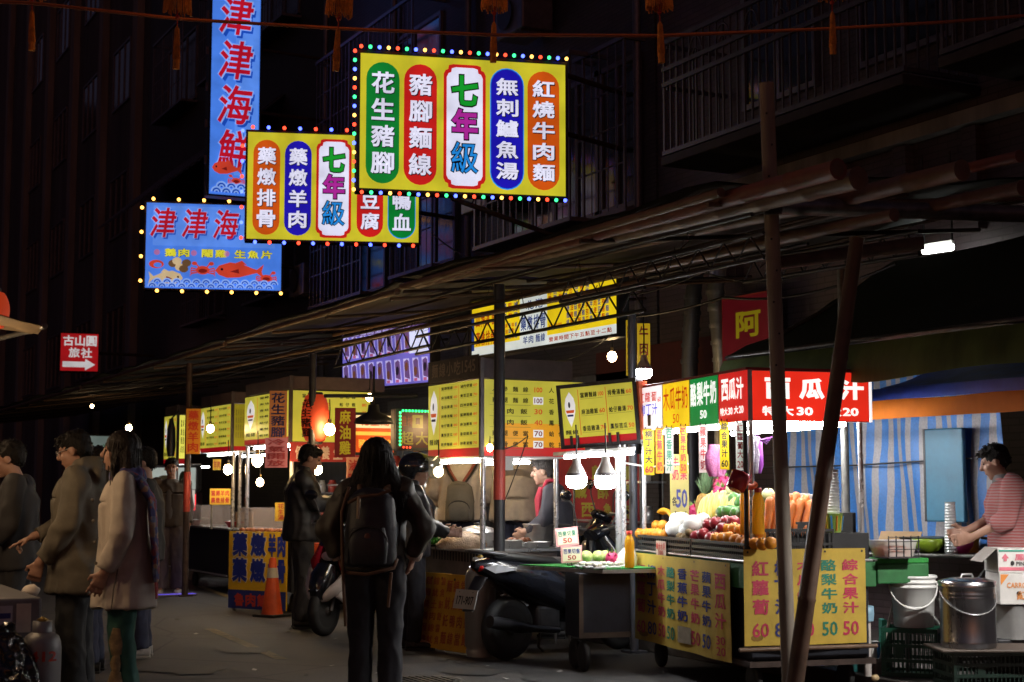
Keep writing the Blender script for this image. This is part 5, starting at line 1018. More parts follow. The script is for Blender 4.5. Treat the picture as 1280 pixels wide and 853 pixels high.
def shelf(S_, a0, a1, f, label, jl, grp, zs=(1.05, 1.42), n=5):
    mb = MB()
    for z in zs: S_.box(mb, a0, a1, f, f+.28, z-.02, z, STEEL)
    for a in (a0+.02, a1-.03):
        for ff in (f+.01, f+.25): S_.box(mb, a, a+.02, ff, ff+.02, .1, zs[-1]-.021, STEEL) if False else mb.tube([S_.w(a, ff, 0), S_.w(a, ff, zs[-1]+.25)], .012, PIPE, 6)
    single(mb, 'storage_shelf', label, 'shelf'); cols = [mat('jar_amber', (.35, .16, .04), .3), mat('jar_white', (.6, .56, .5), .4), mat('jar_red', (.4, .05, .03), .4), mat('jar_steel', (.5, .5, .5), .3, .8)]
    for z in zs:
        for i in range(n):
            q = S_.w(a0+.1+(a1-a0-.2)*i/(n-1)+random.uniform(-.02, .02), f+.13, z+.001); r = random.uniform(.04, .065); h_ = random.uniform(.12, .24); mb = MB(); mb.lathe(q, [(r*.9, 0), (r, h_*.1), (r, h_*.75), (r*.7, h_*.85), (r*.72, h_)], cols[(i*3+int(z*7)) % 4], 14); single(mb, 'storage_jar', jl, 'jar', grp)
shelf(N, .2, 1.5, 1.75, 'steel shelf of jars behind the noodle stall', 'jar or tin on the shelf behind the noodle stall', 'jars behind the noodle stall')
# boards leaning on the noodle stall, gas cylinder
BOARD = mat('orange_board', (.6, .33, .02), .55, var=.35, scale=4); BINK = mat('faded_red_ink', (.4, .09, .03), .65, var=.4)
def leanboard(pl, pr, dl, dr, z1, label, rows, cols, lean=.16, ink=BINK):
    a, b = gnd(pl, dl, .02), gnd(pr, dr, .02); u = (b-a); W = u.length; n = u.cross(V((0, 0, 1))).normalized(); p = Pan(a, u, V((0, 0, 1))-n*lean); H = z1*1.01; mb = MB(); p.slab(mb, 0, 0, W, H, -.012, 0, BOARD, .003)
    for r in range(rows):
        for c in range(cols): p.ch(mb, '麵線當歸魷魚羹土魠鴨肉飯'[(r*cols+c) % 12], W*(c+.7)/(cols+.4), H*(1-(r+.7)/(rows+.4)), W*.7/cols, H*.66/rows, ink, .003, .02)
    p.ell(mb, W*.3, H*.93, .012, .012, DARKM, .002, 8); p.ell(mb, W*.7, H*.93, .012, .012, DARKM, .002, 8)
    single(mb, 'menu_board', label, 'sign', 'orange boards leaning on the noodle stall')
leanboard(520, 552, 12.95, 12.7, .62, 'orange menu board with blurred writing, leaning behind the other', 6, 3); leanboard(546, 585, 12.68, 12.36, .62, 'orange menu board with four rows of red writing, leaning in front', 4, 4)
def gas(q, r, h, label, col):
    m = mat('gas_'+col, {'grey': (.3, .3, .31), 'steel': (.25, .25, .26)}[col], .45, .3, var=.35, streak=True); t = thing('gas_cylinder', label, 'gas cylinder', q); mb = MB(); mb.lathe(q, [(r*.9, 0), (r*.92, .05), (r*.86, .06), (r, .09), (r, h*.8), (r*.97, h*.85), (r*.86, h*.9), (r*.6, h*.935), (r*.25, h*.95)], m, 24); part(mb, 'tank', t)
    mb = MB(); mb.lathe(q, [(r*.5, h*.93), (r*.5, h*1.04), (r*.46, h*1.04), (r*.45, h*.94)], m, 20, closed=False); part(mb, 'collar', t); mb = MB(); mb.lathe(q, [(.02, h*.95), (.02, h*1.04), (.035, h*1.05), (.001, h*1.08)], mat('brass', (.5, .35, .1), .35, .9), 10); part(mb, 'valve', t); return t
gas(gnd(600, 12.35), .125, .76, 'pale grey gas cylinder beside the black scooter plate', 'grey')

# ------------------------------------------------ stall with the red lantern
zb3, zt3 = zpx(gnd(359, 16.5), 552), zpx(gnd(359, 16.5), 488)
def kfront(mb, p, W, H):
    p.rect(mb, 0, 0, W, H, TMY, 0)
    for r in range(6):
        for x in (.2, .68): p.row(mb, MENU[(r*2+int(x*3)) % 10][:3], W*(x-.1), W*(x+.14), H*(.9-.155*r), H*.075, TMK, .003, .02, .6); p.word(mb, ['60', '80', '70'][r % 3], W*(x+.24), H*(.9-.155*r), W*.06, H*.06, TMO, .003)
K, KL, KW, ks = menu_stall('peanut pork stall with yellow menus, a red lantern and warm bulbs', 359, 16.5, 306, 462, zb3, zt3, .84, .3, side_draw=lambda mb, p, W, H: menu(mb, p, W, H, 1, 7, .3, .1, ch=.045), front_draw=kfront, lenmin=1.7)
p = K.front(.0, zb3-.22, -.02); mb = MB(); p.slab(mb, 0, 0, KW, .215, -.01, 0, mat('lit_red_cloth', (.4, .04, .04), .7, var=.3)); p.row(mb, '健康養生飲食', KW*.04, KW*.98, .1, .15, mat('pale_print', (.7, .55, .5), .6), .004, .03, .75); part(mb, 'valance', ks)
def hang_sign(px0, px1, d, y0, y1, txt, bg, ink, label, cat='sign', group=None, halo=None, name='hanging_sign', sz=.72, dd=.0, frame=None):
    pan, W = pan_px(px0, d, px1, d+dd, zpx(gnd((px0+px1)/2, d), y1)); H = zpx(gnd((px0+px1)/2, d), y0)-zpx(gnd((px0+px1)/2, d), y1); mb = MB(); pan.slab(mb, 0, 0, W, H, -.012, 0, frame or bg); pan.rect(mb, W*.04, H*.015, W*.96, H*.985, bg, .002)
    pan.col(mb, txt, W/2, H*.97, H*.03, W*sz, ink, .005, .025, .9); return single(mb, name, label, cat, group)
ORB = emit('lit_orange_board', '#a8602c', .55, .2); PKB = emit('lit_pink_board', '#c8706a', .5, .2); DRB = emit('lit_dark_red', '#7c1418', .4, .2); YLI = emit('lit_yellow_ink', '#b9a01e', .5, 0); ORB2 = emit('lit_deep_orange', '#b56a12', .6, .2)
hang_sign(336, 358, 16.25, 490, 550, '花生豬腳', ORB, PNAVY, 'tall orange-brown sign with dark blue writing, left of the red lantern', sz=.8)
hang_sign(331, 359, 16.1, 548, 585, '冷氣開放', PKB, mat('faded_red_print', (.45, .05, .06), .6), 'pink sign with red writing just under the orange-brown one', sz=.8)
hang_sign(418, 444, 15.2, 511, 572, '麻油雞', DRB, YLI, 'dark red hanging banner with yellow writing, right of the lantern', sz=.55)
hang_sign(232, 250, 19.2, 512, 568, '藥燉羊肉', ORB2, emit('lit_red_ink', '#a82410', .4, 0), 'vertical orange sign with red writing at the mutton stall', sz=.75)
hang_sign(783, 791, 12.9, 404, 472, '紅燒麵', emit('lit_strip_yellow', '#c9a51a', .6, .1), PRED, 'narrow lit yellow strip left of the blue-grey post', sz=.7, group='lit yellow strips above the juice stall'); hang_sign(797, 813, 12.9, 408, 470, '牛肉湯', emit('lit_strip_yellow', '#c9a51a', .6, .1), PRED, 'wider lit yellow strip right of the blue-grey post', sz=.7, group='lit yellow strips above the juice stall')
# red paper lantern with a lamp inside (its skin glows)
LAN = bpy.data.materials.new('lantern_paper'); t_, n_, b_ = nt(LAN); b_.inputs['Base Color'].default_value = (.4, .05, .02, 1); b_.inputs['Emission Color'].default_value = (.85, .075, .018, 1); b_.inputs['Emission Strength'].default_value = .34; b_.inputs['Roughness'].default_value = .6
def paper_lantern(q, r, h, label, txt=None, face=None):
    t = thing('paper_lantern', label, 'lantern', q); mb = MB(); n = 26; pr = []
    for i in range(n+1):
        u = i/n; rr = r*(.55+.45*math.sin(PI*min(1, max(0, u))) ** .55) if 0 < u < 1 else r*.5; pr.append((rr*(1 if i % 2 else .96), -h/2+h*u))
    mb.lathe(q, pr, LAN, 28); part(mb, 'lantern_skin', t)
    mb = MB()
    for z in (-h/2, h/2): mb.lathe(q, [(r*.5, z-.02), (r*.54, z), (r*.5, z+.02)], BLKP, 20)
    mb.tube([q+V((0, 0, h/2)), q+V((0, 0, h/2+.12))], .008, CABLE, 5); part(mb, 'rim', t)
    if txt:
        g = MB(); p = Pan(V((0, 0, 0)), (1, 0, 0)); p.col(g, txt, 0, h*.4, -h*.4, r*.95, PBLK, 0, .03, .92); e = face
        def wrap(v):
            a = e+v.x/r; u = (v.z+h/2)/h; rr = r*(.55+.45*math.sin(PI*u)**.55)+.006; return q+V((rr*math.sin(a), -rr*math.cos(a), v.z))
        g.v = [wrap(v) for v in g.v]; part(g, 'lettering', t)
    return t
paper_lantern(P(394, 523, 15.9), .15, .5, 'glowing red paper lantern with black writing, behind the dark post', '花生豬腳', R(-62))
# left stall lantern at the frame edge
# bulbs of these stalls
bulb(P(397, 587, 16.0), .05, WARM, 'warm bulb behind the face of the man in the black jacket', 'warm', .25, 'warm bulbs of the lantern stall'); bulb(P(412, 537, 15.7), .055, WARM, 'large warm bulb between the lantern and the dark red banner', 'warm', .2, 'warm bulbs of the lantern stall')
bulb(P(322, 576, 16.3), .06, WARM, 'large glaring warm bulb left of the man in the black jacket', 'warm', .2, 'warm bulbs of the lantern stall'); bulb(P(325, 603, 16.2), .04, WARM2, 'small warm bulb hanging lowest at the lantern stall', 'warm', .3, 'warm bulbs of the lantern stall')
bulb(P(285, 587, 18.7), .055, WARM, 'warm bulb hanging clear in the mutton stall opening', 'warm', .25); bulb(P(263, 536, 18.6), .045, WARM2, 'bulb hanging in front of the mutton stall menu', 'warm', .3); bulb(P(462, 497, 14.9), .036, WARM2, 'warm bulb above the black lamp shade', 'warm', .2); bulb(P(765, 446, 14.5), .045, WARM2, 'dim warm bulb under the yellow hanging board', 'warm', .1)
mb = MB(); q = P(467, 523, 14.6); mb.lathe(q, [(.05, .13), (.06, .06), (.17, .0), (.19, -.05), (.17, -.055), (.05, .0)], DARKM, 22, closed=False); t = thing('pendant_lamp', 'big black cone-shaded pendant lamp hanging over the woman with the backpack', 'lamp', q); part(mb, 'lamp_shade', t); mb = MB(); mb.tube([q+V((0, 0, .12)), q+V((0, 0, .5))], .012, DARKM, 6); mb.tube([q+V((-.5, 0, .2)), q+V((.45, 0, .23))], .02, DARKM, 6); part(mb, 'hanger', t)
# overexposed orange poster and green LED board
pan, W = pan_px(444, 16.0, 492, 16.2, zpx(gnd(468, 16), 566)); H = zpx(gnd(468, 16), 520)-pan.O.z
def d_op(mb, p, W, H):
    p.rect(mb, 0, 0, W, H, em('poster_orange', '#e2571c', 1.0), 0); p.rect(mb, 0, H*.66, W, H, em('poster_cream', '#ffd9a0', 1.2), .002); p.rect(mb, 0, H*.46, W, H*.56, em('poster_gold', '#ffc04a', 1.1), .002); p.row(mb, '豬腳麵線', W*.06, W*.94, H*.24, H*.24, em('poster_gold', '#ffc04a', 1.1), .005); p.row(mb, '花生湯', W*.1, W*.9, H*.82, H*.2, em('poster_orange', '#e2571c', 1.0), .005)
lightbox('lightbox_sign', 'glaring orange and cream lit poster behind the black lamp shade', 'sign', pan, W, H, .1, d_op)
pan, W = pan_px(497, 15.2, 537, 15.4, zpx(gnd(517, 15.2), 560)); H = zpx(gnd(517, 15.2), 516)-pan.O.z
def d_led(mb, p, W, H):
    p.rect(mb, 0, 0, W, H, emit('lit_maroon', '#4c0d12', .4), 0); p.row(mb, '超大', W*.06, W*.98, H*.26, H*.38, emit('lit_dull_gold', '#9c8a2a', .5), .004); p.row(mb, '雞排', W*.06, W*.5, H*.74, H*.3, emit('lit_dull_orange', '#8a3c1a', .5), .004); p.rect(mb, W*.45, H*.56, W*.78, H*.92, emit('lit_dull_gold', '#9c8a2a', .5), .004); p.rect(mb, W*.55, H*.66, W*.68, H*.84, emit('lit_maroon', '#4c0d12', .4), .007)
lb = lightbox('lightbox_sign', 'dark red sign edged with green dots of light, above the motorcycle helmet', 'sign', pan, W, H, .1, d_led)
bulb_run(lb, pan, [(W*(i+.7)/10, H+.01) for i in range(9)]+[(-.005, H*(1-(i+.3)/10)) for i in range(10)], ['green'], .013); bulb_run(lb, pan, [(W*.1*(i+1), .0) for i in range(3)], ['red'], .01)
# fine things on the lantern stall counter
mb = MB(); q = onstall(K, 336, .75, .842); ACR = mat('frosted_acrylic', (.7, .6, .55), .2, var=.3, alpha=.22)
def acrylic(q, S_, l, w, h, label):
    mb = MB(); t = .008
    for (a0, a1, f0, f1) in ((0, l, 0, t), (0, l, w-t, w), (0, t, t+.001, w-t-.001), (l-t, l, t+.001, w-t-.001)): mb.obox(q+S_.S*a0+S_.F*f0, S_.S*(a1-a0), S_.F*(f1-f0), V((0, 0, h)), ACR)
    mb.obox(q+V((0, 0, h+.001)), S_.S*l, S_.F*w, V((0, 0, t)), ACR); single(mb, 'acrylic_case', label, 'display case', 'clear food cases on the stall counters')
acrylic(onstall(K, 314, 1.0, .842), K, .5, .38, .28, 'tall clear food case left of the man in the black jacket')
for i, (x, a) in enumerate([(312, .85), (322, .7), (332, .6), (345, .4)]):
    q = onstall(K, x, a, .842); mb = MB(); mb.loft([(q, .11, .08), (q+V((0, 0, .03)), .13, .1)], STEEL, 16)
    for k in range(9): mb.ball(q+V((random.uniform(-.08, .08), random.uniform(-.05, .05), .045)), (.03, .026, .024), mat('roast_meat', (.4, .13, .05), .35, var=.5, scale=15), 8, 6)
    single(mb, 'meat_tray', 'steel tray of red-brown roast meat on the lantern stall counter', 'food', 'trays of roast meat on the lantern stall')
greens(onstall(K, 402, .1, .842), .13, 'heap of green vegetables between the man in the black jacket and the woman', 40)
mb = MB(); q = onstall(K, 403, -.12, .56); mb.lathe(q, [(.09, 0), (.13, .19), (.135, .2)], mat('orange_red_tub', (.7, .1, .03), .4), 18); mb.tube([V((q.x, q.y, 0)), V((q.x, q.y, .56))], .03, PIPE, 8); mb.lathe(q, [(.13, -.02), (.13, -.001)], PIPE, 14); single(mb, 'plastic_tub', 'orange-red plastic tub on a stand in front of the lantern stall', 'tub')
mb = MB(); p = K.front(K.f_at(344, -.03, 1.2), 1.0, -.03); p.slab(mb, 0, 0, .13, .2, -.004, 0, mat('yellow_card', (.7, .5, .05), .6)); p.col(mb, '花生湯', .065, .19, .01, .07, PRED, .003, .02); single(mb, 'price_card', 'small yellow card by the elbow of the man in the black jacket', 'sign')
mb = MB(); pan, W = pan_px(433, 15.9, 449, 15.95, zpx(gnd(441, 15.9), 610)); H = zpx(gnd(441, 15.9), 572)-pan.O.z; pan.slab(mb, 0, 0, W, H, -.01, 0, mat('pale_orange_card', (.6, .3, .2), .6, var=.4)); pan.col(mb, '滷味', W/2, H*.95, H*.1, W*.7, PRED, .004); pan.poly(mb, [(W*.1, H*.02), (W*.9, H*.02), (W*.5, H*.16)], mat('yellow_card', (.7, .5, .05), .6), .006); single(mb, 'menu_card', 'pale orange menu card under the dark red banner', 'sign')
pot(onstall(K, 430, .25, .842), .16, .2, 'steel soup pot beside the hands of the man in the black jacket')
shelf(K, .1, 1.9, 1.9, 'steel shelf of jars behind the lantern stall', 'jar or tin on the shelf behind the lantern stall', 'jars behind the lantern stall', (.95, 1.3, 1.62), 6)
# ground sign of the mutton stall
def floor_sign():
    a, b = gnd(285, 17.0), gnd(357, 16.5); p = Pan(a+V((0, 0, .03)), b-a); W = (b-a).length; H = zpx(gnd(285, 17), 664)-.03; mb = MB(); YB = mat('yellow_board_paint', (.75, .48, .02), .5, var=.2); BB = mat('blue_board_paint', (.02, .035, .25), .5, var=.2)
    t = thing('floor_sign', 'yellow and blue board sign standing on the ground behind the traffic cone', 'sign', p.at(W/2, 0)); p.slab(mb, 0, 0, W, H, -.02, 0, YB); p.rect(mb, 0, 0, W, H*.24, BB, .002)
    for r, y in ((0, .83), (1, .5)):
        for i, c in enumerate('藥燉' if r == 0 else '藥燉'):
            x = W*(.2+.32*i); 
            p.ch(mb, c, x, H*y, W*.3, H*.34, mat('pale_outline', (.75, .68, .5), .6), .004, .085); p.ch(mb, c, x, H*y, W*.27, H*.31, mat('blue_letter', (.02, .04, .38), .5), .007, .05)
    for i, c in enumerate('排骨' ): 
        pass
    p.row(mb, '羊肉', W*.68, W*1.0, H*.83, H*.3, mat('blue_letter', (.02, .04, .38), .5), .007, .05); p.row(mb, '排骨', W*.68, W*1.0, H*.5, H*.3, mat('blue_letter', (.02, .04, .38), .5), .007, .05)
    p.row(mb, '魯肉飯', W*.1, W*.7, H*.115, H*.17, mat('red_letter', (.55, .06, .05), .5), .006, .04, .9); part(mb, 'board', t); g = MB()
    for x in (.1, .9): g.tube([p.at(W*x, H*.8, -.03), V((p.at(W*x, 0, -.3).x, p.at(W*x, 0, -.3).y, 0))], .012, PIPE, 6)
    for x in (.1, .9): g.obox(p.at(W*x-.02, -.03, -.02), p.u*.04, p.v*.03, p.n*.02, PIPE)
    part(g, 'stand', t)
floor_sign()
def cone(q, h, label):
    t = thing('traffic_cone', label, 'traffic cone', q); CO = mat('cone_orange', (.65, .09, .02), .5, var=.35, scale=6); r = h*.19; mb = MB(); mb.lathe(q, [(r, .03), (r*.93, .05), (.035, h*.97), (.03, h)], CO, 24); part(mb, 'cone_body', t)
    mb = MB(); mb.lathe(q, [(r*.93-(r*.93-.035)*.65+.004, h*.66), (r*.93-(r*.93-.035)*.83+.004, h*.83)], mat('reflective_band', (.6, .57, .5), .4, var=.3), 24, closed=False); part(mb, 'reflective_band', t)
    mb = MB(); mb.box(q+V((0, 0, .014)), (r*2.5, r*2.5, .028), RUB, .006, rz=.5); part(mb, 'base_plate', t)
cone(gnd(340, 16.15), .62, 'worn orange traffic cone with a pale band, on the road before the ground sign')

# ------------------------------------------------ mutton stall and the far stalls
zb2, zt2 = zpx(gnd(286, 19.3), 563), zpx(gnd(286, 19.3), 505)
M_, ML, MW, ms = menu_stall('mutton stall with dim yellow menus and acrylic cases', 286, 19.3, 250, 308, zb2, zt2, .85, .4, side_draw=lambda mb, p, W, H: menu(mb, p, W, H, 2, 6, .2, .09, ch=.05), front_draw=lambda mb, p, W, H: (p.rect(mb, 0, H*.09, W, H, emit('lit_dull_yellow', '#a89a22', .6), 0), p.rect(mb, 0, 0, W, H*.09, TMR, 0), [p.col(mb, MENU[i], W*(.15+.18*i), H*.9, H*.25, W*.1, mat('menu_rule', (.25, .2, .05), .6), .003) for i in range(5)]), lenmin=2.2)
acrylic(onstall(M_, 250, .9, .852), M_, .45, .42, .27, 'low clear food case on the mutton stall counter')
mb = MB(); pan, W = pan_px(262, 18.9, 288, 19.0, zpx(gnd(275, 18.9), 631)); H = zpx(gnd(275, 18.9), 611)-pan.O.z; pan.slab(mb, 0, 0, W, H, -.01, 0, mat('yellow_card', (.7, .5, .05), .6))
for r in range(2): pan.row(mb, ['當歸羊肉', '藥燉排骨'][r], W*.05, W*.95, H*(.72-.45*r), H*.36, PRED, .003, .03)
mb.obox(pan.at(W*.1, -.01, -.05), pan.u*.02, pan.v*-(pan.O.z-.86), pan.n*.02, PIPE); single(mb, 'price_card', 'orange-yellow card with two rows of red writing above the low food case', 'sign')
mb = MB(); q = onstall(M_, 296, .15, .852); mb.obox(q, M_.F*.22, M_.S*.15, V((0, 0, .2)), CARD, .004); single(mb, 'cardboard_box', 'small brown carton on the mutton stall counter', 'box')
for i, (x, a) in enumerate([(243, 1.5), (291, .35), (299, .25)]):
    q = onstall(M_, x, a, .852) if i else onstall(M_, x, a, .852); mb = MB(); mb.lathe(q, [(.06, 0), (.11, .07), (.115, .075)], mat('red_bowl', (.5, .05, .05), .35), 16); mb.ball(q+V((0, 0, .06)), (.09, .09, .03), WHITEP, 10, 6); single(mb, 'food_bowl', 'red bowl of food on the mutton stall counter', 'bowl', 'red bowls on the mutton stall')
mb = MB(); pan, W = pan_px(266, 19.6, 276, 19.65, zpx(gnd(271, 19.6), 588)); pan.slab(mb, 0, 0, W, .14, -.01, 0, mat('yellow_card', (.7, .5, .05), .6)); pan.row(mb, '羊肉', .005, W-.005, .07, .1, PRED, .003); single(mb, 'price_card', 'tiny yellow card under the mutton stall menu', 'sign')
mb = MB(); M_.box(mb, -.06, ML+1.5, -.05, -.04, .24, .26, mat('lamp_profile', (.3, .3, .3), .4)); single(mb, 'lamp_rail', 'thin rail along the foot of the mutton stall', 'rail')
VSTREAK = emit('lit_violet_strip', '#5a48c8', .9, 0); mb = MB(); a, b = onZ(186, 744, .03), onZ(246, 742, .03); d_ = (b-a).normalized(); n_v = V((-d_.y, d_.x, 0)); mb.obox(a-V((0, 0, .028)), b-a, n_v*.16, V((0, 0, .02)), PIPE, .003); mb.obox(a+n_v*.02-V((0, 0, .0075)), b-a, n_v*.12, V((0, 0, .006)), VSTREAK); single(mb, 'violet_lamp_strip', 'flat violet light strip lying on the road by the far man', 'lamp')  # glowing strip added to draw a streak of violet light on the road
shelf(M_, .1, 2.4, 1.8, 'steel shelf of jars behind the mutton stall', 'jar or tin on the shelf behind the mutton stall', 'jars behind the mutton stall', (.95, 1.3), 6)
zb1_, zt1_ = zpx(gnd(232, 24), 580), zpx(gnd(232, 24), 521)
Q_, QL, QW, qs = menu_stall('farthest food stall with a bright yellow menu and a glass display', 218, 23.5, 205, 233, zb1_, zt1_, .9, .4, side_draw=lambda mb, p, W, H: menu(mb, p, W, H, 1, 5, .3, .1), front_draw=lambda mb, p, W, H: (p.rect(mb, 0, 0, W, H, em('far_yellow', '#e6dc5a', 1.2), 0), p.rect(mb, 0, 0, W, H*.1, TMR, .002), [p.col(mb, MENU[i], W*(.25+.25*i), H*.92, H*.2, W*.14, TMK, .003) for i in range(3)]), lenmin=1.5)
mb = MB(); GL1 = emit('lit_case_white', '#b8c4bc', .7); GL2 = emit('lit_neon_red', '#ff2a3a', 1.8, 0); a, b = gnd(188, 22.6, 1.28), gnd(246, 22.6, 1.28); u = b-a; v = V((0, 0, 1)); n = u.cross(v).normalized(); t = thing('glass_display_case', 'glass food display case with a red neon edge behind the far man', 'display case', gnd(217, 22.6)); 
mb.obox(V((a.x, a.y, .0))-n*.4, u, n*.4, V((0, 0, 1.0)), BODYB, .01); part(mb, 'cabinet', t); p = Pan(a, u); W = u.length; mb = MB(); p.slab(mb, 0, .02, W, .42, -.4, 0, mat('case_frame', (.3, .3, .3), .3, .5), .05); part(mb, 'hood', t); mb = MB(); p.rect(mb, W*.03, .06, W*.55, .38, GL1, .004); p.rect(mb, W*.59, .06, W*.97, .38, GL1, .004); p.ell(mb, W*.7, .2, W*.09, .13, mat('dark_food', (.03, .08, .03), .5), .008); p.ell(mb, W*.3, .18, W*.18, .09, mat('pale_food', (.25, .3, .2), .5), .008); part(mb, 'pane', t)
mb = MB(); p.slab(mb, 0, -.28, W, .015, -.4, 0, mat('case_lower', (.12, .05, .06), .4)); part(mb, 'lower_case', t); mb = MB()
for (x0, x1) in ((.03, .55), (.59, .97)):
    for y in (-.02, -.24): mb.tube([p.at(W*x0, y, .02), p.at(W*x1, y, .02)], .012, GL2, 6)
    for x in (x0, x1): mb.tube([p.at(W*x, -.24, .02), p.at(W*x, -.02, .02)], .01, GL2, 6)
part(mb, 'neon_tube', t)
mb = MB(); pan, W = pan_px(231, 21.5, 243, 21.5, zpx(gnd(237, 21.5), 634)); pan.slab(mb, 0, 0, W, .24, -.02, 0, emit('lit_picture_white', '#d8cfc4', .8)); pan.ell(mb, W*.5, .08, W*.32, .06, mat('picture_tan', (.6, .35, .15), .6), .004); pan.ell(mb, W*.4, .19, W*.28, .03, PBLK, .004); single(mb, 'picture_panel', 'small lit picture panel under the glass display case', 'sign')
mb = MB(); q = P(214, 545, 22.0); mb.loft([(q+V((0, 0, .25)), .02, .02), (q+V((0, 0, .1)), .06, .05), (q+V((0, 0, -.15)), .07, .06), (q+V((0, 0, -.3)), .05, .04)], BLKP, 10); mb.tube([q+V((0, 0, .25)), q+V((.1, 0, .36))], .012, CABLE, 5); single(mb, 'black_bag', 'dark bag hanging in front of the farthest yellow menu', 'bag')
for (px, py, d, r) in ((161, 535, 30, .06), (115, 508, 28, .03)): bulb(P(px, py, d), r, WARM2, 'small far-off bulb hanging in the dark at the end of the street' if r > .05 else 'tiny far-off bulb in the dark under the canopy on the left', 'warm', .3)
pan, W = pan_px(108, 32, 146, 32.4, zpx(gnd(127, 32), 578)); H = .55
lightbox('lightbox_sign', 'blurred far-off white and yellow sign glimpsed between two heads', 'sign', pan, W, H, .1, lambda mb, p, W, H: (p.rect(mb, 0, 0, W, H, emit('lit_far_white', '#7d8c86', .6), 0), p.rect(mb, W*.1, H*.05, W*.5, H*.5, emit('lit_far_yellow', '#9a8c3c', .6), .003), p.row(mb, '海鮮', W*.5, W*.95, H*.5, H*.4, emit('lit_far_green', '#2c6a3c', .4), .003)))

# ------------------------------------------------ boards hung under the canopy and on the shop wall
pan, W = pan_px(428, 18.2, 538, 16.9, zpx(gnd(428, 18.2), 489)); H = .66
def d_vio(mb, p, W, H):
    V1 = emit('lit_violet', '#7c72dc', .75); V2 = emit('lit_violet_pale', '#c4baf4', .95); V3 = emit('lit_plum', '#7c5a9c', .6); p.rect(mb, 0, 0, W, H, V1, 0)
    for r in range(2):
        for i in range(10):
            x = W*(i+.5)/10; y = H*(.24+.5*r); e_ = W*.04; p.poly(mb, [(x-e_*.7, y-H*.2), (x+e_*1.15, y-H*.2), (x+e_*.5, y+H*.2), (x-e_*1.1, y+H*.2)], V2, .003); p.poly(mb, [(x-e_*.5, y-H*.12), (x+e_*.9, y-H*.16), (x+e_*.5, y+H*.15), (x, y+H*.19), (x-e_*.8, y+H*.15)], V3, .006); p.ell(mb, x-.005, y+.02*((i*7+r*3) % 5-2), W*.018, H*(.08+.02*((i*3+r) % 3)), emit('lit_dish_brown', '#80503c', .6) if (i+r) % 3 else emit('lit_dish_dark', '#33283c', .5), .009, 10); p.rect(mb, x-.03, y-H*.2, x+.03, y-H*.15, emit('lit_pinkish', '#c86a9a', .7), .009)
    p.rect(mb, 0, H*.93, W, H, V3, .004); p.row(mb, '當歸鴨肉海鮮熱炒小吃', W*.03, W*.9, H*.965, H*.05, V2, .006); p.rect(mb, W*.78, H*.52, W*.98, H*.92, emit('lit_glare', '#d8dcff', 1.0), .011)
lightbox('menu_lightbox', 'violet picture menu board with rows of dishes, hung behind the dark truss', 'sign', pan, W, H, .12, d_vio)
pan, W = pan_px(590, 15.6, 772, 13.7, zpx(gnd(590, 15.6), 449)); H = .56; u2 = (pan.u*1.0+V((0, 0, .02))).normalized(); pan = Pan(pan.O, u2, V((0, 0, 1)))
def d_yel(mb, p, W, H):
    Y2 = em('board_yellow', '#eccb18', .95); W2 = em('board_white', '#dfe6e0', .9); p.rect(mb, 0, 0, W, H, Y2, 0); p.rect(mb, 0, 0, W, H*.16, W2, .002); p.rect(mb, W*.36, 0, W*.55, H, W2, .003); IR = em('ink_red', '#c23a12', .6); IB = em('ink_blue', '#27408e', .6)
    p.row(mb, '藥燉排骨', W*.03, W*.18, H*.3, H*.26, IR, .004); p.row(mb, '四神湯', W*.03, W*.14, H*.62, H*.22, IR, .004); p.row(mb, '當歸', W*.15, W*.23, H*.62, H*.2, IR, .004); p.rect(mb, 0, H*.1, W*.02, H*.75, IB, .004)
    for i in range(5): p.col(mb, MENU[i][:3], W*(.24+.023*i), H*.5, H*.2, W*.018, [IB, IR][i % 2], .004)
    for i in range(3): p.col(mb, MENU[i+5][:3], W*(.25+.04*i), H*.86, H*.58, W*.03, [IB, IR][i % 2], .004)
    p.row(mb, '藥燉排骨', W*.365, W*.545, H*.43, H*.25, IB, .006); p.row(mb, '羊肉', W*.38, W*.46, H*.14, H*.14, IB, .006); p.row(mb, '麵線', W*.47, W*.54, H*.14, H*.14, IB, .006); p.row(mb, '北港', W*.4, W*.53, H*.74, H*.16, IB, .006)
    for i in range(3): p.row(mb, '滷肉飯', W*(.56+.03*i), W*(.59+.03*i), H*(.3), H*.09, IR, .004)
    for i in range(11): p.col(mb, MENU[i % 10], W*(.69+.025*i), H*.74, H*.26, W*.02, [IB, IR][i % 2], .004)
    for i in range(8): p.col(mb, MENU[(i+4) % 10][:3], W*(.57+.035*i), H*.98, H*.76, W*.024, [IR, IB][i % 2], .004)
    p.row(mb, '營業時間下午五點至十二點', W*.56, W*.97, H*.08, H*.08, IR, .004)
lightbox('menu_lightbox', 'long yellow and white menu board hung high behind the lattice truss', 'sign', pan, W, H, .12, d_yel)
mb = MB(); mb.obox((FX-.06, 13.0, 2.2), (.03, 0, 0), (0, 2.6, 0), (0, 0, .75), mat('maroon_cloth', (.1, .02, .02), .8, var=.4)); single(mb, 'maroon_board', 'maroon cloth board on the wall behind the noodle stall roof', 'board')
a, b = onX(905, 446, FX-.3), onX(967, 446, FX-.3); u = V((b.x-a.x, b.y-a.y, 0)); z0 = onX(905, 455, FX-.3).z; z1 = onX(905, 374, FX-.3).z; p = Pan(V((a.x-.02, a.y, z0)), u); W = u.length; H = z1-z0; mb = MB(); SR = emit('lit_dull_red', '#7c1022', .22, .2); SY = emit('lit_olive_ink', '#9c8c14', .4, .1)
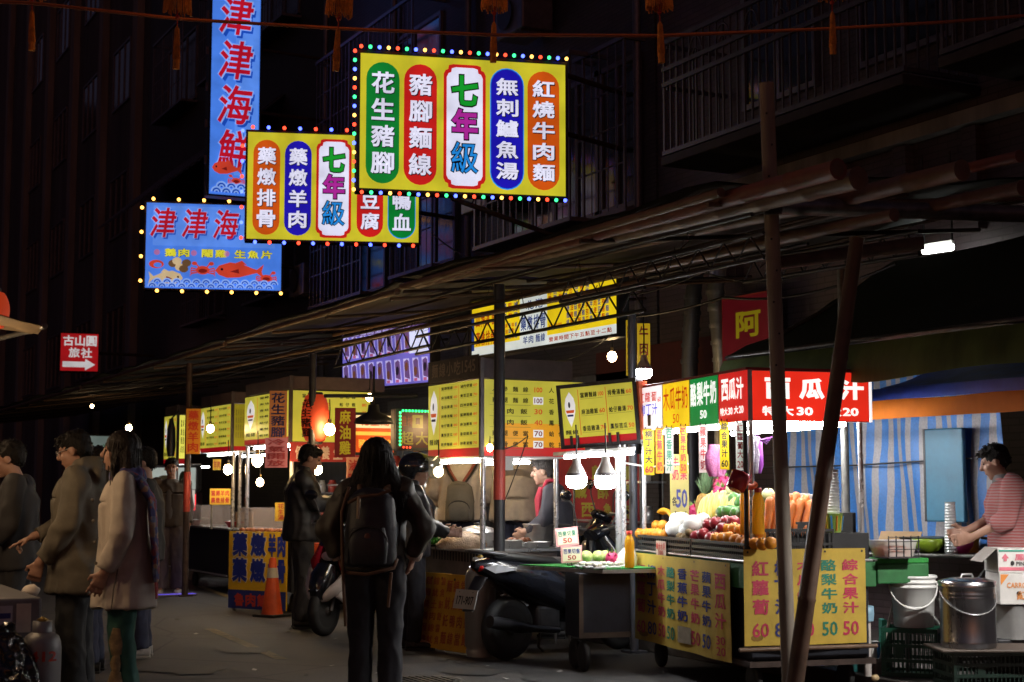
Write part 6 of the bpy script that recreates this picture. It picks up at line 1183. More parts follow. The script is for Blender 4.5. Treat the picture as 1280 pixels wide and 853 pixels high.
p.slab(mb, 0, 0, W, H, -.08, 0, CASE_R); p.rect(mb, .02, .02, W-.02, H-.02, SR, .003); p.ch(mb, '阿', W*.55, H*.55, W*.5, H*.4, SY, .006, .03); p.ch(mb, '婆', W*.55, H*.08, W*.5, H*.3, SY, .006, .03) if False else None; p.rect(mb, W*.32, H*.03, W*.6, H*.1, SY, .006); single(mb, 'shop_sign', 'dull red shop sign with one big yellow character, beside the duct pipes', 'sign')
# red cloth banner behind the cart with the green mat
a, b = onX(696, 650, 7.6), onX(802, 650, 7.6); p = Pan(V((7.6, a.y, zpx((7.6, a.y), 652))), V((b.x-a.x, b.y-a.y, 0))); W = abs(b.y-a.y); H = zpx((7.6, a.y), 572)-p.O.z; mb = MB(); RB = mat('red_banner_cloth', (.3, .02, .03), .75, var=.3); dz = vcloth(mb, p, W, H, RB, 14, 10, .02, 3); cp = ClothPan(p, dz); OY = mat('olive_print', (.3, .28, .03), .7)
for r, t in enumerate(('當歸鴨', '鹹酥雞', '西魯肉')): cp.row(mb, t, W*(.1+.1*r), W*.95, H*(.75-.28*r), H*.22, OY, .004, .03, .6)
for x in (0, W): mb.tube([p.at(x, 0, -.02), p.at(x, H+.4, -.02)], .015, PIPE, 6); mb.tube([p.at(x, 0, -.02), V((p.at(x, 0, -.02).x, p.at(x, 0, -.02).y, .1))], .015, PIPE, 6)
single(mb, 'red_banner', 'dark red cloth banner with yellow writing behind the cook in the red apron', 'banner')
# white tube light on the wall, dark green tarpaulin
t = thing('wall_tube_light', 'white tube light glaring above the dark green tarpaulin', 'lamp', P(1172, 311, 12.7)); a, b = P(1155, 314, 12.8), P(1190, 309, 12.55); mb = MB(); mb.obox(a+V((0, 0, .03)), b-a, V((.05, .02, 0)), V((0, 0, .03)), CEIL); mb.tube([a+V((0, 0, .06)), a+V((0, 0, .8))], .01, CABLE, 5); mb.tube([b+V((0, 0, .06)), b+V((0, 0, .8))], .01, CABLE, 5); part(mb, 'housing', t); mb = MB(); mb.tube([a, b], .03, emit('lit_wall_tube', (.95, 1, .92), 22, 0), 10); part(mb, 'lamp_tube', t)
TG = mat('dark_green_tarpaulin', (.02, .035, .022), .7, var=.4, scale=3); TG2 = mat('green_tarpaulin_hem', (.16, .24, .06), .6, var=.45, scale=4, streak=True, thin=.45)
def sheet(mb, A, B, Cc, D, m, nx=14, ny=8, amp=.03, th=.006, seed=0):
    vs = []
    for j in range(ny+1):
        for i in range(nx+1):
            u, v_ = i/nx, j/ny; q = A.lerp(B, u).lerp(D.lerp(Cc, u), v_); q = q+V((0, 0, amp*noise.noise(V((u*5+seed, v_*4, seed)))-amp*1.2*math.sin(PI*v_))); vs.append(q)
    k = nx+1; fs = [(j*k+i, j*k+i+1, (j+1)*k+i+1, (j+1)*k+i) for j in range(ny) for i in range(nx)]
    nrm = (B-A).cross(D-A).normalized(); mb.add(vs, fs, m, True); mb.add([q-nrm*th for q in vs], [tuple(reversed(f)) for f in fs], m, True)
t = thing('tarpaulin_canopy', 'big dark green tarpaulin canopy on the right, with a paler hem', 'canopy', (7, 6, 2.3)); A = onX(905, 449, 6.75); B = V((6.75, 2.5, A.z-.02)); mb = MB(); sheet(mb, B, A, V((8.45, A.y, 3.2)), V((8.45, 2.5, 3.2)), TG, amp=.05); part(mb, 'canvas', t)
mb = MB(); vs = []; n = 30
for i in range(n+1):
    y = 2.5+(A.y-2.5)*i/n; dp = .12+.13*min(1, (A.y-y)/1.6)
    for k, f in enumerate((0, .5, 1)): vs.append(V((6.745-.06*math.sin(f*2)+.02*noise.noise(V((y*2, f, 1))), y, A.z-.015-dp*f+.02*math.sin(y*3)*f)))
fs = [(i*3+k, i*3+k+1, (i+1)*3+k+1, (i+1)*3+k) for i in range(n) for k in range(2)]; mb.add(vs, fs, TG2, True); mb.add([q+V((.006, 0, 0)) for q in vs], [tuple(reversed(f)) for f in fs], TG2, True); part(mb, 'hem', t)
mb = MB(); mb.tube([(6.78, 2.5, A.z+.01), (6.78, A.y, A.z+.01)], .02, PIPE, 8)
for y in (3.2, A.y-.1): mb.tube([(6.8, y, A.z), (8.45, y, 3.14)], .018, PIPE, 6)
part(mb, 'frame_pole', t)
import numpy as np
# ------------------------------------------------------------------ people
def etube(mb, pts, ab, m, xd=(1, 0, 0), n=16, e=1):
    """closed tube of elliptical sections (half width a along xd, half depth b) through pts"""
    pts = [V(p) for p in pts]; k = len(pts); vs = []
    if isinstance(mb, FB):
        mb.mats = mb.mats or [m]
        for i in range(k-1):
            if (pts[i+1]-pts[i]).length > 1e-5:
                x = V(xd); ax = (pts[i+1]-pts[i]).normalized(); x = x if abs(x.dot(ax)) < .95 else V((0, 1, 0)) if abs(ax.y) < .9 else V((0, 0, 1)); mb.seg(pts[i], pts[i+1], x, ab[i], ab[i+1])
        return mb
    for i, p in enumerate(pts):
        d = (pts[min(i+1, k-1)]-pts[max(i-1, 0)]).normalized(); x = V(xd); x = (x-d*x.dot(d)).normalized(); y = d.cross(x); a, b = ab[i]
        for j in range(n):
            t = 2*PI*j/n; c, s_ = math.cos(t), math.sin(t); vs.append(p+x*(a*math.copysign(abs(c)**e, c))+y*(b*math.copysign(abs(s_)**e, s_)))
    fs = [(i*n+j, i*n+(j+1) % n, (i+1)*n+(j+1) % n, (i+1)*n+j) for i in range(k-1) for j in range(n)]
    mb.add(vs, fs, m, True); mb.add(vs[:n], [tuple(range(n-1, -1, -1))], m); mb.add(vs[-n:], [tuple(range(n))], m); return mb
def limb(mb, pts, rs, m):
    mb.tube(pts, rs, m, 12)
    for p, r in zip(pts, rs): mb.ball(p, r*.99, m, 10, 6)
class FB:
    """solid built from rounded segments and ellipsoids, melted together by fuse()"""
    def __init__(s): s.p = []; s.mats = []
    def ball(s, c, r, m, n=0, k=0, M=None):
        r = r if isinstance(r, (tuple, list)) else (r, r, r); s.p.append(('b', V(c), V(r), M)); s.mats = s.mats or [m]
    def tube(s, pts, r, m, n=0):
        rs = r if isinstance(r, (list, tuple)) else [r]*len(pts); etube(s, pts, [(q, q) for q in rs], m)
    def seg(s, p0, p1, x, ab0, ab1): s.p.append(('s', V(p0), V(p1), V(x), ab0, ab1))
def fuse(fb, voxel, smooth=2, fold=0, fsc=(5.5, 5.5, 2), seed=0, k=.012):
    """one continuous skin (surface nets) over the melted solid; fold adds cloth creases"""
    lo = np.full(3, 1e9); hi = -lo; bx = []
    for q in fb.p:
        if q[0] == 'b': c = np.array(q[1]); e = np.full(3, max(q[2])); a, b = c-e, c+e
        else: e = max(q[4]+q[5]); a = np.minimum(q[1], q[2])-e; b = np.maximum(q[1], q[2])+e
        bx.append((a, b)); lo = np.minimum(lo, a); hi = np.maximum(hi, b)
    lo -= voxel*3; n = np.ceil((hi-lo)/voxel).astype(int)+4; D = np.full(n, .05, np.float32); mg = .03
    for q, (a, b) in zip(fb.p, bx):
        i0 = np.maximum(0, ((a-mg-lo)/voxel).astype(int)); i1 = np.minimum(n, ((b+mg-lo)/voxel).astype(int)+2)
        X, Y, Z = [(lo[t]+voxel*np.arange(i0[t], i1[t])).astype(np.float32) for t in range(3)]; G = np.stack(np.meshgrid(X, Y, Z, indexing='ij'), -1)
        if q[0] == 'b':
            L = G-np.array(q[1], np.float32)
            if q[3]: L = L @ np.array(q[3], np.float32)
            r = np.array(q[2], np.float32); u = np.linalg.norm(L/r, axis=-1); g = np.linalg.norm(L/(r*r), axis=-1)+1e-6; d = u*(u-1)/g; d = np.clip(d, -.05, .05)
        else:
            p0, p1 = np.array(q[1], np.float32), np.array(q[2], np.float32); ax = p1-p0; L = float(np.linalg.norm(ax)); ax = ax/L; x = np.array(q[3], np.float32); x = x-ax*x.dot(ax); x /= np.linalg.norm(x); y = np.cross(ax, x); Q = G-p0; h = Q @ ax; t = np.clip(h/L, 0, 1)
            A = q[4][0]+(q[5][0]-q[4][0])*t; B = q[4][1]+(q[5][1]-q[4][1])*t; U = (Q @ x); W = (Q @ y); u = np.sqrt((U/A)**2+(W/B)**2); g = np.sqrt((U/A**2)**2+(W/B**2)**2)+1e-6; d = np.maximum(u*(u-1)/g, np.maximum(-h, h-L)); d = np.clip(d, -.05, .05)
        S = D[i0[0]:i1[0], i0[1]:i1[1], i0[2]:i1[2]]; hh = np.clip(.5+.5*(S-d)/k, 0, 1); S[...] = S*(1-hh)+d*hh-k*hh*(1-hh)
    ins = D < 0; cs = np.zeros(tuple(n-1), np.int8)
    cor = [(a, b, c) for a in (0, 1) for b in (0, 1) for c in (0, 1)]; sl = lambda a, b, c: (slice(a, n[0]-1+a), slice(b, n[1]-1+b), slice(c, n[2]-1+c))
    for co in cor: cs += ins[sl(*co)]
    act = (cs > 0) & (cs < 8); idx = np.argwhere(act); num = np.full(act.shape, -1, np.int64); num[act] = np.arange(len(idx)); acc = np.zeros((len(idx), 3)); cnt = np.zeros(len(idx))
    val = {co: D[idx[:, 0]+co[0], idx[:, 1]+co[1], idx[:, 2]+co[2]] for co in cor}
    for a in cor:
        for t in range(3):
            if a[t]: continue
            b = list(a); b[t] = 1; b = tuple(b); m = (val[a] < 0) != (val[b] < 0); f = val[a][m]/(val[a][m]-val[b][m]); P_ = np.tile(np.array(a, float), (m.sum(), 1)); P_[:, t] = f; acc[m] += P_; cnt[m] += 1
    vs = lo+voxel*(idx+acc/cnt[:, None]); F = []
    for t in range(3):
        e0 = [slice(None)]*3; e1 = [slice(None)]*3; e0[t] = slice(0, -1); e1[t] = slice(1, None); u, w_ = (t+1) % 3, (t+2) % 3
        ch = ins[tuple(e0)] != ins[tuple(e1)]; E_ = np.argwhere(ch); pos = ins[tuple(e0)][ch]
        o = np.zeros((4, 3), int); o[1, u] = -1; o[2, u] = -1; o[2, w_] = -1; o[3, w_] = -1
        qd = np.stack([num[tuple((E_+o[i]).T)] for i in range(4)], 1); qd[~pos] = qd[~pos][:, ::-1]; F.append(qd)
    F = np.concatenate(F); 
    for _ in range(smooth):
        s_ = np.zeros_like(vs); c_ = np.zeros(len(vs))
        for i in range(4): np.add.at(s_, F[:, i], vs[F[:, (i+1) % 4]]); np.add.at(c_, F[:, i], 1)
        vs = vs*.5+.5*s_/np.maximum(1, c_)[:, None]
    r_ = MB(); r_.v = [V(p) for p in vs]
    if fold:
        a = vs[F[:, 1]]-vs[F[:, 0]]; b = vs[F[:, 3]]-vs[F[:, 0]]; fn = np.cross(a, b); nn = np.zeros_like(vs)
        for i in range(4): np.add.at(nn, F[:, i], fn)
        nn /= np.linalg.norm(nn, axis=1)[:, None]+1e-9
        for i, p in enumerate(r_.v):
            q = V((p.x*fsc[0]+seed, p.y*fsc[1], p.z*fsc[2])); f = noise.noise(q)+.6*noise.noise(q*2.3+V((3, 1, 7))); a_ = min(1, max(0, (abs(p.x)-.15)/.06)); g_ = noise.noise(V((p.x*4+seed, p.y*6, p.z*13)))*a_*.45; r_.v[i] = p+V(nn[i])*fold*(.45-abs(f)*1.7+g_)
    r_.f = [tuple(int(x) for x in f) for f in F]; r_.m = [0]*len(r_.f); r_.sm = [True]*len(r_.f); r_.mats = fb.mats[:1]; return r_
SKIN = mat('skin', (.36, .2, .14), .5, var=.15, scale=10); SKIN_P = mat('skin_pale', (.44, .27, .2), .5, var=.15, scale=10)
HAIR = mat('black_hair', (.008, .006, .005), .55, var=.5, scale=60, bump=.5, bscale=120, spec=.2); HAIRB = mat('dark_brown_hair', (.012, .007, .005), .5, var=.5, scale=60, bump=.5, bscale=120, spec=.2); HAIRG = mat('greying_hair', (.05, .045, .045), .5, var=.5, scale=60, bump=.5, bscale=120)
EYE = mat('eye_dark', (.015, .01, .008), .2); LIPS = mat('lips', (.32, .1, .08), .5); SHOEB = mat('black_shoe', (.02, .02, .02), .5, var=.4); SHOEW = mat('white_sneaker', (.55, .53, .5), .6, var=.3); SOLE = mat('shoe_sole', (.35, .33, .3), .7)
def hand(mb, w, d, nrm, side, curl, m, point=False):
    d = V(d).normalized(); nrm = V(nrm); nrm = (nrm-d*nrm.dot(d)).normalized(); lat = d.cross(nrm)*side
    etube(mb, [w-d*.015, w+d*.02, w+d*.06, w+d*.092], [(.026, .02), (.036, .017), (.042, .015), (.04, .012)], m, xd=lat, n=12)
    for i in range(4):
        L = (.07, .08, .075, .06)[i]; b = w+d*.088+lat*(.034-.0225*i); c = (curl if not (point and i == 0) else .08); c = .9 if (point and i > 0) else c
        dr = d+lat*(.1-.07*i); d1 = (dr*math.cos(c*.8)+nrm*math.sin(c*.8)).normalized(); d2 = (dr*math.cos(c*1.9)+nrm*math.sin(c*1.9)).normalized(); p1 = b+d1*L*.55; mb.tube([b-d*.012, b, p1, p1+d2*L*.5], [.0092, .0092, .0084, .007], m, 8); mb.ball(p1, .0085, m, 8, 5); mb.ball(p1+d2*L*.5, .007, m, 8, 5)
    b = w+d*.028+lat*.034; t1 = b+(d*.55+lat*.6+nrm*.35).normalized()*.038; t2 = t1+(d*.85+lat*.1+nrm*.35).normalized()*.032; mb.tube([b-lat*.015, b, t1, t2], [.012, .012, .01, .008], m, 8); mb.ball(t2, .008, m, 8, 5); mb.ball(t1, .01, m, 8, 5)
def person(label, px, d, H, face, J=None, top=None, hem=.82, loose=.02, pants=None, ploose=.012, hair='short', hairm=None, skin=None, shoes=None, head=(0, 0), z=0, hands=None, sleeve=1.0, female=False, fold=.02, hoodie=False, collar=None, extra=None, flare=0, group=None, glasses=False, belly=0):
    """one figure: continuous body with head, hands and legs; garments, hair and shoes are its parts. J overrides joints (x right, y forward, z up, for 1.70 m)"""
    s = H/1.7; g = gnd(px, d, z); t = thing('person', label, 'person', g, group, rz=-(YAW+R(face)))
    j = dict(pel=(0, 0, .93), che=(0, .01, 1.26), nek=(0, 0, 1.43), hed=(0, .03, 1.575), shL=(-.175, 0, 1.375), shR=(.175, 0, 1.375), elL=(-.225, -.03, 1.1), elR=(.225, -.03, 1.1), wrL=(-.23, .06, .87), wrR=(.23, .06, .87), hiL=(-.09, 0, .89), hiR=(.09, 0, .89), knL=(-.1, .03, .48), knR=(.1, .03, .48), anL=(-.1, 0, .09), anR=(.1, 0, .09))
    j.update(J or {}); j = {k: V(v)*s for k, v in j.items()}; sk = skin or SKIN; hairm = hairm or HAIR; fw = .92 if female else 1.0; LM = lambda mb, n, par=t: part(mb, n, par, local=True)
    # body
    mb = FB(); etube(mb, [j['pel']-V((0, 0, .06)), j['pel'], j['pel'].lerp(j['che'], .5), j['che'], j['nek']-V((0, 0, .06)), j['nek']], [(.12*s, .08*s), (.14*s, .09*s), (.12*s, .08*s), (.14*s, .09*s), (.15*s*fw, .07*s), (.06*s, .055*s)], sk)
    limb(mb, [j['nek']-V((0, 0, .03)), j['hed']-V((0, .02, .05))], [.056*s*fw, .05*s*fw], sk)
    M = Matrix.Rotation(R(-head[0]), 3, 'Z') @ Matrix.Rotation(R(-head[1]), 3, 'X'); hc = j['hed']; h = lambda x, y, z_: hc+M @ (V((x, y, z_))*s); hv = (extra or {}).get('hairvol', 1)
    for (x, y, z_, a, b, c) in [(0, -.012, .03, .074, .094, .088), (0, .03, -.038, .057, .062, .076), (0, .066, -.098, .024, .02, .018), (0, .073, .032, .048, .018, .014), (0, .085, -.058, .022, .011, .011), (-.075, -.005, -.005, .011, .022, .031), (.075, -.005, -.005, .011, .022, .031), (-.034, .06, -.022, .024, .024, .022), (.034, .06, -.022, .024, .024, .022)]: mb.ball(h(x, y, z_), (a*s, b*s, c*s), sk, 14, 10, M)
    mb.tube([h(0, .086, .025), h(0, .106, -.014), h(0, .1, -.024)], [.009*s, .0145*s, .012*s], sk, 8); mb.ball(h(0, .106, -.015), .0145*s, sk, 8, 6)
    for sd in 'LR':
        limb(mb, [j['sh'+sd], j['el'+sd], j['wr'+sd]], [.046*s, .039*s, .027*s], sk); limb(mb, [j['hi'+sd], j['kn'+sd], j['an'+sd]], [.075*s, .052*s, .036*s], sk)
        limb(mb, [j['an'+sd], j['an'+sd]+V((0, .13, -.05))*s], [.036*s, .028*s], sk)
        hd = (hands or {}).get(sd, {}); dd = V(hd.get('d', (0, 0, 0))); 
        if dd.length == 0: dd = (j['wr'+sd]-j['el'+sd]).normalized()+V((0, .1, -.1))
        hand(mb, j['wr'+sd], dd, hd.get('n', (1 if sd == 'L' else -1, .2, 0)), (1 if sd == 'R' else -1)*hd.get('flip', 1), hd.get('curl', .45), sk, hd.get('point', False))
    bd = fuse(mb, .0068, 4)
    for x in (-.03, .03):
        bd.ball(h(x, .0795, .014), (.011*s, .006*s, .0065*s), EYE, 8, 6, M); bd.ball(h(x*1.05, .083, .034), (.018*s, .006*s, .004*s), hairm, 8, 5, M)
    bd.ball(h(0, .0925, -.058), (.021*s, .006*s, .0055*s), LIPS, 10, 5, M)
    LM(bd, 'body')
    if glasses:
        mb = MB(); 
        for x in (-.032, .032): mb.tube([h(x+.022*math.cos(a), .1, .012+.016*math.sin(a)) for a in [2*PI*i/12 for i in range(13)]], .0022, STEEL, 5)
        mb.tube([h(-.012, .104, .014), h(.012, .104, .014)], .002, STEEL, 5)
        for x in (-1, 1): mb.tube([h(.054*x, .1, .016), h(.078*x, .0, .018)], .002, STEEL, 5)
        LM(mb, 'glasses')
    # hair
    mb = FB(); hb = 1+(hv-1)*.75; mb.ball(h(0, -.024, .046), (.085*s*hb, .1*s*hb, .088*s*hb), hairm, 18, 12, M)
    if hair == 'short':
        mb.ball(h(0, -.06, .0), (.077*s, .058*s, .065*s), hairm, 14, 9, M); mb.ball(h(0, .045, .09), (.066*s, .045*s, .032*s), hairm, 12, 8, M)
    elif hair == 'long':
        L = extra.get('hairlen', .45) if extra else .45; w_ = extra.get('hairw', .1) if extra else .1; fz = extra.get('hairfront', 0) if extra else 0
        pts = [h(0, -.02, .05), h(0, -.04, .0), h(0, -.06, -.12), hc+V((0, -.1+fz, -.24))*s, hc+V((0, -.12+fz, -L))*s]; etube(mb, pts, [(.075*s*hv, .07*s), (.09*s*hv, .085*s), ((.095+w_*.12)*s*hv, .075*s), (w_*1.05*s, .055*s), (w_*.75*s, .03*s)], hairm, n=18)
        for sx in (-1, 1): limb(mb, [h(.066*sx, -.0, .05), h(.084*sx, .0+fz*.4, -.08), hc+V((sx*(.085+w_*.15), fz*.6-.01, -.24))*s], [.028*s, .026*s, .02*s], hairm)
    hm = fuse(mb, .009, 3, .006, (26, 26, 6 if hair == 'long' else 16)); rs_ = random.Random(px); nv = len(hm.v)
    for i in range(170 if hair == 'long' else 150):                # loose strands break the outline
        p0 = hm.v[rs_.randrange(nv)]; o_ = (p0-h(0, -.02, .03)); o_.normalize()
        if hair == 'long': L_ = rs_.uniform(.08, .22)*s; w1 = V((rs_.uniform(-.02, .02), rs_.uniform(-.02, .02), 0)); hm.tube([p0+o_*.003, p0+o_*.008-V((0, 0, L_*.4))+w1*.4, p0+o_*.006-V((0, 0, L_))+w1], [.0035, .0035, .0015], hairm, 4)
        elif p0.z > hc.z+.02*s or p0.y < hc.y-.05*s:
            d_ = M @ V((rs_.uniform(-.3, .3), rs_.uniform(-.2, .9), -.4 if p0.z < hc.z+.1*s else .1)); hm.tube([p0-o_*.004, p0+o_*.008+d_*.012, p0+o_*.007+d_*.03], [.005, .004, .0015], hairm, 4)
    LM(hm, 'hair')
    # top garment
    if top:
        mb = FB(); lo = loose; hz = hem*s; pel = j['pel'].copy(); 
        P0 = V((pel.x, pel.y, hz)) if hem < .9 else V((j['pel'].x, j['pel'].y, hz))
        pts = [P0]; ab = [((.168*fw+lo+flare)*s, (.125+lo+flare)*s)]
        if hem < .8: pts.append(V((pel.x, pel.y, (hem*.4+.6*.93)*s))); ab.append(((.166*fw+lo+flare*.6)*s, (.12+lo+flare*.6)*s))
        pts += [pel.lerp(j['che'], .35), j['che'], j['che'].lerp(j['nek'], .55), j['nek']-V((0, 0, .022))*s, j['nek']+V((0, 0, .012))*s]; ab += [((.148*fw+lo)*s, (.112+lo+belly)*s), ((.166*fw+lo)*s, (.12+lo)*s), ((.165*fw+lo*.7)*s, (.1+lo*.6)*s), ((.105+lo*.3)*s, (.078+lo*.3)*s), (.066*s, .064*s)]
        etube(mb, pts, ab, top, n=24, e=.9)
        for sd in 'LR':
            a, b, c = j['sh'+sd], j['el'+sd], j['wr'+sd]; e = b.lerp(c, .93) if sleeve >= 1 else (b.lerp(c, .35) if sleeve > .5 else a.lerp(b, .75)); rr = [(.064+lo*.42)*s, (.053+lo*.34)*s, (.042+lo*.34)*s]
            mb.ball(a, rr[0], top, 12, 8)
            mb.ball(b, rr[1], top, 12, 8) if sleeve > .5 else None
            mb.tube([a, b, e] if sleeve > .5 else [a, e], rr if sleeve > .5 else [rr[0], rr[1]*1.1], top, 14)
        if hoodie:
            for k in range(9): a = PI*(k/8)+PI; mb.ball(j['nek']+V((.1*math.cos(a), .085*math.sin(a)-.01, .03-.01*math.sin(a)))*s, (.05*s, .05*s, .055*s), top, 10, 6)
            mb.ball(j['nek']+V((0, -.115, -.03))*s, (.11*s, .06*s, .1*s), top, 12, 8)
        if collar: mb.tube([j['nek']+V((0, 0, -.02))*s, j['nek']+V((0, .008, .06))*s], [.078*s, .07*s], top, 18)
        LM(fuse(mb, .0125, 5, fold, seed=px), 'jacket' if collar or hoodie or hem < .8 else 'shirt')
    if pants:
        mb = FB(); etube(mb, [j['pel']+V((0, 0, .09))*s, j['pel'], j['pel']-V((0, 0, .1))*s], [(.142*s, .105*s), (.162*s, .118*s), (.15*s, .11*s)], pants, n=20)
        for sd in 'LR':
            a, b, c = j['hi'+sd], j['kn'+sd], j['an'+sd]; q = ploose; pts = [a, a.lerp(b, .5), b, b.lerp(c, .5), c+V((0, 0, -.02))*s]; mb.tube(pts, [(.088+q)*s, (.078+q)*s, (.062+q)*s, (.056+q)*s, (.052+q*1.3)*s], pants, 14); mb.ball(a, (.088+q)*s, pants, 12, 8); mb.ball(b, (.061+q)*s, pants, 12, 8)
        LM(fuse(mb, .0125, 4, .01, (8, 8, 5), seed=px+3), 'trousers')
    for sd in 'LR':
        mb = MB(); a = j['an'+sd]; m = shoes or SHOEB; q = V((a.x, a.y, 0)); lift = max(0, a.z/s-.09)
        etube(mb, [q+V((0, -.07, .045+lift))*s, q+V((0, 0, .05+lift))*s, q+V((0, .1, .04+lift))*s, q+V((0, .17, .03+lift))*s, q+V((0, .195, .024+lift))*s], [(.034*s, .036*s), (.042*s, .044*s), (.048*s, .034*s), (.042*s, .024*s), (.02*s, .012*s)], m, n=14)
        mb.tube([a+V((0, 0, -.05))*s, a+V((0, -.005, .0))*s], [.045*s, .042*s], m, 12); mb.obox(q+V((-.042, -.075, lift))*s, V((.084*s, 0, 0)), V((0, .262*s, 0)), V((0, 0, .016*s)), SOLE if m is SHOEW else m, .004); LM(mb, 'shoe')
    return t, j, s
def M_(name, c, r=.8, **k): return mat(name, c, r, **k)
OLIVE = M_('olive_cotton', (.115, .1, .075), var=.35, bump=.22, bscale=9); DARKT = M_('charcoal_knit', (.022, .021, .023), var=.3, bump=.22, bscale=10); BEIGE = M_('beige_wool', (.47, .41, .35), var=.25, bump=.22, bscale=8); BLKC = M_('black_cloth', (.02, .02, .022), var=.4, bump=.22, bscale=9)
NAVYJ = M_('navy_denim', (.03, .035, .07), var=.4, scale=20); GRAYT = M_('grey_trouser', (.1, .08, .085), var=.3, bump=.22, bscale=9); GREENP = M_('dark_green_trouser', (.02, .09, .07), var=.35, bump=.22, bscale=9); LEATH = mat('black_leather', (.018, .018, .02), .42, var=.4, bump=.22, bscale=13); PUFF = mat('black_nylon', (.013, .013, .015), .55, var=.4, bump=.22, bscale=11); STRI = None
BRJ = M_('brown_jacket', (.05, .035, .025), var=.4); OLB = M_('olive_brown_jacket', (.045, .038, .026), .6, var=.35, bump=.22, bscale=9); INK = M_('ink_black_cloth', (.012, .012, .018), var=.4, bump=.22, bscale=10); CREAM = M_('cream_hoodie', (.55, .49, .42), var=.25, bump=.22, bscale=7); GTEE = M_('grey_tee', (.09, .085, .085), var=.2)
# customers at the stall on the left
person('man in a charcoal sweater at the very left edge, seen from the side', 16, 10.3, 1.70, 262, dict(elL=(-.24, .02, 1.1), wrL=(-.2, .2, .93), elR=(.24, .04, 1.1), wrR=(.16, .24, .95), hed=(0, .075, 1.55), nek=(0, .015, 1.42)), DARKT, .8, .035, BLKC, head=(0, 12), hands={'L': dict(curl=.6), 'R': dict(curl=.6)})
person('man with glasses in a long olive hooded jacket, pointing down at the counter', 96, 9.9, 1.74, 268, dict(hed=(0, .06, 1.56), elL=(-.25, .03, 1.1), wrL=(-.22, .2, .86), elR=(.22, .12, 1.1), wrR=(.1, .33, 1.01)), OLIVE, .66, .06, BLKC, ploose=.03, flare=.03, hoodie=True, glasses=True, head=(0, 18), hands={'R': dict(d=(-.1, 1, -.45), n=(0, -.3, -1), point=True, curl=.3), 'L': dict(d=(.1, .35, -1), curl=.7)}, fold=.024)
t3, j3, s3 = person('woman in a long beige coat with a patterned scarf and long dark hair', 152, 9.45, 1.70, 262, dict(elL=(-.235, .0, 1.08), wrL=(-.22, .1, .84), elR=(.22, .0, 1.08), wrR=(.2, .1, .84), anL=(-.1, -.05, .09), knL=(-.1, 0, .48), hed=(0, .05, 1.575)), BEIGE, .61, .042, GREENP, ploose=.018, flare=.035, hair='long', hairm=HAIRB, female=True, extra=dict(hairlen=.27, hairw=.125, hairfront=.035, hairvol=1.12), hands={'L': dict(curl=.35)}, fold=.018)
mb = MB(); DK = mat('coat_seam_shadow', (.14, .12, .1), .9)  # dark tone for the seam line and the buttons
part_t = t3
for (x, y0, z0, z1) in ((-.205, .02, .62, .86),): mb.tube([V((x-.03, y0+.03, z0)), V((x-.022, y0+.02, (z0+z1)/2)), V((x-.0, y0, z1))], .0045, DK, 5)
for k in range(4): mb.ball(V((-.06, .2-.01*k, 1.28-.13*k)), .011, DK, 8, 5)
part(mb, 'coat_trim', t3, local=True)
# scarf down her back
SCARF = bpy.data.materials.new('paisley_scarf'); t_, n_, b_ = nt(SCARF); tc = n_.new('ShaderNodeTexCoord'); vo = n_.new('ShaderNodeTexVoronoi'); vo.inputs['Scale'].default_value = 26; rp = n_.new('ShaderNodeValToRGB'); t_.links.new(tc.outputs['Object'], vo.inputs['Vector']); sep = n_.new('ShaderNodeSeparateColor'); t_.links.new(vo.outputs['Color'], sep.inputs[0]); t_.links.new(sep.outputs[0], rp.inputs[0])
rp.color_ramp.interpolation = 'CONSTANT'
for i, (p_, c_) in enumerate([(0, (.05, .05, .16)), (.3, (.22, .05, .06)), (.5, (.1, .12, .2)), (.68, (.28, .18, .12)), (.85, (.12, .04, .12))]):
    e_ = rp.color_ramp.elements[i] if i < 2 else rp.color_ramp.elements.new(p_); e_.position = p_; e_.color = (*c_, 1)
t_.links.new(rp.outputs[0], b_.inputs['Base Color']); b_.inputs['Roughness'].default_value = .85
mb = FB(); q = j3['nek']
for k in range(14): a = 2*PI*k/14; mb.ball(q+V((.088*math.cos(a), .08*math.sin(a), .0+.02*math.sin(a*2))), (.04, .04, .045), SCARF, 10, 6)
etube(mb, [q+V((-.09, .02, .03)), q+V((-.13, -.09, -.03)), q+V((-.12, -.165, -.15)), q+V((-.1, -.18, -.35)), q+V((-.09, -.195, -.55)), q+V((-.08, -.2, -.66))], [(.05, .03), (.07, .03), (.085, .024), (.09, .02), (.085, .018), (.07, .012)], SCARF, xd=(1, 0, 0))
sc = fuse(mb, .011, 4, .012, (14, 14, 5)); 
for i in range(10): sc.tube([q+V((-.15+.015*i, -.2, -.655)), q+V((-.15+.015*i, -.205, -.72-.02*(i % 3)))], .004, mat('red_tassel', (.35, .03, .03), .8), 4)
part(sc, 'scarf', t3, local=True)
mb = MB(); LEGT = mat('tan_print_cloth', (.3, .2, .1), .8, var=.7, scale=18)
for (z0, z1, w_) in ((.1, .24, .05), (.24, .34, .035), (.34, .5, .045)): etube(mb, [V((-.17, .02, z0)), V((-.172, .025, (z0+z1)/2)), V((-.17, .02, z1))], [(.02, w_*.7), (.022, w_), (.02, w_*.6)], LEGT, n=10)
part(mb, 'trouser_print', t3, local=True)
person('person in dark clothes hidden behind the woman in the beige coat', 178, 12.3, 1.68, 262, dict(wrR=(.1, .27, 1.34), elR=(.22, .1, 1.14), wrL=(-.08, .27, 1.34), elL=(-.22, .1, 1.14)), BLKC, .78, .04, NAVYJ, shoes=SHOEW, head=(0, 15))
person('person whose dark hair shows between the two nearest customers', 116, 11.3, 1.66, 265, None, BLKC, .8, .03, NAVYJ)
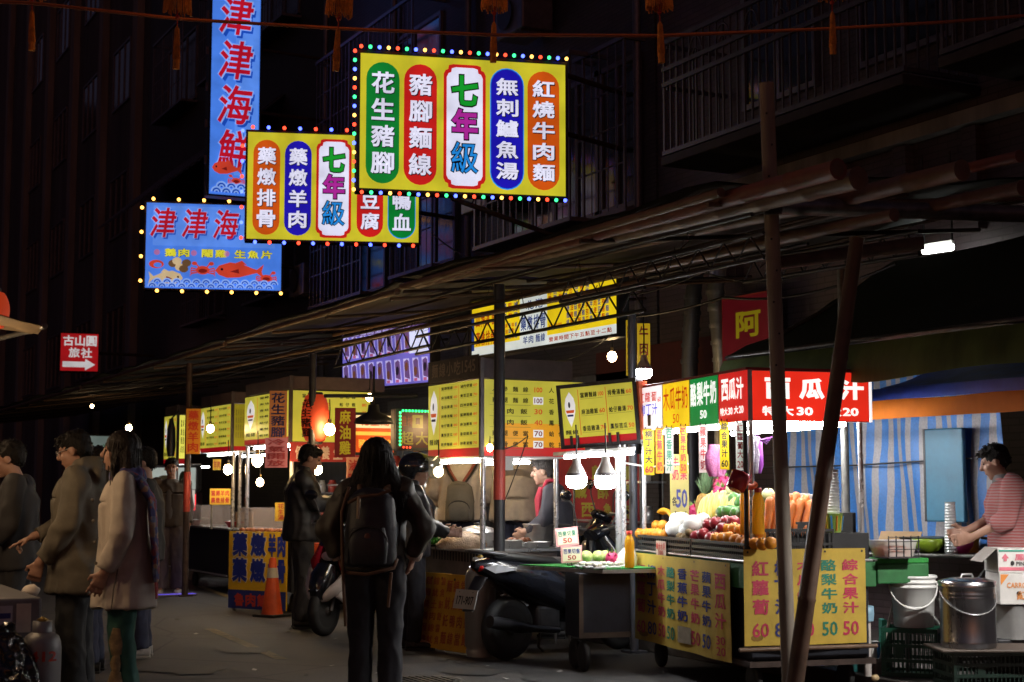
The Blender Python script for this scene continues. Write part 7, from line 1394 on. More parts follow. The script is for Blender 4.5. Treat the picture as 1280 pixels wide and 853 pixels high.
# far man walking up
t6, j6, s6 = person('man in an open brown jacket and grey trousers facing the camera, far down the row', 211, 19.6, 1.74, 172, dict(wrR=(.26, .04, .86), anL=(-.12, .06, .09), knL=(-.11, .06, .48)), BRJ, .84, .045, GRAYT, ploose=.035, shoes=SHOEW, head=(-4, 5))
mb = MB(); etube(mb, [V((0, .115, .9)), V((0, .13, 1.1)), V((0, .135, 1.3)), V((0, .075, 1.42))], [(.06, .05), (.055, .05), (.05, .045), (.035, .02)], GTEE); part(mb, 'tee_shirt', t6, local=True)
# man in black at the lantern stall
person('man in a black padded jacket reaching over the lantern stall counter', 375, 14.9, 1.79, 78, dict(hed=(0, .075, 1.56), nek=(0, .02, 1.43), che=(0, .01, 1.26), elR=(.2, .12, 1.14), wrR=(.1, .36, 1.13), elL=(-.2, .1, 1.14), wrL=(-.1, .34, 1.16)), PUFF, .8, .05, M_('dark_cargo_cloth', (.035, .032, .03), var=.5, scale=14), ploose=.02, hair='short', head=(0, 22), collar=True, hands={'R': dict(d=(-.25, 1, .0), n=(0, 0, -1), curl=.5), 'L': dict(d=(.25, 1, -.05), n=(0, 0, -1), curl=.5)}, fold=.02)
mb = MB(); q = P(421, 606, 14.65); p = Pan(q-V((.13, 0, .04)), RGT); p = Pan(q, (RGT+V((0, 0, .35))).normalized(), V((-.35*RGT.x, -.35*RGT.y, 1)).normalized()); mb.loft([(q+RGT*.02-V((0, 0, .012)), .13, .05), (q+RGT*.02+V((0, 0, .004)), .15, .06)], WHITEP, 14); single(mb, 'paper_tray', 'white paper tray held out over the counter', 'tray')
# woman with backpack
tw, jw, sw = person('woman with long dark hair and a black backpack, seen from behind', 468, 9.9, 1.66, 3, dict(elL=(-.32, -.05, 1.12), wrL=(-.245, .0, .93), elR=(.33, -.05, 1.12), wrR=(.255, .0, .93), hiL=(-.1, 0, .89), hiR=(.1, 0, .89)), OLB, .84, .055, INK, ploose=.025, hair='long', hairm=HAIR, female=True, extra=dict(hairlen=.42, hairw=.24, hairvol=1.35), hands={'L': dict(d=(.3, .3, -1), curl=.5), 'R': dict(d=(-.3, .3, -1), curl=.5)}, fold=.028)
for sd in 'LR':
    mb = MB(); d_ = (jw['wr'+sd]-jw['el'+sd]).normalized(); mb.tube([jw['wr'+sd]-d_*.05, jw['wr'+sd]-d_*.02, jw['wr'+sd]+d_*.012], [.052, .056, .05], mat('pale_knit_cuff', (.4, .32, .26), .8, bump=.5, bscale=60), 14); part(mb, 'cuff', tw, local=True)
# helmet rider
th, jh, sh = person('rider in a black leather jacket and motorcycle helmet at the noodle stall', 514, 12.9, 1.62, 75, dict(elR=(.24, .1, 1.1), wrR=(.16, .3, 1.02), elL=(-.24, .1, 1.1), wrL=(-.14, .3, 1.02), hed=(0, .05, 1.57)), LEATH, .82, .04, INK, head=(5, 12), collar=True, hands={'R': dict(d=(-.1, 1, .1), curl=.7), 'L': dict(d=(.1, 1, .1), curl=.7)})
mb = MB(); hc = jh['hed']; HELM = mat('helmet_gloss_black', (.015, .016, .02), .15, var=.2, coat=.6)
mb.ball(hc+V((0, -.02, .045)), (.128, .15, .122), HELM, 24, 14); mb.v = [p_ if p_.z > hc.z-.01 or p_.y < hc.y-.03 else V((p_.x, p_.y, hc.z-.01)) for p_ in mb.v]; part(mb, 'helmet', th, local=True)
mb = MB(); VIS = mat('smoked_visor', (.5, .52, .36), .1, var=.1, alpha=.5)
vs = []; n = 14
for i in range(n+1):
    a = R(-75+150*i/n)
    for k, (r, z_) in enumerate(((.135, .09), (.175, .13), (.205, .1), (.215, .02), (.2, -.06))): vs.append(hc+V((r*math.sin(a)*.9, r*math.cos(a)+.0, z_)))
mb.add(vs, [(i*5+k, i*5+k+1, (i+1)*5+k+1, (i+1)*5+k) for i in range(n) for k in range(4)], VIS, True); part(mb, 'visor', th, local=True)
# two diners in pale tops behind the noodle stall, cook, stallholder
td, jd, sd_ = person('diner in a cream top with a grey rucksack, standing behind the noodle stall', 577, 15.6, 1.86, 4, dict(elL=(-.27, .05, 1.12), elR=(.27, .05, 1.12), wrL=(-.2, .2, 1.0), wrR=(.2, .2, 1.0)), CREAM, .84, .065, NAVYJ, z=.1, fold=.02)
te, je, se = person('diner in a plain cream top bent over behind the braised meat', 643, 15.5, 1.84, 12, dict(elL=(-.29, .1, 1.1), elR=(.29, .1, 1.1), wrL=(-.2, .3, 1.0), wrR=(.2, .3, 1.0), nek=(0, .16, 1.4), che=(0, .06, 1.24), hed=(0, .26, 1.5), shL=(-.18, .1, 1.36), shR=(.18, .1, 1.36)), CREAM, .84, .075, NAVYJ, z=.1, fold=.02, head=(0, 25))
tk, jk, s_k = person('grey-haired cook in a red apron leaning over his pans', 699, 13.9, 1.66, 278, dict(hed=(0, .15, 1.54), nek=(0, .07, 1.42), che=(0, .03, 1.26), shL=(-.17, .05, 1.36), shR=(.17, .05, 1.36), elL=(-.22, .1, 1.1), wrL=(-.16, .3, .98), elR=(.22, .1, 1.1), wrR=(.16, .32, .98)), M_('blue_grey_shirt', (.06, .06, .08), var=.3, bump=.22, bscale=9), .82, .03, BLKC, hairm=HAIRG, skin=SKIN_P, head=(-8, 8), hair='short', hands={'L': dict(curl=.8), 'R': dict(curl=.8)})
mb = MB(); APR = M_('red_apron_cloth', (.4, .02, .05), var=.25); etube(mb, [V((0, .14, .6)), V((0, .155, .9)), V((0, .165, 1.1)), V((0, .17, 1.25)), V((0, .145, 1.36))], [(.17, .02), (.175, .03), (.16, .045), (.13, .055), (.1, .04)], APR); 
for x in (-.09, .09): mb.tube([V((x, .14, 1.34)), V((x*.8, .1, 1.42)), V((x*.7, .0, 1.43))], .018, APR, 8)
part(mb, 'apron', tk, local=True)
# fruit cutter on the right
STRI = bpy.data.materials.new('pink_striped_knit'); t_, n_, b_ = nt(STRI); tc = n_.new('ShaderNodeTexCoord'); wv = n_.new('ShaderNodeTexWave'); wv.bands_direction = 'Z'; wv.inputs['Scale'].default_value = 16; wv.inputs['Distortion'].default_value = 1.2; rp = n_.new('ShaderNodeValToRGB'); t_.links.new(tc.outputs['Object'], wv.inputs[0]); t_.links.new(wv.outputs[0], rp.inputs[0]); rp.color_ramp.elements[0].position = .45; rp.color_ramp.elements[1].position = .6
rp.color_ramp.elements[0].color = (.24, .05, .05, 1); rp.color_ramp.elements[1].color = (.24, .14, .14, 1); t_.links.new(rp.outputs[0], b_.inputs['Base Color']); b_.inputs['Roughness'].default_value = .85
tf, jf, sf = person('woman in a pink striped top cutting fruit at the table on the right', 1271, 10.3, 1.58, 283, dict(hed=(0, .11, 1.54), nek=(0, .04, 1.42), che=(0, .02, 1.26), elL=(-.24, .06, 1.12), wrL=(-.15, .3, .99), elR=(.22, .1, 1.14), wrR=(.14, .32, 1.03)), STRI, .82, .05, BLKC, hair='short', hairm=HAIR, z=.1, head=(0, 22), sleeve=.6, collar=False, female=True, hands={'L': dict(curl=.8, d=(.1, 1, -.2)), 'R': dict(curl=.8, d=(-.1, 1, -.3))})
mb = MB(); mb.tube([jf['nek']+V((0, 0, -.035)), jf['nek']+V((0, .01, .03))], [.088, .072], GTEE, 18); part(mb, 'collar', tf, local=True)
# backpacks
def backpack(tp, j, s, name_label, w, h, dp, m, strapm, px, d, face, z, top):
    g = WLOC[tp]; t = thing('backpack', name_label, 'backpack', g, rz=-(YAW+R(face))); c = V((0, -.155*s-dp/2, top-h/2)); mb = FB()
    etube(mb, [c+V((0, 0, -h/2)), c+V((0, 0, -h*.47)), c+V((0, 0, 0)), c+V((0, .01, h*.38)), c+V((0, .03, h*.5))], [(w*.42, dp*.35), (w*.5, dp*.5), (w*.5, dp*.55), (w*.44, dp*.42), (w*.26, dp*.2)], m, n=20, e=.6); part(fuse(mb, .012, 4, .008), 'pack', t, local=True)
    mb = MB(); q = c+V((0, -dp*.5, -h*.2)); etube(mb, [q+V((0, 0, -h*.24)), q+V((0, -.02, 0)), q+V((0, 0, h*.2))], [(w*.34, .03), (w*.38, .05), (w*.3, .025)], m, n=16, e=.6)
    mb.tube([q+V((w*.36*math.cos(a), -.045 if False else -.03, h*.02+h*.2*math.sin(a))) for a in [PI*i/10 for i in range(11)]], .007, PBLK, 5); part(mb, 'front_pocket', t, local=True)
    mb = MB()
    for x in (-1, 1): mb.tube([c+V((x*w*.2, dp*.4, h*.42)), j['sh'+'LR'[x > 0]]*.0+V((x*.12*s, -.02, top+.06)), V((x*.13*s, .12*s, top-.06)), V((x*.15*s, .13*s, top-.25))], .022, strapm, 8)
    part(mb, 'strap', t, local=True); return t, c
STR_T = mat('tan_strap_webbing', (.12, .06, .03), .7, var=.4); CANV = M_('black_pack_cloth', (.018, .018, .024), .55, var=.4, bump=.2)
bp, c = backpack(tw, jw, sw, 'black backpack with dangling tan straps on the long-haired woman', .34, .5, .17, CANV, STR_T, 0, 0, 3, 0, 1.35)
mb = MB()
mb.tube([c+V((-.13, -.1, .16)), c+V((-.05, -.115, .2)), c+V((.06, -.115, .21)), c+V((.14, -.09, .24))], .012, STR_T, 6); mb.tube([c+V((-.14, .0, .26)), c+V((-.18, -.05, .1)), c+V((-.17, -.08, -.1)), c+V((-.165, -.06, -.3)), c+V((-.15, -.03, -.62))], .011, STR_T, 6)
mb.tube([c+V((-.06, -.115, .2)), c+V((-.065, -.12, .06))], .012, mat('pale_webbing', (.4, .3, .2), .8), 6); mb.tube([c+V((-.18, -.03, -.28)), c+V((0, -.1, -.29)), c+V((.16, -.06, -.25)), c+V((.17, 0, -.2))], .013, STR_T, 6); mb.tube([c+V((.14, -.04, -.28)), c+V((.12, -.02, -.5))], .011, STR_T, 6)
part(mb, 'hanging_strap', bp, local=True)
CUFF = mat('pale_knit_cuff', (.4, .32, .26), .8)
mb = MB(); mb.ball(c+V((.0, -.135, -.05)), (.02, .006, .02), mat('rust_badge', (.12, .04, .025), .6), 10, 6); part(mb, 'badge', bp, local=True)
GP = M_('grey_green_pack', (.13, .12, .1), var=.3); bp2, c2 = backpack(td, jd, sd_, 'small grey rucksack with striped straps on the cream-topped diner', .3, .4, .14, GP, mat('rust_striped_strap', (.25, .06, .04), .7), 0, 0, 4, .1, 1.32)
mb = MB()
for x in (-1, 1): mb.tube([c2+V((x*.035, .03, .2)), c2+V((x*.1, .06, .3)), c2+V((x*.15, .12, .4))], .016, mat('rust_striped_strap', (.25, .06, .04), .7), 6); mb.tube([c2+V((x*.055, .02, .19)), c2+V((x*.122, .05, .29)), c2+V((x*.175, .12, .4))], .012, PBLK, 6)
part(mb, 'harness', bp2, local=True)
# ------------------------------------------------------------------ scooters (local: y forward, x right, wheels on z = 0)
BLK_G = mat('scooter_gloss_black', (.012, .013, .018), .18, .1, var=.2, coat=.6); WH_G = mat('scooter_gloss_white', (.6, .56, .55), .25, var=.15, coat=.4); RED_G = mat('scooter_red', (.4, .01, .03), .25, var=.2, coat=.4); ENG = mat('engine_grey', (.12, .12, .125), .5, .6, var=.4); LENS = mat('clear_lens', (.7, .72, .75), .08, .3, var=.2); TAIL = mat('red_tail_lens', (.45, .01, .01), .15, var=.2); DSEAT = mat('black_vinyl_seat', (.02, .02, .02), .5, var=.3)
def scooter(label, q, heading, bodym, accent, plate=None, group=None, bits=True):
    t = thing('motor_scooter', label, 'scooter', q, group, rz=-heading); LP = lambda mb, n, par=t: part(mb, n, par, local=True)
    def wh(y, r, w):
        c = V((0, y, r)); mb = MB(); mb.lathe(c, [(r*.66, -w*.42), (r*.84, -w*.5), (r*.96, -w*.34), (r, 0), (r*.96, w*.34), (r*.84, w*.5), (r*.66, w*.42)], RUB, 28, axis=(1, 0, 0)); mb.lathe(c, [(r*.66, w*.4), (r*.66, -w*.4)], RUB, 28, axis=(1, 0, 0), closed=False); o = LP(mb, 'wheel')
        mb = MB(); mb.lathe(c, [(r*.67, -w*.3), (r*.6, -w*.2), (r*.6, w*.2), (r*.67, w*.3)], ENG, 24, axis=(1, 0, 0), closed=False); mb.lathe(c, [(.001, -.06), (.04, -.06), (.045, .06), (.001, .06)], ENG, 12, axis=(1, 0, 0))
        for i in range(5): a = 2*PI*i/5; mb.tube([c, c+V((0, r*.63*math.cos(a), r*.63*math.sin(a)))], .016, ENG, 6)
        part(mb, 'rim', o, local=True); return o
    wh(-.62, .25, .12); wh(.64, .23, .1)
    mb = MB(); etube(mb, [V((0, -.98, .76)), V((0, -.86, .74)), V((0, -.62, .67)), V((0, -.35, .6)), V((0, -.1, .5)), V((0, .02, .4))], [(.03, .03), (.1, .08), (.16, .14), (.175, .18), (.16, .17), (.12, .08)], bodym, n=20, e=.85); etube(mb, [V((0, -.05, .33)), V((0, .1, .31)), V((0, .34, .32))], [(.15, .06), (.17, .045), (.15, .05)], bodym, n=16, e=.6); LP(mb, 'rear_body')
    mb = MB(); etube(mb, [V((0, -.82, .83)), V((0, -.7, .82)), V((0, -.45, .79)), V((0, -.2, .765)), V((0, -.06, .72))], [(.07, .02), (.125, .04), (.14, .045), (.12, .04), (.07, .03)], DSEAT, n=16, e=.8); LP(mb, 'seat')
    mb = MB(); etube(mb, [V((0, .3, .3)), V((0, .42, .48)), V((0, .5, .68)), V((0, .47, .86)), V((0, .4, .98))], [(.16, .05), (.19, .06), (.2, .07), (.15, .07), (.08, .05)], bodym, n=20, e=.8); LP(mb, 'front_shield')
    mb = MB()
    for x in (-1, 1): etube(mb, [V((x*.13, .38, .36)), V((x*.165, .5, .52)), V((x*.15, .57, .68)), V((x*.09, .56, .82))], [(.03, .03), (.045, .035), (.045, .035), (.02, .02)], accent, n=10)
    LP(mb, 'trim')
    mb = MB(); etube(mb, [V((0, .42, .42)), V((0, .56, .5)), V((0, .7, .485)), V((0, .84, .42))], [(.05, .015), (.075, .03), (.075, .025), (.05, .012)], bodym, n=12); LP(mb, 'front_fender')
    mb = MB(); 
    for x in (-.075, .075): mb.tube([V((x, .64, .23)), V((x*.9, .5, .62)), V((x*.6, .42, .9))], .02, ENG, 8)
    LP(mb, 'fork')
    mb = MB(); mb.tube([V((-.33, .28, 1.03)), V((-.15, .36, 1.01)), V((0, .38, .99)), V((.15, .36, 1.01)), V((.33, .28, 1.03))], .014, ENG, 8)
    for x in (-1, 1): mb.tube([V((x*.22, .33, 1.025)), V((x*.34, .275, 1.035))], .02, RUB, 10); mb.tube([V((x*.18, .38, 1.03)), V((x*.33, .36, 1.02))], .006, STEEL, 5)
    etube(mb, [V((0, .32, .96)), V((0, .42, 1.0)), V((0, .47, 1.03))], [(.09, .05), (.13, .06), (.05, .03)], bodym, n=14); LP(mb, 'handlebar')
    for x in (-1, 1):
        mb = MB(); mb.tube([V((x*.2, .36, 1.03)), V((x*.27, .38, 1.2)), V((x*.31, .36, 1.26))], .007, ENG, 6); mb.ball(V((x*.34, .36, 1.29)), (.075, .018, .05), bodym, 14, 8); LP(mb, 'mirror')
    mb = MB(); mb.ball(V((0, .545, .72)), (.1, .03, .055), LENS, 14, 8); LP(mb, 'headlight')
    mb = MB(); mb.ball(V((0, -.93, .735)), (.07, .03, .035), TAIL, 12, 8); LP(mb, 'tail_light')
    for x in (-1, 1):
        mb = MB(); P3 = [V((x*.08, -.93, .735)), V((x*.13, -.83, .76)), V((x*.165, -.66, .71)), V((x*.12, -.85, .69))]; mb.add([p_+V((x*.012, -.012, .004)) for p_ in P3]+[p_-V((x*.02, -.02, 0)) for p_ in P3], [(0, 1, 2, 3), (7, 6, 5, 4), (0, 4, 5, 1), (1, 5, 6, 2), (2, 6, 7, 3), (3, 7, 4, 0)] if x < 0 else [(3, 2, 1, 0), (4, 5, 6, 7), (1, 5, 4, 0), (2, 6, 5, 1), (3, 7, 6, 2), (0, 4, 7, 3)], LENS); LP(mb, 'turn_signal')
    mb = MB(); etube(mb, [V((0, -.9, .66)), V((0, -.98, .55)), V((0, -1.03, .4))], [(.08, .02), (.075, .014), (.07, .01)], BLKP, n=10); LP(mb, 'rear_fender')
    mb = MB(); o = V((0, -1.075, .5)); p = Pan(o-V((.13, 0, .075)), (1, 0, 0), V((0, .25, 1))); p.slab(mb, 0, 0, .26, .15, -.004, 0, mat('plate_white', (.45, .45, .44), .4, var=.2)); 
    if plate: p.word(mb, plate, .13, .065, .2, .07, mat('plate_black', (.02, .02, .02), .5), .002, .03)
    for x in (.05, .21): p.ell(mb, x, .13, .006, .006, ENG, .002, 6)
    LP(mb, 'number_plate')
    mb = MB(); mb.tube([V((.15, -.2, .22)), V((.16, -.5, .25)), V((.165, -.62, .27)), V((.165, -.95, .33))], [.025, .03, .048, .05], BLKP, 14); LP(mb, 'exhaust')
    mb = MB(); mb.box(V((-.1, -.4, .3)), (.12, .5, .18), ENG, .03); mb.box(V((.02, -.25, .32)), (.16, .25, .2), ENG, .03); LP(mb, 'engine')
    mb = MB(); a, b = V((-.13, -.6, .3)), V((-.12, -.5, .6)); mb.tube([a, b], .018, ENG, 8); mb.tube([a.lerp(b, i/60)+V((.034*math.cos(i*.9), .034*math.sin(i*.9), 0)) for i in range(10, 58)], .007, STEEL if bits else ENG, 5); LP(mb, 'shock_absorber')
    mb = MB(); mb.tube([V((-.16, -.1, .28)), V((-.25, -.05, .05)), V((-.25, 0, .01))], .012, ENG, 6); LP(mb, 'kickstand'); mb = MB()
    mb.tube([V((-.1, -.7, .83)), V((-.12, -.95, .86)), V((0, -1.0, .865)), V((.12, -.95, .86)), V((.1, -.7, .83))], .013, ENG, 8); LP(mb, 'grab_rail'); return t
def heading(face): return YAW+R(face)
q = gnd(655, 11.95); sb = scooter('black motor scooter parked nose-in under the green mat cart, number plate to the left', q, 0, BLK_G, BLK_G, '171-907')
h = heading(48); dv = V((math.sin(h), math.cos(h), 0)); sb.location = gnd(634, 12.05)+dv*.62; sb.rotation_euler[2] = -h
sa = scooter('white, red and black motor scooter half hidden by the woman with the backpack', (0, 0, 0), 0, BLK_G, RED_G, None)
h = heading(206); dv = V((math.sin(h), math.cos(h), 0)); sa.location = gnd(403, 14.0)-dv*.66; sa.rotation_euler[2] = -h
mb = MB()
for x in (-1, 1): etube(mb, [V((x*.2, .46, .72)), V((x*.2, .54, .58)), V((x*.15, .64, .45)), V((x*.07, .72, .37)), V((0, .74, .35))], [(.02, .03), (.035, .05), (.05, .06), (.05, .055), (.04, .05)], WH_G, n=12); etube(mb, [V((x*.15, .64, .42)), V((x*.19, .45, .33)), V((x*.21, .2, .31)), V((x*.2, -.1, .4))], [(.03, .07), (.035, .09), (.03, .08), (.02, .05)], WH_G, n=12)
part(mb, 'side_panel', sa, local=True)
mb = MB(); etube(mb, [V((0, .6, .64)), V((0, .64, .54)), V((0, .66, .44)), V((0, .66, .34))], [(.09, .08), (.11, .14), (.1, .17), (.08, .15)], BLK_G, n=18, e=.8); part(mb, 'wheel_cover', sa, local=True)
sc3 = scooter('dark scooter parked in front of the red cloth banner', (0, 0, 0), 0, BLK_G, BLK_G, None, bits=False); h = heading(250); sc3.location = gnd(800, 14.3, .1); sc3.rotation_euler[2] = -h
# ------------------------------------------------------------------ stall on the left, mostly outside the frame
LX = 1.58; LB_ = mat('grey_enamel_box', (.22, .22, .23), .45, .2, var=.35)
t = thing('street_stall', 'grey counter box of the stall at the left edge where the customers stand', 'stall', (.9, 9.6, 0)); a = onZ(53, 747, .74); 
mb = MB(); mb.obox((a.x-1.4, a.y, .08), (1.4, 0, 0), (0, 1.9, 0), (0, 0, .66), LB_, .015); part(mb, 'cabinet', t)
mb = MB(); p = Pan(V((a.x-.5, a.y-.002, .3)), (1, 0, 0)); p.rect(mb, .36, .25, .44, .41, mat('paper_label', (.7, .62, .5), .7), .003); p.rect(mb, .2, .3, .34, .4, mat('printed_label', (.5, .5, .55), .6, var=.4), .003); p.rect(mb, .21, .33, .33, .36, PNAVY, .005); p.ell(mb, .16, .3, .04, .05, mat('red_mark', (.3, .03, .02), .6), .003, 10); p.rect(mb, .1, .36, .19, .38, mat('green_mark', (.05, .25, .03), .6), .005)
part(mb, 'label', t); mb = MB(); p2 = Pan(V((a.x+.002, a.y+.1, .3)), (0, 1, 0)); p2.rect(mb, .1, .1, .5, .4, mat('paper_label', (.7, .62, .5), .7), .003); part(mb, 'label', t)
mb = MB(); 
for (x, y) in ((a.x-1.35, a.y+.05), (a.x-1.35, a.y+1.8), (a.x-.9, a.y+.05)): mb.tube([(x, y, .74), (x, y, 2.5)], .025, PIPE, 8)
for (x, y) in ((a.x-1.3, a.y+.1), (a.x-.1, a.y+.1), (a.x-1.3, a.y+1.8), (a.x-.1, a.y+1.8)): mb.tube([(x, y, 0), (x, y, .08)], .03, RUB, 8)
part(mb, 'post', t)
mb = MB(); q1, q2 = P(34, 415, 9.6), P(4, 438, 9.4); AW = mat('tan_canvas', (.2, .14, .075), .7, var=.4); B0 = V((q1.x-2.2, q1.y+.3, q1.z+.5)); sheet(mb, V((q1.x-2.2, q1.y-1.6, q1.z+.35)), V((q1.x, q1.y-.6, q1.z-.02)), q1, V((q1.x-2.2, q1.y+.2, q1.z+.35)), AW, amp=.02); part(mb, 'awning', t)
mb = MB(); mb.tube([q1, V((q1.x, q1.y-.6, q1.z-.02))], .018, PIPE, 8); mb.tube([q1, V((q1.x-.5, q1.y+.1, q1.z-.14)), V((q1.x-1.0, q1.y+.1, q1.z-.16))], .016, PIPE, 8); part(mb, 'awning_frame', t)
paper_lantern(P(-12, 388, 9.3), .115, .23, 'glowing red lantern cut off by the left edge, over the tan awning')
for i, (px, py, d) in enumerate([(-75, 500, 9.0), (-120, 495, 10.4), (-190, 470, 8.3)]): bulb(P(px, py, d), .075, emit('lit_left_bulb', (1, .68, .38), 85, 0), 'warm bulb of the stall at the left, beyond the frame edge', 'warm', .4, 'bulbs of the left stall')
# gas cylinder with red figures, black sacks
qg = gnd(49, 8.35); gt = gas(qg, .105, .6, 'grey gas cylinder with red figures on its shoulder, at the left stall', 'steel')
mb = MB(); p = Pan(V((0, 0, 0)), (1, 0, 0)); p.word(mb, '412', 0, 0, .15, .055, mat('red_figures', (.5, .05, .03), .5), 0, .03); e = -YAW+.1; mb.v = [qg+V(((.1085-.0*v.z)*math.sin(v.x/.105-YAW+R(22)), -(.1085)*math.cos(v.x/.105-YAW+R(22)), .44+v.z)) for v in mb.v]; part(mb, 'figures', gt)
SACK = mat('black_bin_liner', (.012, .012, .013), .16, var=.3, bump=.9, bscale=14, coat=.3)
for (px, d, w_, hh, lab) in ((2, 8.2, .2, .62, 'shiny black plastic sack at the left edge, the taller one'), (20, 7.9, .13, .42, 'shiny black plastic sack slumped against the gas cylinder')):
    q = gnd(px, d); mb = FB(); etube(mb, [q, q+V((0, 0, hh*.3)), q+V((0, 0, hh*.65)), q+V((0, 0, hh*.88)), q+V((0, 0, hh*.93)), q+V((0, 0, hh))], [(w_*.8, w_*.7), (w_, w_*.9), (w_*.85, w_*.75), (w_*.4, w_*.36), (w_*.16, w_*.14), (w_*.3, w_*.26)], SACK); sk_ = fuse(mb, .014, 2, .03, (11, 11, 7), px); single(sk_, 'plastic_sack', lab, 'bag', 'black plastic sacks at the left stall')
mb = MB(); q = P(39, 738, 9.55); mb.ball(q, (.055, .05, .035), mat('white_tissue', (.75, .68, .6), .8, var=.15), 14, 10); mb.v = [v+(v-q)*.35*noise.noise(v*26) for v in mb.v]; single(mb, 'paper_tissue', 'crumpled white paper held in the hand of the man in the olive jacket', 'tissue')

# ------------------------------------------------------------------ fruit-cutting corner on the right
STRIPE = bpy.data.materials.new('blue_white_striped_tarp'); t_, n_, b_ = nt(STRIPE); tc = n_.new('ShaderNodeTexCoord'); sp_ = n_.new('ShaderNodeSeparateXYZ'); t_.links.new(tc.outputs['Object'], sp_.inputs[0]); m1 = n_.new('ShaderNodeMath'); m1.operation = 'MULTIPLY'; m1.inputs[1].default_value = 1/.137; t_.links.new(sp_.outputs[1], m1.inputs[0]); nz = n_.new('ShaderNodeTexNoise'); nz.inputs['Scale'].default_value = 3; t_.links.new(tc.outputs['Object'], nz.inputs[0]); ad = n_.new('ShaderNodeMath'); ad.operation = 'MULTIPLY_ADD'; ad.inputs[1].default_value = .35; t_.links.new(nz.outputs[0], ad.inputs[0]); t_.links.new(m1.outputs[0], ad.inputs[2]); fr = n_.new('ShaderNodeMath'); fr.operation = 'FRACT'; t_.links.new(ad.outputs[0], fr.inputs[0]); rp = n_.new('ShaderNodeValToRGB'); rp.color_ramp.interpolation = 'CONSTANT'; t_.links.new(fr.outputs[0], rp.inputs[0]); rp.color_ramp.elements[0].color = (.03, .19, .58, 1); rp.color_ramp.elements[1].position = .52; rp.color_ramp.elements[1].color = (.36, .35, .37, 1)
n2 = n_.new('ShaderNodeTexNoise'); n2.inputs['Scale'].default_value = 60; mx = n_.new('ShaderNodeMixRGB'); mx.blend_type = 'MULTIPLY'; mx.inputs[0].default_value = .5; t_.links.new(tc.outputs['Object'], n2.inputs[0]); t_.links.new(rp.outputs[0], mx.inputs[1]); t_.links.new(n2.outputs[0], mx.inputs[2]); t_.links.new(mx.outputs[0], b_.inputs['Base Color']); b_.inputs['Roughness'].default_value = .5
a, b = onX(975, 650, 8.15), onX(1252, 650, 8.15); mb = MB(); ny, nz_ = 60, 16; vs = []
for i in range(ny+1):
    for k in range(nz_+1):
        y = a.y+(b.y-a.y)*i/ny; z = .92+1.5*k/nz_; vs.append(V((8.15+.035*math.sin(y*11+1.5*math.sin(z*2))*(1.2-.5*k/nz_)+.03*noise.noise(V((y*2, z*1.5, 2))), y, z+.02*noise.noise(V((y*3, 0, 8))))))
fs = [(i*(nz_+1)+k, (i+1)*(nz_+1)+k, (i+1)*(nz_+1)+k+1, i*(nz_+1)+k+1) for i in range(ny) for k in range(nz_)]; mb.add(vs, fs, STRIPE, True); mb.add([v+V((.006, 0, 0)) for v in vs], [tuple(reversed(f)) for f in fs], STRIPE, True); single(mb, 'striped_tarpaulin', 'blue and white striped tarpaulin hung as a curtain behind the cutting table', 'tarpaulin', base=(8.15, b.y, .9))
mb = MB(); a, b = onX(950, 585, 8.05), onX(1215, 573, 8.05); mb.tube([a, a.lerp(b, .5)-V((0, 0, .015)), b], .007, CABLE, 5); single(mb, 'cord', 'thin black cord strung across the striped tarpaulin', 'cord')
a, b = onX(1160, 640, 8.03), onX(1209, 640, 8.03); zt_, zb_ = zpx(a, 537), zpx(a, 652); mb = MB(); mb.obox((8.0, b.y, zb_), (.04, 0, 0), (0, a.y-b.y, 0), (0, 0, zt_-zb_), mat('blue_painted_panel', (.04, .17, .28), .5, var=.3, scale=4), .012); mb.obox((7.997, a.y-.02, zb_), (.044, 0, 0), (0, .02, 0), (0, 0, zt_-zb_), DARKM); single(mb, 'blue_panel', 'plain blue panel hung over the striped tarpaulin', 'panel')
# blue and orange awning
t = thing('stall_awning', 'blue plastic awning with an orange valance over the cutting table', 'awning', (7.3, 8, 1.9)); X0 = 7.3; z1 = zpx(onX(1092, 505, X0), 502); y1 = onX(1086, 505, X0).y; y0 = 5.5; BT = mat('blue_tarp_film', (.03, .08, .5), .7, var=.5, scale=5, bump=.35, bscale=12, spec=.06); OT = mat('orange_valance', (.5, .13, .01), .7, var=.25, scale=3, spec=.1)
mb = MB(); sheet(mb, V((X0, y0, z1+.05)), V((X0, y1, z1+.05)), V((8.42, y1, z1+.47)), V((8.42, y0, z1+.47)), BT, amp=.025, seed=5); mb.obox((X0-.012, y0, z1+.0), (.012, 0, 0), (0, y1-y0, 0), (0, 0, .085), mat('blue_tarp_edge', (.02, .06, .45), .35, var=.3), .003); part(mb, 'canvas', t)
mb = MB(); vs = []; n = 40
for i in range(n+1):
    y = y0+(y1-y0)*i/n
    for k in range(4): vs.append(V((X0-.016+.012*math.sin(y*7)*k/3, y, z1-.001-.13*k/3+.012*noise.noise(V((y*2, k, 0))))))
fs = [(i*4+k, (i+1)*4+k, (i+1)*4+k+1, i*4+k+1) for i in range(n) for k in range(3)]; mb.add(vs, [tuple(reversed(f)) for f in fs], OT, True); mb.add([v+V((.005, 0, 0)) for v in vs], fs, OT, True); part(mb, 'valance', t)
mb = MB(); mb.tube([(X0+.02, y0, z1+.03), (X0+.02, y1, z1+.03)], .016, PIPE, 8); mb.tube([(X0+.03, y1-.05, z1+.03), (8.42, y1-.05, z1+.42)], .014, PIPE, 8); mb.tube([(X0+.03, y0+.5, z1+.03), (X0+.03, y0+.5, .1)], .02, PIPE, 8); part(mb, 'frame', t)
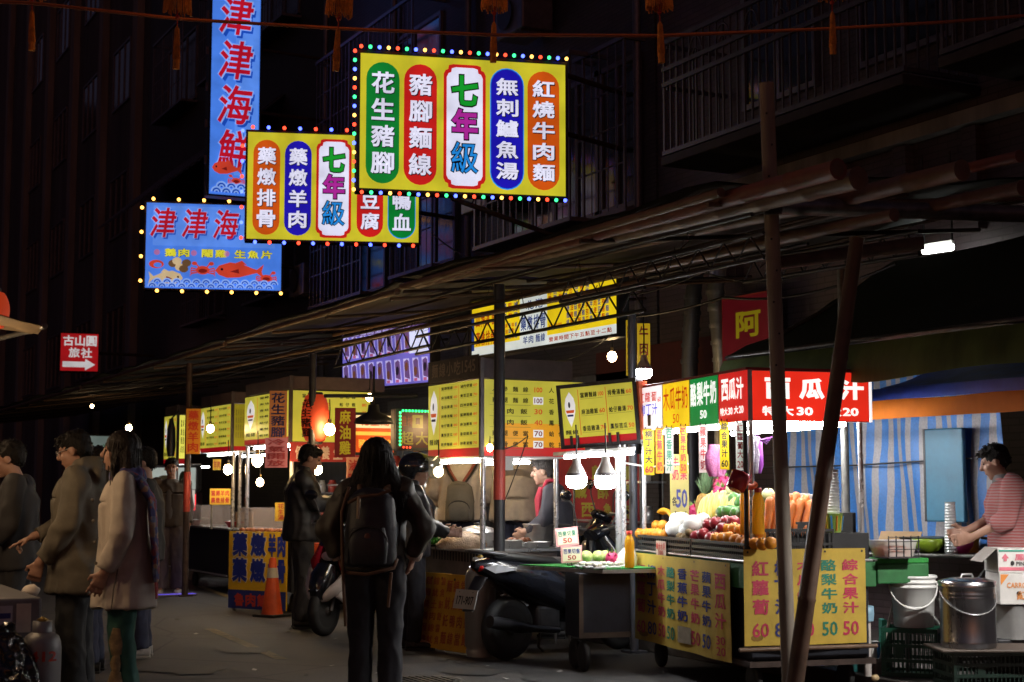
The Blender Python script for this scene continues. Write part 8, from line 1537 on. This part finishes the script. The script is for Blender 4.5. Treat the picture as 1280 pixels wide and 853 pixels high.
# unseen lamp beyond the right edge; shade added to steer its light onto the bucket
q = V((6.9, 6.2, 1.78)); t = thing('pendant_lamp', 'shaded white pendant lamp over the pavement at the right, beyond the frame edge', 'lamp', q); mb = MB(); mb.ball(q, .05, emit('lit_right_lamp', (1, .96, .9), 1900, 0), 14, 10); part(mb, 'lamp_glass', t)
mb = MB(); mb.lathe(q, [(.04, .1), (.09, .075), (.22, -.075), (.225, -.078)], DARKM, 24, closed=False); mb.tube([q+V((0, 0, .09)), q+V((0, 0, .62))], .008, CABLE, 6); mb.lathe(q, [(.045, .1), (.04, .05), (.02, .048)], DARKM, 14); part(mb, 'lamp_shade', t)
# table
tz = zpx(gnd(1150, 10.6), 692); t = thing('folding_table', 'black folding table with thin steel legs, covered with fruit-cutting things', 'table', gnd(1170, 10.8, .1)); A, B = gnd(1082, 10.75), gnd(1275, 10.3); u = (B-A); L = u.length; u = u.normalized(); v = V((-u.y, u.x, 0)); 
mb = MB(); mb.obox(V((A.x, A.y, tz-.03)), u*L, v*.7, V((0, 0, .03)), BLKP, .006); mb.tube([V((A.x, A.y, tz-.012)), V((B.x, B.y, tz-.012))], .014, PIPE, 8); part(mb, 'tabletop', t)
for (k, l) in ((.15, .12), (.85, .88)):
    for m_ in (.08, .62): 
        mb = MB(); a = A+u*L*k+v*m_; b = A+u*L*(1-k)*.6+u*L*.2+v*m_; mb.tube([V((a.x, a.y, tz-.031)), V((b.x, b.y, .101))], .013, PIPE, 8); part(mb, 'leg', t)
T = lambda px, back: (lambda c: V((c.x, c.y, tz+.002)))(A+u*((colN(px).dot(CAM-(A+v*back+V((0, 0, tz)))))/colN(px).dot(u))+v*back)
mb = MB(); c = T(1117, .2); p_ = Pan(c-u*.13, u, (V((0, 0, 1))*.55+v*.8)); mb.obox(p_.O, u*.3, p_.v*.24, p_.n*.006, CARD, .002); single(mb, 'cardboard_sheet', 'flat brown cardboard sheet propped at the left end of the black table', 'cardboard')
mb = MB(); c = T(1175, .3); mb.loft([(c+V((0, 0, .002)), .22, .15, .5), (c+V((0, 0, .1)), .27, .2, .5), (c+V((0, 0, .105)), .28, .21, .5)], BLKP, 24); part_ = single(mb, 'black_tray', 'deep black plastic tray at the back of the cutting table', 'tray')
mb = MB(); c = T(1160, .08); MEL = mat('green_melon_half', (.2, .3, .02), .35, var=.5, scale=9, streak=False); mb.lathe(c, [(.03, .0), (.075, .018), (.108, .055), (.118, .095), (.112, .1), (.001, .1)], MEL, 22); single(mb, 'melon_half', 'half a yellow-green melon lying cut side up on the black table', 'melon')
c = T(1189, .05); cup_stack(c, .36, .046, 'tall stack of clear plastic cups on the cutting table', mat('clear_cup', (.55, .58, .6), .15, .2, var=.2))
mb = MB(); c = T(1199, .12); mb.lathe(c, [(.06, 0), (.095, .05), (.105, .085), (.1, .088), (.085, .05), (.001, .03)], mat('magenta_bowl', (.3, .03, .16), .3, var=.2), 22, closed=False); mb.ball(c+V((0, 0, .07)), (.06, .06, .035), mat('red_fruit_flesh', (.5, .06, .05), .35, var=.4, scale=20), 12, 7); single(mb, 'fruit_bowl', 'magenta bowl of red cut fruit under the hands of the striped-top woman', 'bowl')
mb = MB(); c = T(1213, .3); mb.loft([(c, .06, .05), (c+V((0, 0, .1)), .07, .055), (c+V((0, 0, .18)), .05, .04)], mat('yellow_fruit', (.6, .42, .03), .5), 12); single(mb, 'yellow_bag', 'yellow bag standing behind the magenta bowl', 'bag')
mb = MB(); c = T(1122, .45); mb.loft([(c, .1, .06), (c+V((0, 0, .09)), .11, .07)], mat('green_box', (.03, .2, .08), .5), 12); single(mb, 'green_box', 'small green box behind the cardboard sheet', 'box')
# knife in her hand
mb = MB(); c = T(1201, .1)+V((0, 0, .13)); mb.obox(c, (u*.14-V((0, 0, .03))), V((0, 0, .028)), v*.002, STEEL); mb.tube([c+u*.14-V((0, 0, .02)), c+u*.24-V((0, 0, .03))], .011, BLKP, 8); single(mb, 'kitchen_knife', 'knife held by the woman in the pink striped top', 'knife')
# crates, bucket, pot
def crate(c, W, D, H, ang, label, m, rows=3):
    mb = MB(); ux = (RGT*math.cos(ang)+FWD*math.sin(ang)); ux.z = 0; ux.normalize(); uy = V((-ux.y, ux.x, 0)); O = c-ux*W/2-uy*D/2; Z = V((0, 0, 1)); mb.obox(O+ux*.012+uy*.012, ux*(W-.024), uy*(D-.024), Z*.012, m)
    for (o, d, l, nn) in ((O, ux, W, uy), (O+uy*(D-.012), ux, W, uy), (O+uy*.0121, uy, D-.0242, ux), (O+ux*(W-.012)+uy*.0121, uy, D-.0242, ux)):
        for r in range(rows+1): z = r*(H-.03)/rows; mb.obox(o+Z*z, d*l, nn*.012, Z*(.03 if r in (0, rows) else .022), m)
        k = max(6, int(l/.028))
        for i in range(k+1):
            wd = .022 if i in (0, k) else .007; mb.obox(o+d*((l-wd)*i/k)+nn*.003+Z*.031, d*wd, nn*.006, Z*(H-.062), m)
        mb.obox(o+d*l*.25+nn*.002+Z*H*.38, d*.05, nn*.008, Z*H*.25, m)
    return single(mb, 'plastic_crate', label, 'crate', 'plastic crates on the pavement')
CRG = mat('dark_green_crate', (.012, .075, .045), .4, var=.3); CRK = mat('blackish_green_crate', (.012, .03, .022), .45, var=.3)
qc = gnd(1142, 10.25, .102); hz = zpx(qc, 784)-.1; crate(qc, .37, .3, hz, R(-24), 'dark green slatted crate under the white bucket', CRG)
q = V((qc.x, qc.y, qc.z+hz+.001))+RGT*.01; hb = zpx(q, 719)-q.z; tb = thing('plastic_bucket', 'white plastic bucket with its handle down, on the green crate', 'bucket', q); r = .152; mb = MB(); mb.lathe(q, [(r*.83, 0), (r*.86, .006), (r*.955, hb*.76), (r*1.03, hb*.765), (r*1.03, hb*.795), (r*.97, hb*.8), (r*.975, hb*.85), (r*1.05, hb*.855), (r*1.05, hb*.885), (r*.985, hb*.89), (r*.99, hb*.945), (r*1.06, hb*.95), (r*1.06, hb*.985), (r*1.03, hb), (r*.97, hb), (r*.9, hb*.5), (.001, hb*.5)], mat('bucket_white', (.88, .88, .86), .5, var=.12, scale=5), 32, closed=False); part(mb, 'vessel', tb)
mb = MB(); pts = []
for i in range(15): a_ = PI*i/14; pts.append(q+V((0, 0, hb*.83))+RGT*(-r*1.07*math.cos(a_))-V((FWD.x, FWD.y, 0))*(r*1.12*math.sin(a_))-V((0, 0, hb*.45*math.sin(a_)))+RGT*(-.03*math.sin(a_)))
mb.tube(pts, .0065, mat('bucket_white', (.72, .72, .7)), 6); m_ = pts[5:9]; mb.tube(m_, .011, mat('bucket_white', (.7, .7, .7)), 8); part(mb, 'handle', tb)
qk = gnd(1222, 9.7, .102); hk = zpx(qk, 812)-.1; crate(gnd(1238, 9.75, .102), .62, .36, hk, R(6), 'nearly black crate under the steel pot, its foot out of the frame', CRK)
mb = MB(); c = gnd(1230, 9.72, .1+hk+.003); ux = RGT*1; uy = V((-ux.y, ux.x, 0)); mb.obox(c-ux*.33-uy*.22, ux*.72, uy*.44, V((0, 0, .016)), mat('brown_board', (.1, .075, .06), .6, var=.4), .006); single(mb, 'wooden_board', 'thin brown board laid on the dark crate', 'board')
q = gnd(1211, 9.68, .1+hk+.021); hp = zpx(q, 724)-q.z; r = .172; MP = mat('brushed_pot_steel', (.3, .3, .32), .28, 1, var=.3, scale=3, streak=True); tp = thing('stock_pot', 'big dull steel stock pot with a lid and wire handle, on the brown board', 'pot', q); mb = MB(); mb.lathe(q, [(r*.97, 0), (r, .01), (r, hp*.06), (r*1.02, hp*.08), (r, hp*.1), (r, hp*.72), (r*1.015, hp*.735), (r, hp*.75), (r, hp*.77), (r*1.015, hp*.785), (r, hp*.8), (r, hp*.88), (r*1.03, hp*.9), (r*1.03, hp*.93)], MP, 36); part(mb, 'vessel', tp)
mb = MB(); mb.lathe(q, [(r*1.05, hp*.9), (r*1.05, hp*.97), (r*.95, hp*.985), (r*.6, hp*1.02), (.001, hp*1.03)], mat('pot_lid_steel', (.55, .55, .56), .25, 1, var=.2), 36, closed=False); mb.tube([q+V((-.05, 0, hp*1.02)), q+V((-.04, 0, hp*1.07)), q+V((.04, 0, hp*1.07)), q+V((.05, 0, hp*1.02))], .007, STEEL, 6); part(mb, 'lid', tp)
mb = MB(); mb.tube([q+V((0, 0, hp*.82))+RGT*(-r*1.03*math.cos(a_))-V((FWD.x, FWD.y, 0))*(r*1.06*math.sin(a_))-V((0, 0, hp*(.32*math.sin(a_)+.13*(1-math.cos(a_))*0))) for a_ in [PI*i/14 for i in range(15)]], .004, STEEL, 6); part(mb, 'handle', tp)
# boxes on the clear container at the right edge
q = gnd(1290, 9.95, .102); hq = zpx(q, 800); mb = MB(); uy = V((-RGT.y, RGT.x, 0))
mb.obox(q-RGT*.22, RGT*.5, uy*.35, V((0, 0, hq-.1)), DARKM, .01); single(mb, 'dark_stand', 'dark box stand at the right edge under the clear container', 'stand')
z0 = hq+.003; h1 = zpx(q, 757)-z0; mb = MB(); mb.loft([(V((q.x, q.y, z0))+RGT*.02+uy*.17, .22, .15, .35), (V((q.x, q.y, z0+h1*.93))+RGT*.02+uy*.17, .25, .17, .35), (V((q.x, q.y, z0+h1))+RGT*.02+uy*.17, .26, .18, .35)], mat('frosted_container', (.5, .5, .5), .35, var=.2, alpha=.75), 28); single(mb, 'storage_container', 'frosted clear storage container under the two fruit cartons', 'container')
BOXW = mat('white_carton', (.62, .6, .58), .7, var=.2); BXO = mat('carton_orange', (.7, .25, .05), .7); BXP = mat('carton_pink', (.6, .15, .2), .7); BXG = mat('carton_green', (.05, .3, .22), .7)
def carton(px, y0, y1, d, draw, label, dx=0, W=.42):
    a = gnd(px, d, 0); z0, z1 = zpx(a, y1), zpx(a, y0); p = Pan(V((a.x, a.y, z0)), RGT); H = z1-z0; mb = MB(); p.slab(mb, 0, 0, W, H, -.3, 0, BOXW, .004); draw(mb, p, W, H); single(mb, 'fruit_carton', label, 'carton', 'white fruit cartons at the right edge'); return p, H
def dc1(mb, p, W, H): p.poly(mb, [(.006, H-.006), (.006, H*.62), (.06, H-.006)], BXO, .005); p.row(mb, '紅蘿蔔', .1, .4, H*.3, H*.28, BXO, .005, .02); p.word(mb, 'CARROTS', .13, H*.62, .17, .035, BXO, .005, .02); p.ell(mb, .12, H*.36, .014, .014, PBLK, .005, 10)
def dc2(mb, p, W, H): p.rect(mb, .004, H*.1, W-.004, H*.24, BXP, .005); p.rect(mb, .004, H*.88, W-.004, H*.95, BXG, .005); p.row(mb, '鳳梨水果', .1, .42, H*.64, H*.27, BXP, .005, .02); p.poly(mb, [(.02, H*.6), (.045, H*.8), (.07, H*.6), (.055, H*.6), (.055, H*.48), (.035, H*.48), (.035, H*.6)][::-1], BXP, .005); p.word(mb, 'PINEAPPLE', .2, H*.38, .17, .025, PBLK, .005); p.ell(mb, .09, H*.4, .013, .016, PBLK, .007, 10)
p1_, H1 = carton(1254, 717, 756, 9.85, dc1, 'white carton with an orange corner and the word CARROTS, the lower of two'); p2_, H2 = carton(1253, 686, 716.4, 9.86, dc2, 'white carton with pink and green bands, the upper of two')
mb = MB(); o = p2_.at(.0, H2, -.28); mb.obox(o, p2_.n*.26, (-RGT*.1-V((0, 0, .09))), V((0, 0, .004)), mat('carton_flap', (.3, .27, .25), .7), .001); single(mb, 'carton_flap', 'open grey flap hanging off the upper white carton', 'flap')
# broom, bottle, small cartons beside the crate
a, b = P(1131, 692, 10.3), gnd(1098, 10.35, .14); mb = MB(); mb.tube([a, b], .009, mat('pale_broom_stick', (.45, .4, .35), .5, var=.3), 8); mb.loft([(V((b.x, b.y, .103)), .06, .035), (V((b.x, b.y, .15)), .05, .03), (V((b.x, b.y, .2)), .02, .015)], mat('broom_bristle', (.3, .27, .25), .9, var=.4, scale=40), 14); single(mb, 'broom', 'small broom leaning beside the green crate, head down', 'broom')
q = gnd(1085, 10.2, .102); mb = MB(); h_ = zpx(q, 777)-.1; mb.lathe(q, [(.025, 0), (.027, h_), (.02, h_)], mat('white_tube', (.55, .5, .47), .5, var=.2), 12); mb.lathe(q, [(.045, h_+.001), (.05, h_+.05), (.047, h_+.1), (.03, h_+.105)], mat('pale_blue_cap', (.3, .5, .65), .4), 14); single(mb, 'upright_tube', 'white tube topped with a pale blue cap, left of the broom', 'tube')
for i, (px, w_, y, lab, m) in enumerate([(1094, .08, 803, 'small white carton with blue print behind the white tube', BOXW), (1107, .035, 775, 'narrow green and white carton touching the green crate', BXG), (1072, .12, 760, 'teal plastic sheet bundled under the green side table', mat('teal_sheet', (.02, .14, .14), .4, var=.4))]):
    q = gnd(px, 10.42, .102); h_ = zpx(q, y)-.1; mb = MB(); mb.obox(q-RGT*w_/2, RGT*w_, uy*.1, V((0, 0, h_)), m, .004)
    if i == 0: p = Pan(q-RGT*w_/2, RGT); p.rect(mb, .055, .01, .076, h_-.01, mat('carton_blue', (.05, .2, .5), .6), .003); p.ell(mb, .03, h_*.3, .014, .014, BXP, .003, 10)
    single(mb, 'small_carton' if i < 2 else 'plastic_sheet', lab, 'carton' if i < 2 else 'sheet')
mb = MB(); mb.ball(gnd(1094, 9.9, .105)+V((0, 0, .022)), (.03, .024, .022), mat('pale_fruit_rind', (.6, .45, .25), .7), 10, 7); single(mb, 'fruit_rind', 'scrap of pale fruit rind on the pavement by the broom', 'scrap')
# litter on the road
LIT = mat('paper_scrap', (.5, .47, .43), .8)
for i, (px, py) in enumerate([(415, 833), (473, 842), (527, 848), (632, 849), (245, 793), (420, 799), (360, 790), (285, 770), (560, 826), (382, 845), (318, 838), (610, 833), (222, 775), (700, 840)]):
    q = onZ(px, py, .003); a_ = random.uniform(0, 6); e1, e2 = V((math.cos(a_), math.sin(a_), .05))*random.uniform(.014, .03), V((-math.sin(a_), math.cos(a_), .1))*.016; mb = MB(); mb.add([q-e1-e2+V((0, 0, .004)), q+e1-e2+V((0, 0, .006)), q+e1+e2+V((0, 0, .01)), q-e1+e2+V((0, 0, .004))], [(0, 1, 2, 3), (3, 2, 1, 0)], LIT); single(mb, 'paper_scrap', 'small pale paper scrap lying on the dark road', 'litter', 'paper scraps on the road')
